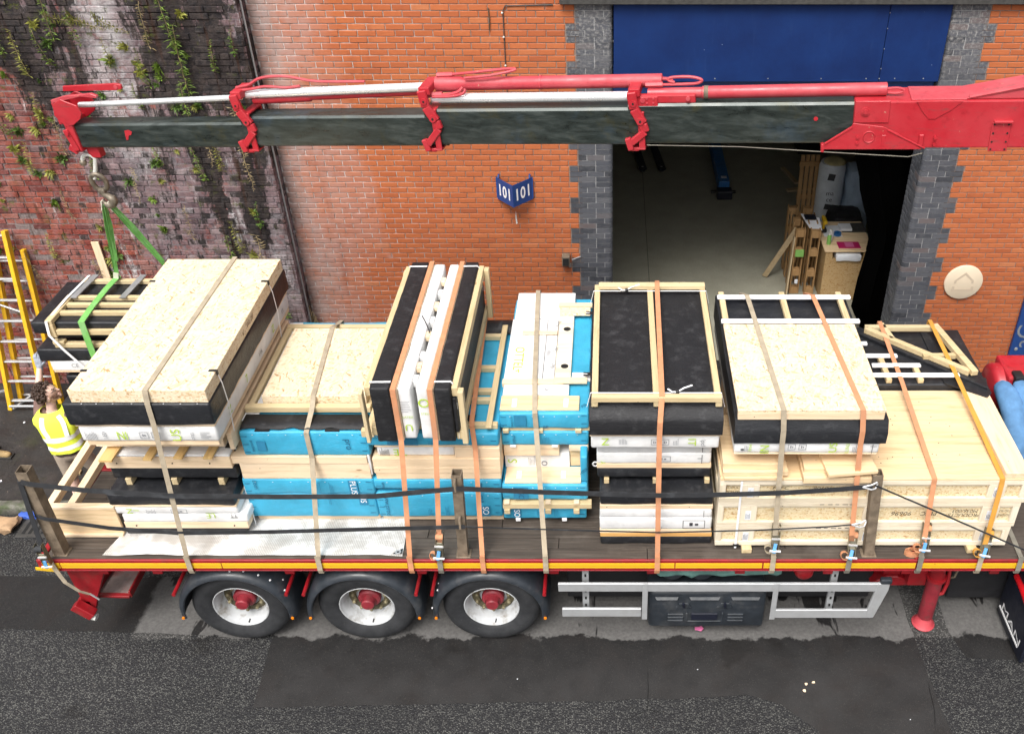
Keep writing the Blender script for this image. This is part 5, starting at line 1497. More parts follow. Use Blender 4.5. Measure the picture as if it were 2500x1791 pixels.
# loose planks on the left end of the plywood, under the strand board panel
for i, (x0, x1, y0, y1, z0, z1, a) in enumerate(((1.06,1.62,.10,.9,2.270,2.305,0),(1.04,1.66,.12,.9,2.306,2.36,.02),(1.05,1.60,.16,.9,2.361,2.43,-.01),(1.80,2.50,.06,.9,2.270,2.34,.01),(1.82,2.45,.12,.9,2.341,2.40,-.02),(1.98,2.46,.02,.55,2.401,2.44,.12))):
    c = Vector(((x0+x1)/2, (y0+y1)/2, 0)); mb = MB().box(x0,x1,y0,y1,z0,z1)
    mb.v = [((Vector(p)-c).x*cos(a)-(Vector(p)-c).y*sin(a)+c.x, (Vector(p)-c).x*sin(a)+(Vector(p)-c).y*cos(a)+c.y, p[2]) for p in mb.v]
    k = mb.build('loose_timber', T('ply_x'), bevel=.003); tag(k, ('lowest loose board by the banded crate end, under the strand board panel','middle loose board by the banded crate end, under the strand board panel','uppermost loose board by the banded crate end, under the strand board panel','lowest loose board beside the front post, under the strand board panel','middle loose board beside the front post, under the strand board panel','skewed loose board lying topmost beside the front post')[i], 'board', 'loose boards on the plywood')
# deeper packing that carries the panel above
k = bx('packing_stack', PX, None, 1.15, 2.45, .95, 1.45, 2.270, 2.585); tag(k, 'solid stack of packing timber beneath the strand board panel', 'packing')

# ================================================================ G: strand-board panel over the crates
t = crate_thing('timber_cassette', 'panel with bright strand board, black skirt and white rails, over the crates', 'panel', 1.02, 2.55, .08, 2.25, 2.59)
sbx('foil_board', WF, t, 1.125, 2.47, .105, 2.2, 2.61, 2.742, amp=.004)
bx('timber_edge', PX, t, 1.13, 2.46, .11, 2.2, 2.588, 2.609)
txt(t, 'NI', (1.40,.088,2.67), .12, T('lime_print'), 'front', -90, sx=.9); txt(t, 'US', (2.04,.088,2.69), .105, T('lime_print'), 'front', 90); txt(t, 'lime', (1.27,.088,2.69), .05, T('lime_print'), 'front', 90); txt(t, 'ILLINU', (2.17,.088,2.68), .05, T('lime_print'), 'front', 90, sx=.8)
frame_mark(t, 1.62,.090,2.66,.07,.07,T('grey_print')); frame_mark(t, 1.72,.090,2.66,.07,.07,T('grey_print')); small_lines(t, 2.22,.090,2.62,7,0,.10,T('grey_print')); small_lines(t,1.34-.12,.090,2.65,3,0,.07,T('grey_print'))
solid_mark(t, 1.185,1.215,.090,2.655,2.675,T('dark_print')); solid_mark(t, 2.40,2.405,.090,2.62,2.73,T('dark_print')); solid_mark(t, 2.38,2.44,.090,2.70,2.705,T('dark_print'))
b = MB(); N = 18
rows = [(.085,2.745),(.08,2.87),(.095,2.905),(.13,2.985),(.35,2.99),(1.0,2.99),(1.55,3.03),(1.75,3.028),(2.0,3.03),(2.22,3.03),(2.24,2.86),(2.24,2.745)]
m = len(rows); vs = []; fs = []
for i in range(N+1):
    x = 1.115 + 1.40*i/N
    for yy, zz in rows: vs.append((x, yy+.004*noise.noise(Vector((x*5,yy*5,1))), zz + .010*noise.noise(Vector((x*3, yy*3, 7)))))
for i in range(N):
    for j in range(m-1): fs.append((i*m+j, (i+1)*m+j, (i+1)*m+j+1, i*m+j+1))
fs += [tuple(range(m)), tuple(N*m+j for j in range(m))[::-1]]
b.add(vs, fs).build('black_membrane', T('black_wrap'), t, smooth=True, fix=True, ang=45)
bx('timber_edge', PX, t, 1.135, 2.462, .112, .17, 3.0, 3.085)
bx('strand_board', T('osb_bright'), t, 1.13, 2.47, .112, 1.53, 3.0865, 3.112, .003)
bx('inner_bed', PX, t, 1.16, 2.44, .18, 1.52, 3.004, 3.085, 0)
for x in (1.17, 1.82, 2.43): bx('batten', TRY, t, x-.03, x+.03, 1.535, 2.20, 3.046, 3.092)
for y in (1.56, 2.03): bx('white_rail', T('white_plastic'), t, 1.115, 2.535, y, y+.055, 3.093, 3.125, .006)

# ================================================================ black panel with triangular timber truss at the far front
t = crate_thing('wrapped_cassette', 'black panel with triangular timber truss and white rails, far side of the crates', 'panel', 1.3, 4.03, 1.34, 2.6, 2.27)
sbx('black_wrap', T('black_wrap'), t, 1.3, 3.96, 1.545, 2.60, 2.22, 2.33, amp=.006)
MB().prism([(2.70,2.58,2.332),(2.86,2.60,2.332),(4.01,1.60,2.332),(3.97,1.42,2.332)], (0,0,.045)).build('felt_ramp', T('black_wrap'), t, bevel=.01, fix=True)
MB().prism([(3.55,1.55,2.335),(3.93,1.30,2.335),(4.0,1.38,2.335),(3.99,2.58,2.335),(3.55,2.58,2.335)], (0,0,.012)).build('felt_corner', T('black_wrap'), t, fix=True)
H = 2.405
for p0, p1, w in (((2.90,2.50,H),(3.84,1.66,H),.065),((2.90,2.53,H),(3.70,2.53,H),.06),((3.70,2.55,H+.02),(3.88,1.62,H+.02),.075),((3.27,2.52,H),(3.73,2.0,H),.0)):
    if w: MB().beam(p0, p1, w, .06).build('truss_member', TRX, t, bevel=.003)
MB().beam((3.10,2.60,H),(3.16,2.28,H),.055,.06).build('truss_member', TRY, t, bevel=.003)
MB().beam((3.42,1.97,H-.005),(3.78,1.98,H-.005),.055,.05).build('truss_member', TRX, t, bevel=.003)
for x0, x1, y in ((2.50,2.86,2.22),(2.50,3.14,1.98),(2.82,3.35,1.80),(2.50,3.72,1.62)):
    bx('white_rail', T('white_plastic'), t, x0, x1, y-.028, y+.028, 2.385, 2.415, .006)
for x, y0, y1 in ((2.96,1.56,2.05),(3.30,1.56,1.85)): bx('batten', TRY, t, x-.03, x+.03, y0, y1, 2.335, 2.384)
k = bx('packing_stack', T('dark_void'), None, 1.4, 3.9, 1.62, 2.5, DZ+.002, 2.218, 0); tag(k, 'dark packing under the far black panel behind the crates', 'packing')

# ================================================================ white mesh tarpaulin spread on the deck
b = MB(); NX, NY = 40, 10
for i in range(NX+1):
    for j in range(NY+1):
        u, v = i/NX, j/NY
        x = -5.13 + .18*v + (3.02 - .18*v)*u - (.04*v if u > .9 else 0); y = .045 + .62*v + (.03*(1-abs(2*v-1)) if u in (0,1) else 0)
        z = DZ + .012 + .012*noise.noise(Vector((x*2.5, y*6, 0))) + (.03*max(0,noise.noise(Vector((x*1.4, 8, 0))))*(1-v)) + .006*noise.noise(Vector((x*8,y*8,0)))
        if v < .01: y -= .035*max(0, noise.noise(Vector((x*1.7, 3, 0))))
        b.v.append((x, y, max(z, DZ+.006)))
for i in range(NX):
    for j in range(NY):
        a = i*(NY+1)+j; b.f.append((a, a+NY+1, a+NY+2, a+1)); b.mi.append(0)
b.attr = [0]*len(b.v)
tarp = b.build('mesh_tarpaulin', T('mesh_tarp'), smooth=True); tag(tarp, 'white reinforced mesh tarpaulin spread on the trailer deck', 'tarpaulin')
MB().lathe([(.012,0),(.022,.003),(.032,0)], (-2.16,.075,DZ+.03), 'z', 14).build('eyelet', T('galv'), tarp, fix=True)
MB().add([(-2.22,.05,DZ+.026),(-2.12,.05,DZ+.026),(-2.12,.13,DZ+.026)], [(0,1,2)]).build('corner_patch', T('black_felt'), tarp)

# ================================================================ straps over the load
def lerp_pts(p, n=1):
    out = []
    for a, c in zip(p[:-1], p[1:]):
        for i in range(n): out.append(Vector(a).lerp(Vector(c), i/n))
    out.append(Vector(p[-1])); return out

def ratchet(parent, p, d, mat, tail=None):
    """ratchet buckle centred on p lying along direction d (down the load's face)"""
    p = Vector(p); d = Vector(d).normalized(); s = Vector((1,0,0)); s = (s - d*s.dot(d)).normalized(); n = d.cross(s)
    if n.y > 0: n = -n
    e = MB()
    for k in (-1, 1): e.beam(p - d*.15 + s*k*.036 + n*.024, p + d*.12 + s*k*.036 + n*.028, .008, .055, n)
    r = e.build('ratchet_frame', T('ratchet_steel'), parent, bevel=.003)
    MB().tube([p - d*.10 + s*-.036 + n*.038, p - d*.10 + s*.036 + n*.038], .032, 14).build('webbing_roll', mat, r, smooth=True)
    MB().beam(p - d*.04 + n*.046, p + d*.05 + n*.048, .058, .010, n).build('ratchet_plate', T('ratchet_steel'), r, bevel=.003)
    MB().beam(p + d*.0 - s*.044 + n*.058, p + d*.0 + s*.044 + n*.058, .016, .014).build('cross_bar', T('chrome'), r)
    MB().tube([p + d*.13 - s*.055 + n*.06, p + d*.13 + s*.055 + n*.06], .012, 8).build('handle', T('chrome'), r, smooth=True)
    MB().beam(p + d*.05 + n*.056, p + d*.15 + n*.062 - s*.012, .036, .012, n).build('release_tab', T('blue_tab'), r, bevel=.003)
    if tail:
        q = p + d*.10 - s*.04; lp = []
        for i in range(13):
            a = 2*pi*i/12*1.15; rr = .042*(1-.25*i/12)
            lp.append(q + s*(-.02+rr*cos(a)) + d*(.02+rr*1.1*sin(a)) + n*(.02+.012*sin(i*.9)))
        MB().ribbon([p + n*.02 + d*.03] + lp, n, .045, .004).build('webbing_tail', mat, r, smooth=True)
    return r

def strap(label, top, mat, w=.05, rat=None, low='strap_tan', cat='strap', hook=True, far=True, tail=True, tw=None):
    """top: points from the far side over the load to the last contact on the near face; runs on to the rail"""
    xr = top[-1][0] if rat is None else rat[0]
    e = thing('ratchet_strap', label, cat, (top[-1][0], 0, 1.16))
    pts = lerp_pts(top, 4)
    if rat is None:
        MB().ribbon(pts, (1,0,0), w).build('webbing', T(mat), e)
    else:
        P = Vector(rat[:3]); L = Vector(top[-1])
        MB().ribbon(pts[:-1] + [P], (1,0,0), w).build('webbing', T(mat), e)
        d = (L - P); ratchet(e, P, d, T(mat), tail)
        MB().ribbon([P + d.normalized()*.08, L], (1,0,0), w).build('lower_webbing', T(low), e)
    a = Vector(top[-1])
    MB().ribbon([a + Vector((0,-.004,.10)), a, a + Vector((0,-.006,-.10)), a + Vector((0,.01,-.155)), a + Vector((0,.05,-.15))], (1,0,0), w*1.05, .004).build('hook_end', T(low if rat is not None else mat), e)
    return e
RZ = 1.29; RY = -.042
strap('tan ratchet strap over the strand board on the rear stack', [(-4.13,2.56,1.35),(-4.13,2.535,3.334),(-4.152,.115,3.334),(-4.16,.095,3.19),(-4.165,.085,2.94),(-4.24,RY,RZ)], 'strap_tan')
strap('tan ratchet strap over the first blue stack', [(-3.083,2.50,1.35),(-3.08,2.47,2.55),(-3.075,2.30,2.612),(-3.06,2.07,2.722),(-2.955,.84,2.722),(-2.955,.755,2.645),(-2.965,.48,2.54),(-2.96,.465,2.23),(-2.937,RY,RZ)], 'strap_tan')
strap('orange strap without a ratchet over the upright bundle', [(-1.99,2.64,1.4),(-1.995,2.61,3.235),(-1.996,.255,3.232),(-1.99,.25,2.65),(-2.022,RY,RZ)], 'strap_orange')
strap('orange strap with a ratchet over the upright bundle', [(-1.655,2.64,1.4),(-1.66,2.61,3.235),(-1.66,.255,3.232),(-1.665,.25,2.65),(-1.726,RY,RZ)], 'strap_orange', rat=(-1.712,.02,1.50), low='strap_grey')
strap('narrow orange strap over the bare battens beside the upright bundle', [(-1.45,2.50,1.4),(-1.44,2.48,2.60),(-1.37,.60,2.605),(-1.36,.52,2.59),(-1.34,.45,2.35),(-1.298,RY,RZ)], 'strap_orange', w=.048)
strap('tan ratchet strap over the white boards on the blue stack', [(-.87,2.90,1.5),(-.865,2.87,2.705),(-.79,1.14,2.70),(-.76,.66,2.64),(-.755,.655,2.45),(-.67,RY,RZ)], 'strap_tan')
strap('brown ratchet strap down the middle of the black framed panel', [(.49,2.46,1.4),(.488,2.42,3.10),(.48,2.30,3.145),(.45,.27,3.155),(.435,.165,2.92),(.433,.16,2.76),(.446,RY,RZ)], 'strap_orange')
strap('tan ratchet strap slanting over the strand board above the crates', [(1.40,2.28,1.4),(1.40,2.26,3.04),(1.43,2.06,3.135),(1.54,.10,3.12),(1.555,.07,2.90),(1.558,.068,2.74),(1.60,RY,RZ)], 'strap_tan', rat=(1.61,.060,1.56), low='strap_tan')
strap('orange ratchet strap slanting over the strand board above the crates', [(2.10,2.28,1.4),(2.10,2.26,3.04),(2.13,2.06,3.135),(2.255,.10,3.12),(2.275,.07,2.90),(2.278,.068,2.74),(2.36,RY,RZ)], 'strap_orange', rat=(2.38,.055,1.47), low='strap_grey')
strap('orange ratchet strap over the plywood beside the strand board panel', [(3.08,2.64,1.5),(3.085,2.62,2.44),(3.075,1.5,2.40),(3.068,.12,2.275),(3.07,.115,2.2),(3.072,RY,RZ)], 'strap_orange', rat=(3.09,.062,1.57), low='strap_grey')
strap('amber ratchet strap over the plywood along the thick end plank', [(3.655,2.64,1.5),(3.66,2.62,2.46),(3.68,1.5,2.41),(3.715,.12,2.275),(3.72,.115,2.2),(3.668,RY,RZ)], 'strap_amber', rat=(3.71,.062,1.49), low='strap_tan')
strap('short grey strap hooked over the deck edge in front of the crates', [(4.13,1.0,1.306),(4.107,.27,1.306),(4.09,.0,1.318),(4.07,RY,RZ)], 'strap_grey')
for x in (3.12, 3.40):
    pass
o = MB()
for k in range(4):
    a0 = k*.6
    o.ribbon([(3.02+.085*cos(a0+2*pi*i/10)*(1-.12*k), .07+.05*sin(a0+2*pi*i/10)*(1-.12*k), 1.325+.006*k) for i in range(10)], (0,0,1), .045, .004)
o = o.build('coiled_webbing', T('strap_orange')); tag(o, 'loose coil of pale orange webbing on the deck by the joint', 'webbing')

def hstrap(label, pts, w, mat='strap_black', wv=(0,0,1)):
    o = MB().ribbon(pts, wv, w, .004).build('lashing_strap', T(mat)); return tag(o, label, 'strap')
hstrap('upper black lashing strap running between all three posts', [(-5.60,.03,2.33),(-5.50,.0,2.32),(-5.0,-.01,2.25),(-4.199,-.012,2.178),(-3.2,-.012,2.165),(-2.254,-.012,2.172),(-1.9,-.015,2.22),(-1.505,-.025,2.275),(-1.44,-.025,2.282),(-.6,-.015,2.225),(.44,-.012,2.183),(1.1,-.012,2.195),(1.633,-.012,2.218),(2.1,-.015,2.26),(2.445,-.01,2.295)], .055, 'strap_black', [(0,.3,1)]+[(0,.15,1)]*6+[(0,.1,1)]*8)
hstrap('lower black lashing strap between the rear post and the middle post', [(-5.60,.03,1.88),(-5.50,.0,1.865),(-4.9,-.01,1.75),(-4.225,-.012,1.68),(-3.3,-.012,1.70),(-2.4,-.012,1.735),(-1.522,-.025,1.778),(-1.434,-.025,1.783)], .05)
hstrap('lower black lashing strap turned edge on between the middle and front posts', [(-1.434,-.025,1.783),(-.6,-.012,1.73),(.454,-.012,1.69),(1.4,-.012,1.722),(2.1,-.012,1.77),(2.40,-.005,1.80)], .016)
o = hstrap('thin dark line slanting down from the front post', [(2.47,.0,2.30),(3.2,-.02,1.93),(4.077,-.02,1.457),(4.9,-.02,1.02)], .018)
for (x, z) in ((2.45,2.295),(2.42,1.80)):
    o = MB().tube([(x-.10,-.01,z-.005),(x-.02,-.02,z+.03),(x+.03,.005,z+.04),(x+.05,.03,z)], .008, 8).tube([(x-.10,-.01,z-.005),(x-.02,-.02,z-.03),(x+.03,.005,z-.04),(x+.05,.03,z)], .008, 8).build('wire_hook', T('chrome'), smooth=True)
    tag(o, 'bright wire hook on the front post, %s of the two' % ('upper' if z > 2 else 'lower'), 'hook')
# ratchet and strap tail at the rear post
e = thing('ratchet_strap', 'black strap and ratchet hanging down the rear post with a tan tail', 'strap', (-5.62, 0, 1.1))
MB().ribbon([(-5.575,.02,2.33),(-5.61,.0,1.9),(-5.635,-.03,1.48)], (1,0,0), .05, .006).build('webbing', T('strap_black'), e)
ratchet(e, (-5.63,-.03,1.42), (.05,0,-1), T('strap_black'))
MB().ribbon([(-5.62,-.035,1.36),(-5.59,-.05,1.20),(-5.55,-.055,1.02),(-5.47,-.03,.86),(-5.40,.0,.78)], (1,0,0), .05, .004).build('strap_tail', T('strap_tan'), e)
MB().tube([(-5.40,.0,.79),(-5.36,.0,.74),(-5.33,.0,.70)], .010, 6).build('end_hook', T('galv'), e)
# ---------------------------------------------------------------- lorry crane boom
random.seed(61)
B0 = Vector((-5.65, 3.0, 4.40)); B1 = Vector((3.74, 1.6, 5.0))
bax = (B1-B0).normalized(); bay = Vector((0,0,1)).cross(bax).normalized(); baz = bax.cross(bay)
BM = Matrix((bax, bay, baz)).transposed()
boom = thing('crane_boom', 'long telescopic lorry crane boom with dark steel sections and red brackets', 'crane', B0)
boom.rotation_euler = BM.to_euler()
CR, CPK, BS, CHR = T('crane_red'), T('crane_pink'), T('boom_steel'), T('chrome')
def loc(mb, name, mat, parent=None, **kw): return mb.build(name, mat, parent or boom, local=True, **kw)
def section(name, s0, s1, hw, z0, z1, mat):
    st = [(-hw*.72,z0),(-hw*.94,z0+.018),(-hw*.985,z0+.04),(-hw*.985,z1-.085),(-hw,z1-.072),(-hw,z1-.022),(-hw+.02,z1),(hw-.02,z1),(hw,z1-.022),(hw,z1-.072),(hw*.985,z1-.085),(hw*.985,z0+.04),(hw*.94,z0+.018),(hw*.72,z0)]
    b = MB(); n = len(st)
    b.add([(s0,y,z) for y,z in st]+[(s1,y,z) for y,z in st], [tuple(range(n))[::-1], tuple(range(n,2*n))] + [(i,(i+1)%n,n+(i+1)%n,n+i) for i in range(n)])
    return loc(b, name, mat, fix=True, smooth=True, ang=24)
section('inner_section', .03, 2.1, .105, .03, .30, BS)
section('second_section', 1.97, 4.1, .122, .048, .37, BS)
section('third_section', 3.92, 6.1, .142, .066, .435, BS)
section('fourth_section', 5.92, 8.3, .162, .082, .478, BS)
# red outer box
ob = loc(MB().box(7.97, 11.2, -.185, .185, .055, .495), 'outer_box', CR, bevel=.014)
loc(MB().prism([(7.70,-.19,.050),(8.6,-.19,.050),(8.36,-.19,.21),(8.24,-.19,.265),(7.97,-.19,.30),(7.955,-.19,.255),(7.72,-.19,.105)], (0,-.012,0)), 'nose_plate', CR, ob, bevel=.004, fix=True)
loc(MB().prism([(7.70,.19,.050),(8.6,.19,.050),(8.24,.19,.265),(7.97,.19,.30),(7.955,.19,.255),(7.72,.19,.105)], (0,.012,0)), 'nose_plate', CR, ob, bevel=.004, fix=True)
loc(MB().box(7.70, 7.73, -.20, .20, .02, .10), 'nose_lip', CR, ob, bevel=.006)
loc(MB().beam((7.73,-.200,.105),(7.965,-.200,.265),.02,.018,(0,0,1)), 'weld_rib', CR, ob, bevel=.003)
loc(MB().beam((8.28,-.203,.235),(8.62,-.203,.062),.014,.014,(0,0,1)), 'weld_rib', CR, ob, bevel=.003)
loc(MB().box(7.975, 8.28, -.196, .196, .30, .500), 'wear_plate', CR, ob, bevel=.004)
loc(MB().prism([(8.50,-.1865,.495),(8.90,-.1865,.495),(8.82,-.1865,.42),(8.68,-.1865,.33),(8.62,-.1865,.33),(8.56,-.1865,.40)], (0,-.006,0)), 'side_gusset', CR, ob, bevel=.003, fix=True)
loc(MB().box(8.46, 8.93, -.17, .17, .496, .505), 'top_plate', CPK, ob, bevel=.003)
for s, z, r in ((8.07,.405,.040),(8.07,.405,.022),(8.70,.16,.014),(8.70,.095,.014),(8.02,.17,.014),(8.02,.115,.014)):
    loc(MB().tube([(s,-.19,z),(s,-.205-.01*(r<.03),z)], r, 16), 'bolt', CR, ob, smooth=True)
loc(MB().lathe([(.045,0),(.052,-.006),(.058,0)], (8.12,-.2035,.17), 'y', 24), 'round_boss', CR, ob, fix=True)
for s in (8.25, 8.58):
    loc(MB().box(s-.022, s+.022, -.205, -.188, .08, .19), 'cleat', CR, ob, bevel=.006)
hg = loc(MB().box(9.17, 9.33, -.197, -.186, .03, .30), 'hanger_plate', CR, ob, bevel=.003)
loc(MB().box(9.18, 9.34, -.225, -.186, .298, .318), 'hanger_lip', CR, hg, bevel=.003)
for z in (.05,.12,.20,.28):
    for s in (9.19, 9.31): loc(MB().tube([(s,-.196,z),(s,-.201,z)], .009, 8), 'hole', T('dark_void'), hg)
loc(MB().prism([(8.86,-.16,.497),(9.9,-.16,.497),(10.4,-.16,.82),(9.75,-.16,.66)], (0,.32,0)), 'top_fairing', CPK, ob, bevel=.01, fix=True)
loc(MB().tube([(8.95,-.15,.515),(9.55,-.16,.64),(9.9,-.16,.67),(10.5,-.16,.68)], .02, 8), 'fairing_rail', CPK, ob, smooth=True)
# collars and clamp brackets
def bracket(s, hw, ztop, zlow, up=True, reach=.0):
    b = MB(); y = -hw-.018
    c = [(s-.02,ztop),(s+.0,ztop-.16),(s+.075,ztop-.30),(s+.095,ztop-.38),(s-.045,zlow+.05)]
    w = [.085,.095,.085,.08,.05]
    for i in range(4):
        p0 = Vector((c[i][0], y, c[i][1])); p1 = Vector((c[i+1][0], y, c[i+1][1]))
        b.beam(p0, p1, (w[i]+w[i+1])/2, .045+.004*(i%2), (0,1,0))
    o = loc(b, 'clamp_bracket', CR, bevel=.008)
    loc(MB().beam((s-.075,y-.005,zlow+.10),(s-.045,y-.005,zlow-.015),.055,.05,(0,1,0)), 'bracket_foot', CR, o, bevel=.006)
    loc(MB().box(s-.055, s+.03, y, -hw+.12, zlow-.035, zlow+.002), 'bracket_hook', CR, o, bevel=.008)
    for sz, zz, r in ((s-.005, ztop-.10, .030),(s+.055, ztop-.27, .034)):
        loc(MB().tube([(sz,y-.02,zz),(sz,y-.034,zz)], r, 16), 'pin_head', CR, o, smooth=True)
        loc(MB().tube([(sz,y-.03,zz),(sz,y-.038,zz)], r*.35, 8), 'pin_centre', T('dark_void'), o)
    loc(MB().box(s-.05, s+.06, y, hw+.02, ztop-.05, ztop+.03), 'bracket_head', CR, o, bevel=.012)
    b = MB(); t = .022
    b.box(s+.0, s+.09, -hw-t, hw+t, ztop-.21, ztop-.19); b.box(s+.0, s+.09, hw, hw+t, zlow, ztop-.2); b.box(s+.0, s+.09, -hw-t, hw+t, zlow-.02, zlow)
    b.box(s+.03, s+.09, -hw-t, -hw-.002, zlow, ztop-.2)
    loc(b, 'collar', CR, o, bevel=.004)
    return o
bracket(2.0, .122, .60, .03)
bracket(3.96, .142, .63, .045)
bracket(5.98, .162, .60, .06)
# tip head
tip = loc(MB().box(-.02, .075, -.13, .13, .0, .34), 'tip_head', CR, bevel=.012)
for y in (-.135, .115):
    loc(MB().prism([(.0,y,.28),(.10,y,.30),(.20,y,.36),(.24,y,.42),(.22,y,.50),(.06,y,.57),(-.05,y,.52),(-.08,y,.40)], (0,.022,0)), 'tip_cheek', CR, tip, bevel=.004, fix=True)
loc(MB().box(-.075,-.04,-.12,.12,.30,.53), 'tip_plate', CR, tip, bevel=.006)
loc(MB().prism([(-.05,-.13,.53),(.30,-.13,.595),(.47,-.13,.575),(.48,-.13,.60),(.42,-.13,.625),(.10,-.13,.60),(-.06,-.13,.56)], (0,.04,0)), 'tip_arm', CPK, tip, bevel=.004, fix=True)
loc(MB().prism([(.0,.02,.60),(.62,.02,.605),(.68,.02,.62),(.68,.02,.66),(.62,.02,.675),(.02,.02,.655)], (0,.03,0)), 'tip_arm', CR, tip, bevel=.004, fix=True)
loc(MB().tube([(.62,.015,.64),(.62,.055,.64)], .022, 12), 'arm_eye', CPK, tip, smooth=True)
loc(MB().beam((-.02,-.135,.25),(.03,-.135,.02),.06,.03,(0,1,0)), 'tip_strap', CR, tip, bevel=.006)
loc(MB().tube([(.0,-.15,.215),(.0,-.165,.215)], .022, 12), 'tip_pin', CR, tip, smooth=True)
loc(MB().beam((-.06,-.12,.06),(.02,-.12,.0),.07,.03,(0,1,0)), 'tip_toe', CR, tip, bevel=.006)
loc(MB().box(.06, .20, -.05, .05, -.10, .03), 'hook_lug', CR, tip, bevel=.012)
# cylinders
loc(MB().tube([(.15,0,.465),(1.98,0,.527)], .029, 16), 'cylinder_rod', CHR, smooth=True)
loc(MB().tube([(2.05,-.01,.562),(3.94,-.01,.615)], .043, 18), 'cylinder_rod', CHR, smooth=True)
loc(MB().tube([(2.10,.02,.490),(2.7,.02,.512),(2.72,.02,.520),(3.94,.02,.560)], [.042,.042,.036,.036], 16), 'cylinder_barrel', CR, smooth=True)
loc(MB().tube([(4.0,-.06,.518),(5.98,-.06,.520)], .046, 18), 'cylinder_rod', CHR, smooth=True)
cb1 = loc(MB().tube([(4.02,.07,.615),(4.28,.07,.612),(4.30,.07,.612),(6.22,.07,.622),(6.225,.07,.622)], [.075,.075,.062,.062,.05], 20), 'cylinder_barrel', CPK, smooth=True, ang=35)
cb2 = loc(MB().tube([(6.10,-.05,.540),(6.60,-.05,.545),(6.605,-.05,.545),(8.25,-.05,.560),(8.255,-.05,.560)], [.05,.05,.058,.058,.045], 20), 'cylinder_barrel', CPK, smooth=True, ang=35)
for s, y, z in ((5.05,.07,.617),): loc(MB().tube([(s,y,z),(s+.02,y,z)], .067, 20), 'clamp_ring', CPK, cb1, smooth=True)
loc(MB().tube([(6.62,-.05,.545),(6.66,-.05,.545)], .062, 20), 'clamp_ring', T('stake_steel'), cb2, smooth=True)
loc(MB().box(6.02, 6.55, -.145, -.095, .475, .560), 'link_plate', CR, cb2, bevel=.014)
loc(MB().box(6.0, 6.20, -.16, -.14, .455, .545), 'link_plate', CR, cb2, bevel=.004)
for s, z, r in ((6.48,.525,.02),(6.06,.515,.024),(6.10,.53,.009),(6.16,.53,.009),(6.10,.49,.009),(6.16,.49,.009)):
    loc(MB().tube([(s,-.145,z),(s,-.168,z)], r, 12), 'bolt', T('crane_pink'), cb2, smooth=True)
def hose(pts, r=.014, mat=CPK):
    P = [Vector(p) for p in pts]; out = []
    for i in range(len(P)-1):
        p0 = P[max(0,i-1)]; p1 = P[i]; p2 = P[i+1]; p3 = P[min(len(P)-1,i+2)]
        for k in range(5):
            t = k/5
            out.append(.5*((2*p1)+(-p0+p2)*t+(2*p0-5*p1+4*p2-p3)*t*t+(-p0+3*p1-3*p2+p3)*t**3))
    out.append(P[-1])
    return loc(MB().tube(out, r, 8), 'hydraulic_pipe', mat, smooth=True)
hose([(1.98,-.04,.64),(2.12,-.03,.665),(2.25,.0,.72),(2.5,.02,.725),(2.8,.03,.67),(3.3,.05,.655)])
hose([(1.98,-.06,.615),(2.15,-.06,.63),(2.3,-.05,.65),(2.5,-.03,.63),(2.65,-.02,.64)])
hose([(4.1,.07,.70),(4.35,.06,.72),(4.75,.06,.755),(4.82,.05,.745),(4.6,.0,.715),(4.33,-.0,.69)])
hose([(4.02,-.09,.565),(4.15,-.10,.565),(4.28,-.10,.59),(4.33,-.08,.63)], .017)
hose([(4.02,-.11,.55),(4.2,-.12,.555),(4.33,-.12,.58),(4.36,-.10,.62)], .014)
hose([(6.2,-.05,.62),(6.45,-.05,.625),(6.56,-.06,.635),(6.6,-.06,.665),(6.5,-.05,.69),(6.33,-.04,.685),(6.29,-.04,.66),(6.35,-.05,.64)])
hose([(8.22,-.05,.56),(8.35,-.06,.57),(8.40,-.06,.545),(8.34,-.06,.525),(8.26,-.06,.53)], .012, T('crane_pink'))
hose([(6.15,.06,.64),(6.28,.05,.64),(6.32,.03,.625)], .018)
for s, z, y in ((4.12,.70,.07),(6.16,.62,-.05),(4.04,.565,-.09)):
    loc(MB().tube([(s-.08,y,z),(s+.08,y,z+.003)], .026, 6), 'pipe_union', CPK)
MBk = MB()
for (x, z, mx) in ((.62,.175,1.0),):
    MBk.prism([(x,-.1065,z-.05),(x+.02,-.1065,z-.05),(x+.045,-.1065,z+.0),(x+.075,-.1065,z+.005),(x+.095,-.1065,z+.04),(x+.06,-.1065,z+.06),(x+.015,-.1065,z+.05),(x+.005,-.1065,z)], (0,-.002,0))
loc(MBk, 'paint_mark', CR, fix=True)
loc(MB().tube([(7.64,-.163,.33),(7.64,-.166,.33)], .02, 10), 'paint_mark', CR)
# ---------------------------------------------------------------- thin wire below the boom
o = MB().tube([(.40,4.8,3.68),(1.62,4.8,3.656),(2.86,4.8,3.577),(3.77,4.8,3.522),(3.98,4.92,3.52)], .006, 6).build('catenary_wire', T('strap_grey')); tag(o, 'thin pale wire strung across the doorway below the boom', 'wire')

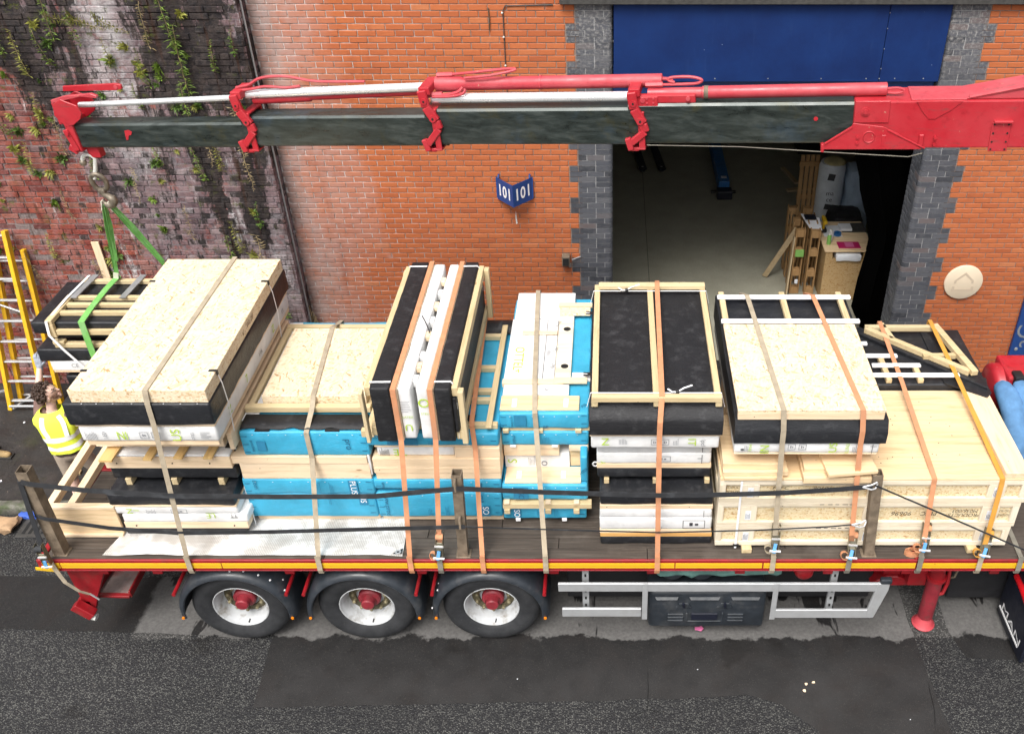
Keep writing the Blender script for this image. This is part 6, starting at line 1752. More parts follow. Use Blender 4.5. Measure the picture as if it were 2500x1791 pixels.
# ---------------------------------------------------------------- hook block
hx, hy = -5.61, 2.985
hk = thing('crane_hook', 'worn steel lifting hook with shackle and chain link under the boom tip', 'hook', (hx, hy, 3.74))
arc = lambda c, r, a0, a1, n, ax2='x': [Vector((c[0] + (r*cos(R(a0+(a1-a0)*i/n)) if ax2 == 'x' else 0), c[1] + (r*cos(R(a0+(a1-a0)*i/n)) if ax2 == 'y' else 0), c[2] + r*sin(R(a0+(a1-a0)*i/n)))) for i in range(n+1)]
MB().tube([(hx-.075,hy-.03,4.255)]+arc((hx+.0,hy-.03,4.27),.07,200,20,10)+[(hx+.03,hy-.03,4.16),(hx+.0,hy-.03,4.10),(hx-.01,hy-.03,4.06)], .022, 10).build('shackle', T('hook_white'), hk, smooth=True)
MB().sphere((hx-.075,hy-.03,4.25), .038, 12, 8).build('shackle_nut', T('hook_steel'), hk, smooth=True)
lk = []
for i in range(20):
    a = 2*pi*i/20; lk.append((hx+.02+.075*cos(a), hy-.02-.02*sin(a), 4.015+.105*sin(a)))
lk.append(lk[0]); lk.append(lk[1])
MB().tube(lk, .027, 10, caps=False).build('chain_link', T('hook_steel'), hk, smooth=True)
MB().tube([(hx+.02,hy-.02,3.94),(hx+.03,hy-.02,3.88),(hx+.085,hy-.02,3.83)]+arc((hx+.055,hy-.02,3.80),.055,25,-190,12), [.03,.034,.04]+[.044]*8+[.036,.03,.024,.016,.01], 12).build('hook_bend', T('hook_steel'), hk, smooth=True)
MB().box(hx-.02, hx+.06, hy-.05, hy+.01, 3.875, 3.945).build('hook_eye', T('hook_steel'), hk, bevel=.02)
# ---------------------------------------------------------------- lifted bundle of black panels
random.seed(67)
BX0, BX1, BY0, BY1 = -6.66, -4.85, 2.50, 3.42
t = crate_thing('wrapped_cassette', 'black panel with timber battens on top, uppermost of the lifted bundle', 'panel', BX0, BX1, BY0, BY1, 2.33)
sbx('black_wrap', BK, t, BX0, BX1, BY0, BY1, 2.345, 2.50, amp=.006)
bx('long_batten', TRX, t, -6.40, BX1, BY1-.08, BY1-.02, 2.505, 2.555)
for y in (2.96, 2.80, 2.63): bx('long_batten', TRX, t, -6.365, BX1, y, y+.055, 2.505, 2.555)
bx('long_batten', TRX, t, -6.365, BX1, BY0-.05, BY0-.006, 2.36, 2.425)
bx('end_batten', TRY, t, -6.445, -6.37, BY0-.055, 3.02, 2.505, 2.56)
bx('drop_batten', T('treated_z'), t, -6.445, -6.37, BY0-.06, BY0-.008, 2.33, 2.503)
for x in (-6.30, -5.72):
    k = MB().beam((x-.04, 2.93, 2.565),(x+.0, 3.46, 2.568),.075,.012).build('metal_rail', T('galv')); tag(k, 'grey metal rail on the lifted bundle, %s' % ('beside the white cord band' if x < -6 else 'beyond the green sling from the worker'), 'rail', 'metal rails on the lifted bundle')
bx('dark_rail', T('black_paint'), t, -6.52, BX1, BY0+.02, BY1, 2.285, 2.343)
t = crate_thing('wrapped_cassette', 'black panel the worker steadies by its corner, second of the lifted bundle', 'panel', -6.68, BX1, BY0-.04, BY1, 2.0)
sbx('black_wrap', BK, t, -6.68, BX1, BY0-.06, BY1, 2.0, 2.165, amp=.006)
bx('long_batten', TRX, t, -6.46, BX1, BY0-.03, BY0+.04, 2.168, 2.225)
bx('long_batten', TRX, t, -6.46, BX1, BY0+.12, BY0+.18, 2.227, 2.283)
bx('end_block', TRX, t, -6.46, -6.33, BY0-.045, BY0+.03, 2.226, 2.265)
t = crate_thing('timber_cassette', 'white printed beam with CE mark, third in the lifted bundle', 'panel', -6.58, BX1, BY0-.03, BY1, 1.83)
bx('white_beam', WF, t, -6.58, BX1, BY0-.05, BY1-.1, 1.865, 1.995); bx('timber_edge', PX, t, -6.58, BX1, BY0-.045, BY1-.1, 1.83, 1.863)
txt(t, 'CE', (-6.30, BY0-.053, 1.93), .075, T('grey_print'), 'front', 0); txt(t, 'SCS', (-5.86, BY0-.053, 1.95), .05, T('grey_print'), 'front', 180)
t = crate_thing('wrapped_cassette', 'black panel under small battens, lowest of the lifted bundle', 'panel', -6.32, BX1, BY0, BY1, 1.62)
sbx('black_wrap', BK, t, -6.48, BX1, BY0-.03, BY1-.05, 1.62, 1.765, amp=.006)
bx('long_batten', TRX, t, -6.18, BX1, BY0-.02, BY0+.05, 1.768, 1.828)
bx('end_block', TRX, t, -6.24, -6.06, BY0+.10, BY0+.2, 1.768, 1.828)
# green slings
def sling(label, x, top):
    e = thing('lifting_sling', label, 'sling', (x, BY0-.02, 1.60))
    up = [Vector(top), Vector((x+.02, BY1-.05, 2.575))]
    MB().ribbon([up[0], up[0].lerp(up[1], .3), up[1]], [(0,1,0),(.7,.7,0),(1,0,0)], .055, .008).build('sling_leg', T('sling_green'), e)
    MB().ribbon([up[0]+Vector((.02,0,0)), up[0].lerp(up[1], .3)+Vector((.035,0,0)), up[0].lerp(up[1], .75)+Vector((.02,0,0))], [(0,1,0),(.7,.7,0),(1,0,0)], .05, .008).build('sling_leg', T('sling_green'), e)
    MB().ribbon([(x+.02,BY1-.02,2.585),(x-.0,3.1,2.583),(x-.0,2.70,2.577),(x-.005,BY0-.065,2.55),(x,BY0-.075,2.40),(x+.005,BY0-.085,2.2),(x+.01,BY0-.085,1.62),(x+.01,BY0+.3,1.605)], (1,0,0), .075, .008).build('sling_belt', T('sling_green'), e)
    MB().ribbon([up[0]+Vector((.004,0,.035)), up[0], up[0].lerp(up[1], .07)], [(0,1,0),(0,1,0),(.3,.7,0)], .066, .012).build('eye_cover', T('sling_cover'), e)
    MB().ribbon([up[0].lerp(up[1],.93)+Vector((0,-.01,.01)), up[1]+Vector((0,-.03,.012))], (1,0,0), .06, .012).build('stitched_cover', T('sling_cover'), e)
    return e
sling('green lifting sling down to the worker end of the lifted bundle', -6.02, (hx-.02, hy-.02, 3.765))
sling('green lifting sling slanting away behind the strand board panel', -5.30, (hx+.05, hy-.02, 3.755))
o = MB().ribbon([(-6.35,3.44,2.50),(-6.36,3.42,2.585),(-6.40,2.9,2.578),(-6.42,BY0-.07,2.55),(-6.43,BY0-.09,2.38),(-6.33,BY0-.09,2.18),(-6.20,BY0-.08,1.95),(-6.06,BY0-.06,1.66)], (1,0,0), .030, .005).build('strapping_band', T('band_white')); tag(o, 'white cord band round the end of the lifted bundle', 'band')
o = MB().box(-6.20,-5.5,2.75,2.80,1.30,1.62).softbox(-6.30,-5.6,2.45,2.62,1.35,1.60,amp=.03,rad=.03,step=.06,sc=8).build('plastic_sheet', T('white_foil'), smooth=True); tag(o, 'crumpled white plastic hanging below the lifted bundle', 'plastic')
# ---------------------------------------------------------------- worker
random.seed(71)
def capsule(b, p0, r0, p1, r1, n=12, m=5):
    p0 = Vector(p0); p1 = Vector(p1); a = (p1-p0); L = a.length; a = a/L if L > 1e-6 else Vector((0,0,1))
    t = Vector((0,0,1)) if abs(a.z) < .9 else Vector((1,0,0)); s = a.cross(t).normalized(); u = a.cross(s)
    rings = []
    for i in range(1, m+1):
        th = pi/2*i/m; rings.append((p0 - a*r0*cos(th), r0*sin(th)))
    for i in range(0, m):
        th = pi/2*i/m; rings.append((p1 + a*r1*sin(th), r1*cos(th)))
    vs = [p0 - a*r0]
    for c, r in rings: vs += [c + (s*cos(2*pi*k/n)+u*sin(2*pi*k/n))*r for k in range(n)]
    vs.append(p1 + a*r1); fs = []
    for k in range(n):
        k2 = (k+1)%n
        fs.append((0, 1+k2, 1+k))
        for i in range(len(rings)-1): fs.append((1+i*n+k, 1+i*n+k2, 1+(i+1)*n+k2, 1+(i+1)*n+k))
        fs.append((1+(len(rings)-1)*n+k, 1+(len(rings)-1)*n+k2, len(vs)-1))
    b.add(vs, fs)

def blend(name, caps, voxel, mats, parent, smooth_it=6):
    """caps: (p0,r0,p1,r1,mat index). One continuous skin over all of them."""
    b = MB()
    for c in caps: capsule(b, *c[:4])
    me = b.mesh(name+'_raw'); tmp = bpy.data.objects.new(name+'_raw', me); COL.objects.link(tmp)
    rm = tmp.modifiers.new('r', 'REMESH'); rm.mode = 'VOXEL'; rm.voxel_size = voxel
    sm = tmp.modifiers.new('s', 'SMOOTH'); sm.iterations = smooth_it; sm.factor = .5
    dg = bpy.context.evaluated_depsgraph_get(); dg.update()
    me2 = bpy.data.meshes.new_from_object(tmp.evaluated_get(dg)); me2.name = name
    bpy.data.objects.remove(tmp)
    me2.materials.clear()
    for m in mats: me2.materials.append(m)
    segs = [(Vector(c[0]), c[1], Vector(c[2]), c[3], c[4]) for c in caps]
    for p in me2.polygons:
        q = Vector(p.center); best = None
        for p0, r0, p1, r1, mi in segs:
            a = p1-p0; t = max(0, min(1, (q-p0).dot(a)/max(1e-9, a.length_squared)))
            d = (q-(p0+a*t)).length - (r0+(r1-r0)*t)
            if best is None or d < best[0]: best = (d, mi)
        p.material_index = best[1]; p.use_smooth = True
    o = orgn(parent)
    for v in me2.vertices: v.co -= o
    ob = bpy.data.objects.new(name, me2); COL.objects.link(ob); ob.parent = parent; ORG[ob.name] = o
    return ob

per = thing('person', 'worker in yellow hi-vis vest reaching up to steady the lifted bundle', 'person', (-6.5, 2.08, PZ))
SK, SHIRT, SHORT, BOOT = 0, 1, 2, 3
hd = Vector((-6.545, 2.165, 1.725)); fd = Vector((.80, .30, .42)).normalized()   # head centre, gaze
fu = (Vector((0,0,1)) - fd*fd.z).normalized(); fs_ = fd.cross(fu)
H = lambda f, s, u: hd + fd*f + fs_*s + fu*u
caps = [
 ((-6.48,2.02,1.00),.135,(-6.49,2.03,1.12),.135,SHORT), ((-6.55,2.01,.99),.115,(-6.40,2.03,.99),.115,SHORT),
 ((-6.49,2.03,1.14),.135,(-6.545,2.08,1.36),.150,SHIRT), ((-6.62,2.08,1.38),.115,(-6.46,2.07,1.38),.115,SHIRT),
 ((-6.70,2.11,1.445),.075,(-6.40,2.09,1.455),.075,SHIRT),
 ((-6.555,2.11,1.48),.060,(-6.55,2.135,1.60),.055,SK),
 # left arm up to the panel
 ((-6.715,2.12,1.455),.072,(-6.735,2.22,1.58),.060,SHIRT), ((-6.735,2.22,1.58),.052,(-6.742,2.31,1.70),.047,SK),
 ((-6.742,2.31,1.70),.047,(-6.735,2.455,1.895),.032,SK),
 # right arm forward
 ((-6.39,2.09,1.455),.072,(-6.24,2.21,1.49),.060,SHIRT), ((-6.24,2.21,1.49),.050,(-6.13,2.30,1.50),.046,SK), ((-6.13,2.30,1.50),.046,(-5.98,2.46,1.58),.032,SK),
 # legs
 ((-6.56,2.0,.97),.105,(-6.585,2.02,.62),.086,SHORT), ((-6.585,2.02,.60),.064,(-6.59,2.02,.50),.058,SK), ((-6.59,2.02,.50),.058,(-6.605,1.985,.18),.038,SK),
 ((-6.585,1.995,.38),.056,(-6.59,1.99,.30),.050,SK),
 ((-6.40,2.03,.97),.105,(-6.33,2.14,.66),.090,SHORT), ((-6.33,2.14,.63),.064,(-6.33,2.16,.52),.058,SK), ((-6.33,2.16,.52),.058,(-6.40,2.08,.18),.038,SK),
 ((-6.345,2.125,.38),.056,(-6.36,2.11,.30),.050,SK),
 # boots
 ((-6.605,1.985,.20),.052,(-6.605,1.975,.11),.050,BOOT), ((-6.605,1.965,.115),.048,(-6.575,2.16,.10),.040,BOOT),
 ((-6.40,2.08,.20),.052,(-6.40,2.07,.11),.050,BOOT), ((-6.40,2.06,.115),.048,(-6.36,2.25,.10),.040,BOOT),
]
for c in [(H(-.015,0,.03),.098,H(.02,0,.035),.092,SK), (H(.03,0,-.045),.066,H(.055,0,-.07),.050,SK), (H(-.03,0,-.05),.07,H(0,0,-.02),.08,SK),
          (H(.105,0,.012),.014,H(.122,0,-.018),.017,SK), (H(.10,0,-.062),.016,H(.10,.0,-.066),.016,SK)]: caps.append(c)
body = blend('body', caps, .0135, [T('skin'), T('shirt_brown'), T('shorts'), T('boot_tan')], per, 5)
for s in (-1, 1):
    MB().sphere(H(-.005, s*.096, .0), .030, 10, 8, (1,.6,1.2)).build('ear', T('skin'), per, smooth=True)
    e = MB().sphere(H(.088, s*.034, .028), .013, 10, 8).build('eye', T('sign_white'), per, smooth=True)
    MB().sphere(H(.099, s*.034, .029), .006, 8, 6).build('pupil', T('dark_void'), e, smooth=True)
    MB().tube([H(.096, s*.018, .05), H(.094, s*.055, .052)], .006, 6).build('eyebrow', T('hair'), per, smooth=True)
MB().tube([H(.108,-.024,-.048), H(.116,0,-.046), H(.108,.024,-.048)], .007, 8).build('mouth', T('skin_dark'), per, smooth=True)
bd = MB()
for i in range(70):
    a = random.uniform(-1.35, 1.35); u = random.uniform(-.115, -.055) + .03*abs(a)
    p = H(.018 + .066*cos(a), .072*sin(a), u + .012)
    bd.sphere(p, random.uniform(.010,.016), 6, 4)
bd.build('beard', T('beard'), per, smooth=True)
gl = MB()
for s in (-1, 1):
    gl.tube([H(.108, s*.034+.024*cos(a), .026+.018*sin(a)) for a in [2*pi*i/12 for i in range(13)]], .0028, 5)
    gl.tube([H(.106, s*.058, .03), H(0, s*.098, .035)], .003, 5)
gl.tube([H(.11,-.012,.03), H(.11,.012,.03)], .003, 5)
gl.build('glasses', T('black_paint'), per, smooth=True)
# curly hair: many small curls over the crown, back and fringe
hr = MB()
for i in range(420):
    th = random.uniform(0, 2*pi); v = random.uniform(-.25, 1)
    r = math.sqrt(max(0, 1-v*v)); f, s, u = r*cos(th), r*sin(th), v
    if f > .55 and u < .55: continue
    if u < -.05 and f > .05: continue
    k = random.uniform(.104, .140)
    p = H(-.012 + f*k, s*k*.95, .04 + u*k)
    hr.sphere(p, random.uniform(.010, .021), 7, 5)
hr.build('hair', T('hair'), per, smooth=True)
# gloves with five fingers
def glove(w, pdir, pn, flip, name='glove'):
    """w wrist, pdir towards fingers, pn out of the back of the hand"""
    w = Vector(w); d = Vector(pdir).normalized(); n = Vector(pn); n = (n - d*n.dot(d)).normalized(); s = d.cross(n)*flip
    c = [(w-d*.03,.034,w+d*.01,.034,0), (w+d*.02-s*.02,.022,w+d*.085-s*.030,.019,0), (w+d*.02+s*.0,.024,w+d*.09,.020,0), (w+d*.02+s*.02,.022,w+d*.085+s*.028,.018,0)]
    for i, (o, L) in enumerate(((-.034,.070),(-.012,.080),(.011,.074),(.033,.058))):
        b0 = w+d*.09+s*o; k1 = b0+d*L*.5+s*o*.15+n*.004; k2 = k1+d*L*.42-n*L*.30; k3 = k2+d*L*.15-n*L*.35
        c += [(b0,.0105,k1,.0100,0),(k1,.0100,k2,.0094,0),(k2,.0094,k3,.0085,0)]
    b0 = w+d*.03-s*.036; k1 = b0-s*.035+d*.03-n*.008; k2 = k1-s*.012+d*.034-n*.014
    c += [(b0,.015,k1,.0125,0),(k1,.0125,k2,.010,0)]
    return blend(name, c, .0052, [T('glove')], per, 2)
glove((-6.735,2.462,1.905), (.0,.22,1), (0,-1,.25), -1)
glove((-5.97,2.465,1.585), (.6,.6,.35), (0,-.4,1), 1)
# hi-vis vest: a loose loft round the torso
def loft(rings, n=28, close=True):
    b = MB(); vs = []
    for c, rx, ry, yaw, wob in rings:
        for k in range(n):
            a = 2*pi*k/n
            w = 1 + wob*noise.noise(Vector((cos(a)*2.2, sin(a)*2.2, c[2]*7)))
            x = rx*w*math.copysign(abs(cos(a))**.85, cos(a)); y = ry*w*math.copysign(abs(sin(a))**.85, sin(a))
            vs.append((c[0]+x*cos(yaw)-y*sin(yaw), c[1]+x*sin(yaw)+y*cos(yaw), c[2]+.012*noise.noise(Vector((a*2, c[2]*9, 4)))))
    fs = []
    for i in range(len(rings)-1):
        for k in range(n):
            k2 = (k+1)%n; fs.append((i*n+k, i*n+k2, (i+1)*n+k2, (i+1)*n+k))
    b.add(vs, fs); return b
yw = R(14)
sp = lambda z: (-6.475 - .075*max(0,(z-1.05)/.45), 2.025 + .075*max(0,(z-1.05)/.45))
def vr(z, rx, ry, wob=.10): c = sp(z); return ((c[0], c[1], z), rx, ry, yw, wob)
VR = [(1.06,.186,.162),(1.10,.190,.166),(1.15,.188,.164),(1.21,.191,.164),(1.27,.198,.166),(1.33,.210,.166),(1.39,.222,.164),(1.445,.228,.156),(1.49,.212,.140),(1.53,.168,.116),(1.56,.112,.094)]
vest = loft([vr(*r) for r in VR]).build('hi_vis_vest', T('hivis'), per, smooth=True, ang=180)
for z0, z1 in ((1.11,1.165),(1.225,1.280)):
    zs = [z0, (z0+z1)/2, z1]; rr = []
    for z in zs:
        for i in range(len(VR)-1):
            if VR[i][0] <= z <= VR[i+1][0]:
                f = (z-VR[i][0])/(VR[i+1][0]-VR[i][0]); rr.append(vr(z, VR[i][1]*(1-f)+VR[i+1][1]*f+.004, VR[i][2]*(1-f)+VR[i+1][2]*f+.004)); break
    loft(rr).build('reflective_band', T('reflective'), vest, smooth=True, ang=180)
for a in (-112, -62):
    pts = []
    for z in [1.285+.02*i for i in range(13)]:
        for i in range(len(VR)-1):
            if VR[i][0] <= z <= VR[i+1][0]:
                f = (z-VR[i][0])/(VR[i+1][0]-VR[i][0]); rx = VR[i][1]*(1-f)+VR[i+1][1]*f; ry = VR[i][2]*(1-f)+VR[i+1][2]*f
                aa = R(a); w = 1+.10*noise.noise(Vector((cos(aa)*2.2, sin(aa)*2.2, z*7)))
                x = rx*w*math.copysign(abs(cos(aa))**.85, cos(aa)); y = ry*w*math.copysign(abs(sin(aa))**.85, sin(aa)); c = sp(z)
                pts.append((c[0]+(x*1.03)*cos(yw)-(y*1.04)*sin(yw), c[1]+(x*1.03)*sin(yw)+(y*1.04)*cos(yw), z)); break
    MB().ribbon(pts, (1,.25,0), .05, .003).build('reflective_band', T('reflective'), vest)
loft([vr(1.012,.162,.142,.02), vr(1.046,.164,.144,.02)]).build('belt', T('belt'), per, smooth=True, ang=180)

# a second worker's boots at the pavement edge (only a toe in view)
for k, (x, y) in enumerate(((-8.14, 2.98), (-8.40, 3.12))):
    e = thing('work_boot', 'tan work boot on the dark pavement, %s' % ('toe towards the worker in the vest' if k == 0 else 'set back beside the other boot'), 'boot', (x, y, PZ))
    c = [((x-.14,y,PZ+.06),.052,(x+.0,y,PZ+.055),.050,0),((x,y,PZ+.055),.050,(x+.10,y-.005,PZ+.045),.044,0),((x-.13,y,PZ+.08),.052,(x-.135,y,PZ+.20),.056,0)]
    blend('upper', c, .012, [T('boot_tan')], e, 3)
    MB().softbox(x-.20, x+.155, y-.055, y+.055, PZ+.001, PZ+.028, amp=.001, rad=.012, step=.05).build('sole', T('sole'), e, smooth=True)

# ---------------------------------------------------------------- yellow ladder against the old wall
lad = thing('step_ladder', 'yellow fibreglass ladder with pale rungs leaning on the old brick wall', 'ladder', (-8.3, 4.1, PZ))
def pt(p, q, f): return Vector(p).lerp(Vector(q), f)
LA0, LA1 = Vector((-8.53,4.00,PZ)), Vector((-8.30,4.52,2.62)); LB0, LB1 = Vector((-8.03,4.00,PZ)), Vector((-7.95,4.52,2.62))
RA0, RA1 = Vector((-8.46,4.16,PZ)), Vector((-8.25,4.60,2.30)); RB0, RB1 = Vector((-7.90,4.16,PZ)), Vector((-7.86,4.60,2.30))
for a, c in ((LA0,LA1),(LB0,LB1),(RA0,RA1),(RB0,RB1)):
    MB().beam(a, c, .055, .085, (0,1,0)).build('stile', T('ladder_yellow'), lad, bevel=.004)
for i in range(9):
    f = .055 + i*.115
    MB().beam(pt(LA0,LA1,f), pt(LB0,LB1,f), .045, .022, (0,0,1)).build('rung', T('alu'), lad, bevel=.004)
for i in range(8):
    f = .05 + i*.125
    MB().beam(pt(RA0,RA1,f)+Vector((0,.02,0)), pt(RB0,RB1,f)+Vector((0,.02,0)), .035, .02, (0,0,1)).build('rung', T('alu'), lad, bevel=.004)
MB().beam(pt(LA0,LA1,.03)+Vector((0,-.04,0)), pt(LB0,LB1,.03)+Vector((0,-.04,0)), .03, .03).build('stabiliser_bar', T('alu'), lad, bevel=.004)
MB().beam(pt(LA0,LA1,.12), Vector((-9.1,4.25,PZ+.02)), .03, .03).build('brace', T('galv'), lad, bevel=.004)
MB().beam(pt(LA0,LA1,.62), pt(LB0,LB1,.56), .022, .022).build('brace', T('alu'), lad, bevel=.004)
MB().beam(Vector((-8.5,3.98,PZ+.02)), Vector((-8.28,4.2,PZ+.12)), .03, .03).build('brace', T('galv'), lad, bevel=.004)
k = MB().beam((-6.82,4.50,PZ),(-6.86,4.58,2.42),.10,.022,(0,1,0)).build('leaning_timber', T('pine_z')); tag(k, 'pale board standing against the old wall behind the lifted bundle', 'board')

# ---------------------------------------------------------------- signs and fittings on the walls
sg_ = thing('number_sign', 'blue V shaped house number sign reading 101 on both wings', 'sign', (-1.27, WY, 2.70))
# V of two plates meeting away from the wall, swept downwards like an open book
xl, xm, xr = -1.515, -1.285, -1.05; yo = WY-.29; yw_ = WY-.03
for (xa, ya, xb, yb, s) in ((xl, yw_, xm, yo, 'L'), (xm, yo, xr, yw_, 'R')):
    pl = MB().prism([(xa,ya,2.90),(xb,yb,2.90),(xb,yb,3.21),(xa,ya,3.21)], (0,.006,0)).build('sign_wing', T('sign_blue'), sg_, bevel=.002, fix=True)
    d = Vector((xb-xa, yb-ya, 0)).normalized(); n = Vector((d.y, -d.x, 0)); c = Vector(((xa+xb)/2,(ya+yb)/2,3.05)) + n*.004
    m = Matrix((d, Vector((0,0,1)), n)).transposed().to_4x4()
    o = txt(pl, '101', c, .225, T('sign_white'), m, 0, name='number', sx=.80); o.data.offset = .005; o.data.space_character = 1.12
for x in (xl, xr):
    MB().box(x-.008, x+.008, yw_-.005, WY-.001, 2.92, 3.20).build('sign_flange', T('sign_blue'), sg_)
for x in (xl+.03, xr-.03):
    MB().tube([(x,yw_-.03,3.21),(x,yw_-.01,3.235),(x,WY-.002,3.235)], .012, 8).build('sign_hanger', T('sign_blue'), sg_)
o = MB()
for (x, z, h) in ((-1.29,2.52,.20),):
    o.prism([(x-.006,WY-.003,z),(x+.012,WY-.003,z+.01),(x+.004,WY-.003,z+h*.5),(x-.002,WY-.003,z+h),(x-.012,WY-.003,z+h*.5)], (0,-.003,0))
o = o.build('plaster_streak', T('white_foil'), fix=True); tag(o, 'white plaster streak on the bricks below the number sign', 'streak')

pq = thing('wall_plaque', 'round cream plaque with a house emblem on the orange brick wall', 'plaque', (4.91, WY, 1.35))
c = (4.905, WY-.035, 1.625)
MB().lathe([(.0005,0),(.256,0),(.264,.004),(.266,.010),(.266,.033)], c, 'y', 56).build('disc', T('cream'), pq, smooth=True, fix=True, ang=40)
def rec(name, poly): MB().prism([(4.905+x, WY-.0365, 1.615+z) for x, z in poly], (0,-.0015,0)).build(name, T('cream_recess_shade'), pq, fix=True)  # recess shade put into a darker cream, the emblem is not cut in
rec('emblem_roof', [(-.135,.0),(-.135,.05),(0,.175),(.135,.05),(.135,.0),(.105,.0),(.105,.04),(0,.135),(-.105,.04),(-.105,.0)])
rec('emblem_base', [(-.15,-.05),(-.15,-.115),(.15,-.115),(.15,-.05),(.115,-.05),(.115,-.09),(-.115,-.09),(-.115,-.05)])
lb = thing('wall_light', 'small dirty box light on the orange wall beside the quoins', 'light', (-.63, WY, 1.93))
bx('housing', T('stake_steel'), lb, -.695, -.585, WY-.12, WY-.002, 1.93, 2.08, .008)
bx('glass', T('dark_void'), lb, -.68, -.60, WY-.128, WY-.121, 1.945, 2.06, .004)
MB().tube([(-.56,WY-.05,2.0),(-.50,WY-.02,2.01),(-.44,WY-.012,2.03)], .008, 6).build('cable', T('galv'), lb)
MB().box(-.60,-.575,WY-.05,WY-.02,1.88,1.93).build('stem', T('galv'), lb)
cb_ = thing('wall_cable', 'thin clipped cable running down the orange wall above the boom', 'cable', (-1.31, WY, 3.9))
MB().tube([(-.7,WY-.012,5.37),(-1.26,WY-.012,5.36),(-1.29,WY-.012,5.30),(-1.30,WY-.012,4.6),(-1.305,WY-.012,3.95)], .007, 6).build('cable', T('iron'), cb_, smooth=True)
for z in (5.28, 5.0, 4.66, 4.3, 4.02): MB().sphere((-1.30,WY-.016,z), .013, 8, 6).build('clip', T('hook_white'), cb_)
o = MB().tube([(-1.46,WY-.01,5.33),(-1.455,WY-.012,5.2),(-1.465,WY-.01,5.08)], .009, 6).build('rusty_bracket', T('brown_ink')); tag(o, 'short rusty iron strip fixed to the orange wall near the cable', 'bracket')
bd_ = thing('blue_sign', 'navy sign board with white script standing on the orange brick wall', 'sign', (6.3, WY, PZ))
bx('board', T('sign_blue'), bd_, 5.82, 7.2, WY-.06, WY-.012, .10, 2.1, .004)
txt(bd_, 'aC', (5.98, WY-.064, .75), .36, T('grey_print'), 'front', 90)
for z in (.52, 1.7): MB().lathe([(.0005,-.006),(.025,-.004),(.028,0)], (5.90,WY-.062,z), 'y', 16).build('bolt', T('galv'), bd_, fix=True)

# ---------------------------------------------------------------- weeds on the old wall
random.seed(83)
def leaf(b, p, d, L, w, droop=.3):
    d = Vector(d).normalized(); s = d.cross(Vector((0,0,1)));
    s = s.normalized() if s.length > .01 else Vector((1,0,0))
    m = p + d*L*.5 + Vector((0,0,-droop*L*.15)); e = p + d*L + Vector((0,0,-droop*L*.6)); n = s*w/2
    b.add([p, m-n, e, m+n], [(0,1,2),(0,2,3)])
def weed_mesh(kind, h):
    b = MB(); steps = max(6, int(h/.022)); x = 0; y = -.02
    pts = []
    for i in range(steps+1):
        f = i/steps; x += random.uniform(-.006,.006); pts.append(Vector((x, -.02-.05*sin(f*2.2)-.02*f, h*f)))
    b.cur = 1; b.tube(pts[::2] if len(pts) > 4 else pts, .004, 4, caps=False); b.cur = 0
    for i, p in enumerate(pts):
        for k in range(3 if kind != 2 else 2):
            a = random.uniform(0, 2*pi)
            d = Vector((cos(a), -abs(sin(a))*.7, random.uniform(-.1,.9)))
            L = random.uniform(.06,.115)*(1.1-.5*i/steps)
            if kind == 1: leaf(b, p, d, L*.6, L*.30, .4)
            elif kind == 2: leaf(b, p, d, L*.7, L*.12, .6)
            else: leaf(b, p, d, L*.95, L*.17, .5)
    return b
def tuft_mesh(r):
    b = MB()
    for i in range(46):
        a = random.uniform(0, 2*pi); d = Vector((cos(a), -abs(random.uniform(.2,1)), sin(a)*.8+.15)).normalized()
        leaf(b, Vector((random.uniform(-.3,.3)*r, -.005, random.uniform(-.3,.3)*r)), d, r*random.uniform(.6,1.1), r*random.uniform(.18,.34), .4)
    return b
kinds = [(0,.75,'leaf'),(0,.55,'leaf_yellow'),(1,.40,'leaf'),(2,.55,'dry_stem'),(1,.30,'leaf_dark'),(0,.42,'leaf')]
LBL = {'leaf': ('tall green leafy weed growing up the stained abutment wall', 'tall green wall weeds'), 'leaf_yellow': ('yellowish leafy weed growing up the stained abutment wall', 'yellowish wall weeds'),
       'dry_stem': ('dead brown weed stalks hanging on the stained abutment wall', 'dead wall weeds'), 'leaf_dark': ('dark green bushy weed rooted in the stained abutment wall', 'dark wall weeds')}
protos = []
for kd, h, m in kinds:
    me = weed_mesh(kd, h).mesh('wall_weed'); me.materials.append(T(m)); me.materials.append(T('dry_stem')); protos.append((me, m))
tufts = []
for m in ('leaf','leaf_yellow','leaf_dark'):
    me = tuft_mesh(.10).mesh('wall_tuft'); me.materials.append(T(m)); tufts.append((me, m))
def put(me, name, x, z, sc, rot, label, group, y=OY):
    o = bpy.data.objects.new(name, me); COL.objects.link(o); o.location = (x, y-.004, z); o.scale = (sc,)*3; o.rotation_euler = (0, rot, random.uniform(-.4,.4))
    tag(o, label, 'weed', group)
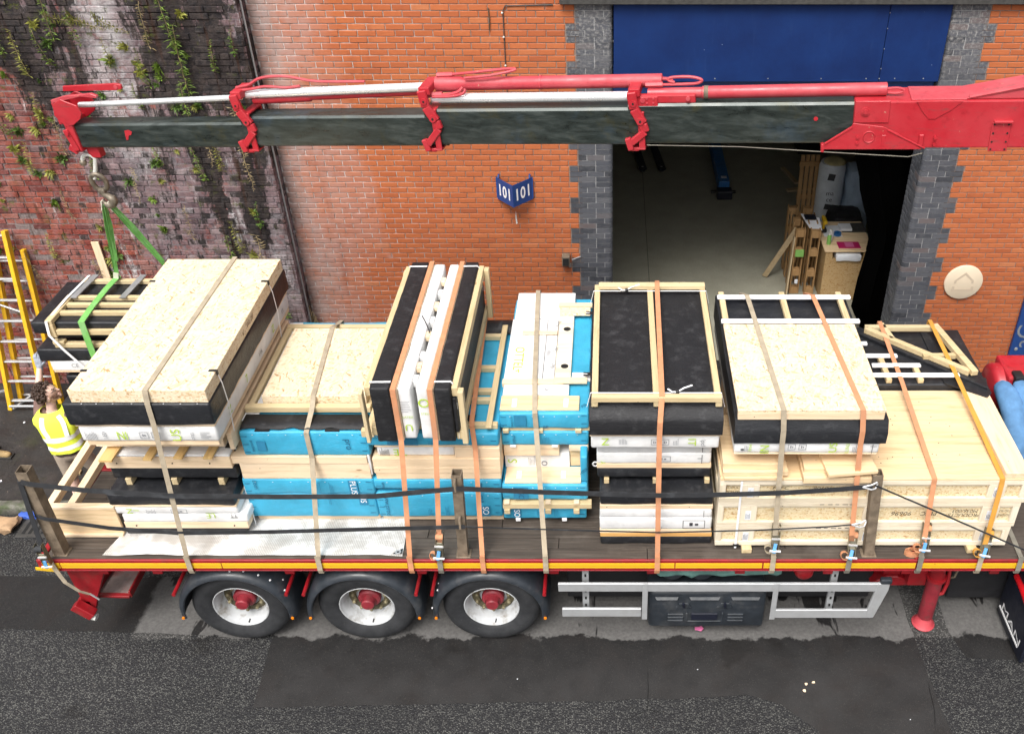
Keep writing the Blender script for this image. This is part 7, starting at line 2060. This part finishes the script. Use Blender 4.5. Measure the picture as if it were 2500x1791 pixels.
spots = [(-5.12,4.55,0,1.1),(-5.15,4.0,0,1.0),(-5.18,3.4,0,.9),(-5.10,5.0,0,1.1),(-5.30,3.9,5,.8),(-6.95,4.75,1,1.0),(-7.0,4.2,1,.8),(-7.15,5.0,0,.8),(-6.65,4.9,2,1.1),(-6.5,5.15,0,.9),(-6.2,5.2,5,1),(-7.6,4.6,1,.9),(-7.4,4.0,5,1),(-6.85,3.8,3,1),(-6.5,3.9,2,1.1),(-6.55,3.5,5,.8),(-7.35,3.55,1,.8),(-5.75,4.4,2,.8),(-5.55,4.7,5,.9),(-5.0,4.2,3,1.1),(-4.65,4.35,3,1.2),(-4.62,3.95,3,1.1),(-4.75,4.8,2,.9),(-4.45,5.0,4,1.1),(-4.75,2.7,3,1.2),(-4.60,2.85,4,1.2),(-4.9,2.35,1,.9),(-5.05,2.0,0,.9),(-5.1,1.7,5,1),(-5.55,2.6,3,.9),(-5.9,4.85,1,.8),(-7.8,5.1,3,1),(-4.95,3.6,1,.8),(-5.7,3.65,2,.8),(-6.05,3.55,3,.9),(-7.05,2.9,3,.9),(-7.45,2.3,1,.7),(-6.9,1.9,3,.9),(-5.4,5.1,3,1),(-4.55,1.35,0,.8),(-4.70,1.2,5,.9),(-4.5,.85,3,1.2),(-7.75,2.0,3,1.0)]
for x, z, kd, s in spots:
    me, m = protos[kd]
    put(me, 'wall_weed', x+random.uniform(-.03,.03), z+random.uniform(-.05,.05)-.15, s*random.uniform(.85,1.1), random.uniform(-.15,.15) + (pi if m == 'dry_stem' and random.random() < .6 else 0), *LBL[m])
for i in range(90):
    x = random.uniform(-8.2, -4.4); z = random.uniform(1.2, 5.4)
    if x < -6.8 and z < 3.2 and random.random() < .6: continue
    me, m = random.choice(tufts)
    put(me, 'wall_tuft', x, z, random.uniform(.35,1.0), random.uniform(0,6.3), {'leaf':'small green tuft in a joint of the abutment wall','leaf_yellow':'small yellowish tuft in a joint of the abutment wall','leaf_dark':'small dark mossy tuft in a joint of the abutment wall'}[m], {'leaf':'small green wall tufts','leaf_yellow':'small yellowish wall tufts','leaf_dark':'small dark wall tufts'}[m])
for i in range(3):
    put(protos[1][0], 'wall_weed', -6.55+.28*i, 5.32, .9, R(95)+.1*i, 'green weed arching sideways from the top of the abutment wall', 'arching wall weeds')
# dry roots at the pier foot
b = MB()
for i in range(14):
    x0 = -4.28 + random.uniform(-.03,.05); p = [Vector((x0, WY-.12, random.uniform(1.05,1.35)))]
    for k in range(5): p.append(p[-1] + Vector((random.uniform(-.05,.06), random.uniform(-.03,.03), random.uniform(-.14,-.03))))
    b.tube(p, .004, 4)
o = b.build('dry_roots', T('dry_stem')); tag(o, 'pale dry root tangle at the foot of the abutment edge', 'roots')

# ---------------------------------------------------------------- litter and drain
random.seed(89)
dr = thing('drain_grate', 'iron drain grate in the road beside the kerb', 'grate', (-7.05, 1.80, GZ))
bx('frame', T('iron'), dr, -7.32, -6.80, 1.62, 2.0, GZ+.002, GZ+.012, .004)
for i in range(6): bx('bar', T('dark_void'), dr, -7.26+.078*i, -7.22+.078*i, 1.67, 1.95, GZ+.0125, GZ+.014, 0)
o = MB().softbox(-7.72,-7.36,1.66,1.92,GZ+.004,GZ+.12,amp=.045,rad=.05,step=.05,sc=7).build('paper_bag', T('paper_brown'), smooth=True); tag(o, 'crumpled brown paper bag in the gutter beside the drain', 'bag')
o = MB().softbox(-7.42,-7.22,1.92,2.02,GZ+.006,GZ+.06,amp=.03,rad=.02,step=.03,sc=12).build('plastic_bag', T('blue_bag'), smooth=True); tag(o, 'crumpled blue plastic bag against the kerb', 'bag')
o = MB().softbox(-7.03,-6.93,2.62,2.70,PZ+.003,PZ+.03,amp=.02,rad=.01,step=.02,sc=18).build('dead_leaf', T('leafbrown'), smooth=True); tag(o, 'dead brown leaf on the pavement behind the worker', 'leaf')
def flake(x, y, z, r, mat, label, group=None, name='wood_flake', cat='litter'):
    n = 7; b = MB(); b.prism([(x+r*random.uniform(.5,1.1)*cos(2*pi*i/n), y+r*random.uniform(.5,1)*sin(2*pi*i/n), z) for i in range(n)], (0,0,.004))
    o = b.build(name, mat, fix=True); tag(o, label, cat, group)
for x, y in ((2.02,-.48),(2.10,-.46),(1.99,-.56)): flake(x, y, GZ+.006, .022, T('pine_x'), 'little wood flake lying on the smooth road patch', 'wood flakes on the road')
for x, y in ((-1.0,-.42),(.9,-.30),(3.0,-.9)): flake(x, y, GZ+.006, .007, T('paper'), 'tiny pale speck of litter on the road', 'pale specks on the road', 'paper_speck')
flake(.95,.20,GZ+.05,.05,T('pink'),'pink and white wrapper below the tool box',None,'sweet_wrapper')
for x, y in ((-7.3,3.3),(-7.9,2.5),(-6.9,3.2),(-7.4,4.1),(-8.2,3.7)): flake(x, y, PZ+.004, .022, T('paper'), 'small pale scrap on the dark pavement', 'pale scraps on the pavement', 'paper_scrap')

# ---------------------------------------------------------------- inside the workshop
random.seed(97)
FZ = PZ+.006
wb = thing('workbench', 'strand board workbench with cluttered plywood top inside the workshop', 'workbench', (3.8, 7.4, FZ))
bx('top', T('ply_x'), wb, 3.42, 4.22, 6.92, 7.95, .98, 1.005, .003)
bx('front_panel', T('osb_bench'), wb, 3.45, 4.18, 6.95, 6.97, FZ, .84, 0)
bx('front_rail', T('osb_bench'), wb, 3.45, 3.56, 6.95, 6.97, .841, .978, 0); bx('front_rail', T('osb_bench'), wb, 4.06, 4.18, 6.95, 6.97, .841, .978, 0)
bx('side_panel', T('osb_bench'), wb, 3.45, 3.47, 6.972, 7.93, FZ, .978, 0); bx('side_panel', T('osb_bench'), wb, 4.16, 4.18, 6.972, 7.93, FZ, .978, 0)
bx('shelf', T('osb_bench'), wb, 3.475, 4.155, 6.98, 7.9, .80, .82, 0)
def item(name, label, cat, mb, mat, **k): o = mb.build(name, mat, **k); return tag(o, label, cat)
item('paper_stack', 'stack of white papers in the workbench slot', 'paper', MB().softbox(3.62,4.02,6.90,7.3,.822,.93,amp=.012,rad=.01,step=.05,sc=9), T('paper'), smooth=True)
fl_ = item('magenta_leaflet', 'magenta leaflet lying on the workbench', 'leaflet', MB().box(3.66,4.02,7.0,7.22,1.006,1.010), T('magenta'))
bx('pink_shape', T('pink'), fl_, 3.78, 3.92, 7.04, 7.2, 1.011, 1.012, 0)
item('framed_sheet', 'dark framed sheet leaning on the workbench back', 'frame', MB().box(3.82,4.22,7.55,7.85,1.007,1.03), T('iron'))
item('white_box', 'small white carton on the dark sheet', 'box', MB().box(3.78,3.98,7.55,7.75,1.032,1.07), T('paper'))
item('white_sheets', 'loose white sheets on the workbench', 'paper', MB().box(3.50,3.80,7.4,7.8,1.0065,1.009), T('paper'))
item('blue_tape', 'blue tape roll on the workbench', 'tape', MB().lathe([(.035,0),(.06,0),(.06,.05),(.035,.05),(.035,0)], (3.72,7.45,1.010), 'z', 20), T('pallet_blue'), fix=True)
for k, (x, y, m) in enumerate(((3.52,7.15,'green_can'),(3.56,7.25,'paper'))):
    can = thing('spray_can', ('green spray can at the edge of the workbench', 'white spray can behind the green one')[k], 'can', (x, y, 1.006))
    MB().lathe([(.0005,0),(.034,0),(.034,.15),(.024,.17),(.0005,.17)], (x,y,1.006), 'z', 16).build('can', T(m), can, smooth=True, fix=True, ang=40)
    MB().tube([(x,y,1.176),(x,y,1.215)], .022, 12).build('cap', T('hook_white'), can, smooth=True)
drl = thing('cordless_drill', 'yellow and black cordless drill on the workbench', 'drill', (3.50, 7.6, 1.006))
MB().softbox(3.44,3.56,7.52,7.64,1.008,1.07,amp=.002,rad=.02,step=.04).build('battery', T('black_paint'), drl, smooth=True)
MB().beam((3.50,7.58,1.06),(3.50,7.56,1.2),.04,.05).build('grip', T('tool_yellow'), drl, bevel=.01)
MB().tube([(3.50,7.46,1.23),(3.50,7.62,1.23),(3.50,7.70,1.23)], [.035,.038,.02], 12).build('motor', T('tool_yellow'), drl, smooth=True)
def pallet_up(label, x, y, tilt, wdt=.14, h=1.2, group=None):
    """a pallet standing on its long side, seen along its length"""
    e = thing('pallet', label, 'pallet', (x, y, FZ), group)
    def bm(p0, p1, w_, t_): MB().beam((x+p0[0]+tilt*p0[2], y+p0[1], FZ+p0[2]), (x+p1[0]+tilt*p1[2], y+p1[1], FZ+p1[2]), w_, t_, (0,1,0)).build('slat', T('pallet_wood'), e, bevel=.003)
    for yy in (.05, .33, .60, .87): bm((0,yy,0),(0,yy,h),.018,.12)
    for yy in (.05, .33, .60, .87): bm((wdt,yy,0),(wdt,yy,h),.018,.10)
    for z in (.06, .40, .78, 1.12):
        for yy in (.05, .45, .87): MB().box(x+.012+tilt*z, x+wdt-.012+tilt*z, y+yy-.05, y+yy+.05, FZ+z-.06, FZ+z+.06).build('block', T('pallet_wood'), e, bevel=.004)
    return e
p1 = pallet_up('pallet standing on edge with a green painted block', 2.98, 7.15, .0)
bx('green_block', T('green_can'), p1, 2.985, 3.125, 7.085, 7.10, .80, .93, .003); bx('paper_tag', T('paper'), p1, 3.03, 3.08, 7.084, 7.099, .30, .37, 0)
pallet_up('plain pallet standing on edge against the workbench', 3.22, 7.12, .0)
item('poster', 'white poster with a dark picture draped over the standing pallets', 'poster', MB().add([(3.12,7.75,1.26),(3.42,7.6,1.25),(3.40,7.2,1.22),(3.20,7.25,1.24)], [(0,3,2,1)]), T('paper'))
item('poster_picture', 'dark blob picture on the white poster', 'picture', MB().softbox(3.17,3.36,7.5,7.68,1.265,1.275,amp=.004,rad=.01,step=.04), T('navy_plastic'), smooth=True)
k = MB().beam((2.63,7.68,FZ+.03),(3.02,7.36,1.18),.09,.02,(0,1,0)).build('propped_timber', T('raw_plank_y')); tag(k, 'thin plank propped at a slant against the standing pallets', 'plank')
k = MB().beam((2.90,7.05,FZ+.02),(2.96,7.20,1.12),.10,.02,(1,0,0)).build('propped_timber', T('raw_plank_y')); tag(k, 'short plank propped upright against the standing pallets', 'plank')
k = MB().beam((3.60,12.2,FZ+.03),(3.78,11.45,FZ+.03),.09,.04).build('floor_offcut', T('raw_plank_y')); tag(k, 'timber offcut lying lengthwise on the workshop floor', 'offcut')
k = MB().beam((3.52,11.1,FZ+.03),(4.16,11.25,FZ+.03),.11,.04).build('floor_offcut', T('raw_plank_y')); tag(k, 'timber offcut lying crosswise on the workshop floor', 'offcut')
k = bx('dark_bench', T('black_paint'), None, 4.05, 5.3, 13.0, 13.8, FZ, .9, .01); tag(k, 'dark bench at the back of the workshop', 'bench')
pt_ = thing('pallet_truck', 'black pallet truck with two forks in the dark of the workshop', 'pallet truck', (.8, 12.9, FZ))
for x0 in (.55, .95):
    MB().prism([(x0+.0,12.05,FZ+.06),(x0+.05,11.98,FZ+.06),(x0+.12,11.98,FZ+.06),(x0+.17,12.05,FZ+.06),(x0+.02,13.4,FZ+.06),(x0-.14,13.4,FZ+.06)], (0,0,.04)).build('fork', T('navy_plastic'), pt_, bevel=.008, fix=True)
    MB().tube([(x0+.05,12.08,FZ+.03),(x0+.12,12.08,FZ+.03)], .03, 10).build('fork_wheel', T('iron'), pt_, smooth=True)
    MB().box(x0+.055,x0+.10,12.10,12.13,FZ+.101,FZ+.103).build('fork_label', T('paper'), pt_)
bx('body', T('navy_plastic'), pt_, .42, 1.06, 13.4, 13.7, FZ+.06, FZ+.5, .03)
MB().tube([(.74,13.6,FZ+.5),(.74,13.75,FZ+1.2)], .025, 10).build('handle', T('navy_plastic'), pt_, smooth=True)
lf = thing('lift_ramp', 'blue steel lift beam with black foot on the workshop floor', 'lift', (2.25, 12.2, FZ))
bx('beam', T('pallet_blue'), lf, 2.12, 2.34, 10.95, 14.3, FZ+.05, FZ+.30, .02); bx('foot', T('navy_plastic'), lf, 2.08, 2.38, 10.72, 10.95, FZ, FZ+.18, .02)
bx('label_plate', T('paper'), lf, 2.18, 2.29, 11.10, 11.20, FZ+.301, FZ+.304, 0); bx('cross_bar', T('iron'), lf, 1.98, 2.48, 11.0, 11.06, FZ+.01, FZ+.06, .005)
# insulation rolls and a pallet beyond the bench
pal = thing('pallet', 'slatted pallet leaning beside the insulation rolls', 'pallet', (3.55, 9.3, FZ))
for i in range(4): MB().beam((3.38+.09*i,9.15,FZ+.02),(3.42+.09*i,9.45,FZ+1.5),.07,.02,(0,1,0)).build('slat', T('pallet_wood'), pal, bevel=.003)
for z in (.2,.75,1.35): MB().beam((3.36,9.22+.2*z/1.5,FZ+z),(3.74,9.22+.2*z/1.5,FZ+z),.03,.09,(0,0,1)).build('rail', T('pallet_wood'), pal, bevel=.003)
ro = thing('insulation_roll', 'tall insulation roll in white printed wrap beside the bench', 'insulation', (3.90, 9.15, FZ))
MB().lathe([(.0005,0),(.22,.0),(.235,.05),(.235,.62),(.228,.66),(.235,.70),(.235,1.42),(.21,1.5),(.0005,1.5)], (3.90,9.15,FZ), 'z', 32).build('wrap', T('bag_white'), ro, smooth=True, fix=True)
MB().sphere((3.93,9.15,FZ+1.5), .20, 14, 8, (1,1,.35)).build('glass_wool', T('glasswool'), ro, smooth=True)
for s, z, sz in (('ma',1.00,.12),('ce',.88,.12)): 
    if s in ('ma','ce'): txt(ro, s, (3.86, 8.905, FZ+z), sz, T('dark_print'), 'front', 0)
MB().prism([(3.78,8.905,FZ+.70),(3.92,8.905,FZ+.68),(3.94,8.905,FZ+.78),(3.80,8.905,FZ+.80)], (0,-.003,0)).build('sheep_print', T('dark_print'), ro, fix=True)
MB().prism([(3.78,8.905,FZ+1.26),(3.90,8.905,FZ+1.24),(3.92,8.905,FZ+1.36),(3.80,8.905,FZ+1.38)], (0,-.003,0)).build('sheep_print', T('dark_print'), ro, fix=True)
o = MB().softbox(4.16,4.62,8.85,9.4,FZ,FZ+1.45,amp=.05,rad=.1,step=.12,sc=4).build('insulation_bag', T('bag_blue'), smooth=True); tag(o, 'bulging pale blue insulation bag beside the white roll', 'bag')
o = MB().softbox(3.75,4.3,8.05,8.6,FZ,FZ+.95,amp=.06,rad=.1,step=.1,sc=5).build('black_sack', T('black_felt'), smooth=True); tag(o, 'black sack of offcuts behind the workbench', 'sack')
# uneven black sheet added to fill the pitch-black part of the doorway
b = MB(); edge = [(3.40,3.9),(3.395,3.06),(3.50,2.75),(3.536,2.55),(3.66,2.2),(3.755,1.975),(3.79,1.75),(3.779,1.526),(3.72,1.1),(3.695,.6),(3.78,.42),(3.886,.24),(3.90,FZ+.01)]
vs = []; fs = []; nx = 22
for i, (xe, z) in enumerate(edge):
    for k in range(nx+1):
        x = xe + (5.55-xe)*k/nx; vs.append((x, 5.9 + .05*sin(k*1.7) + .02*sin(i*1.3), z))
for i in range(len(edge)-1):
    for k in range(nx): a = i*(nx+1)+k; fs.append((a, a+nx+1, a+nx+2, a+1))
cu = b.add(vs, fs).build('black_fill_sheet', T('sheet_black'), smooth=True); cu.modifiers.new('s','SOLIDIFY').thickness = .01
tag(cu, 'black sheet with an uneven edge inside the doorway behind the standing pallets', 'curtain')

letters_to_mesh()
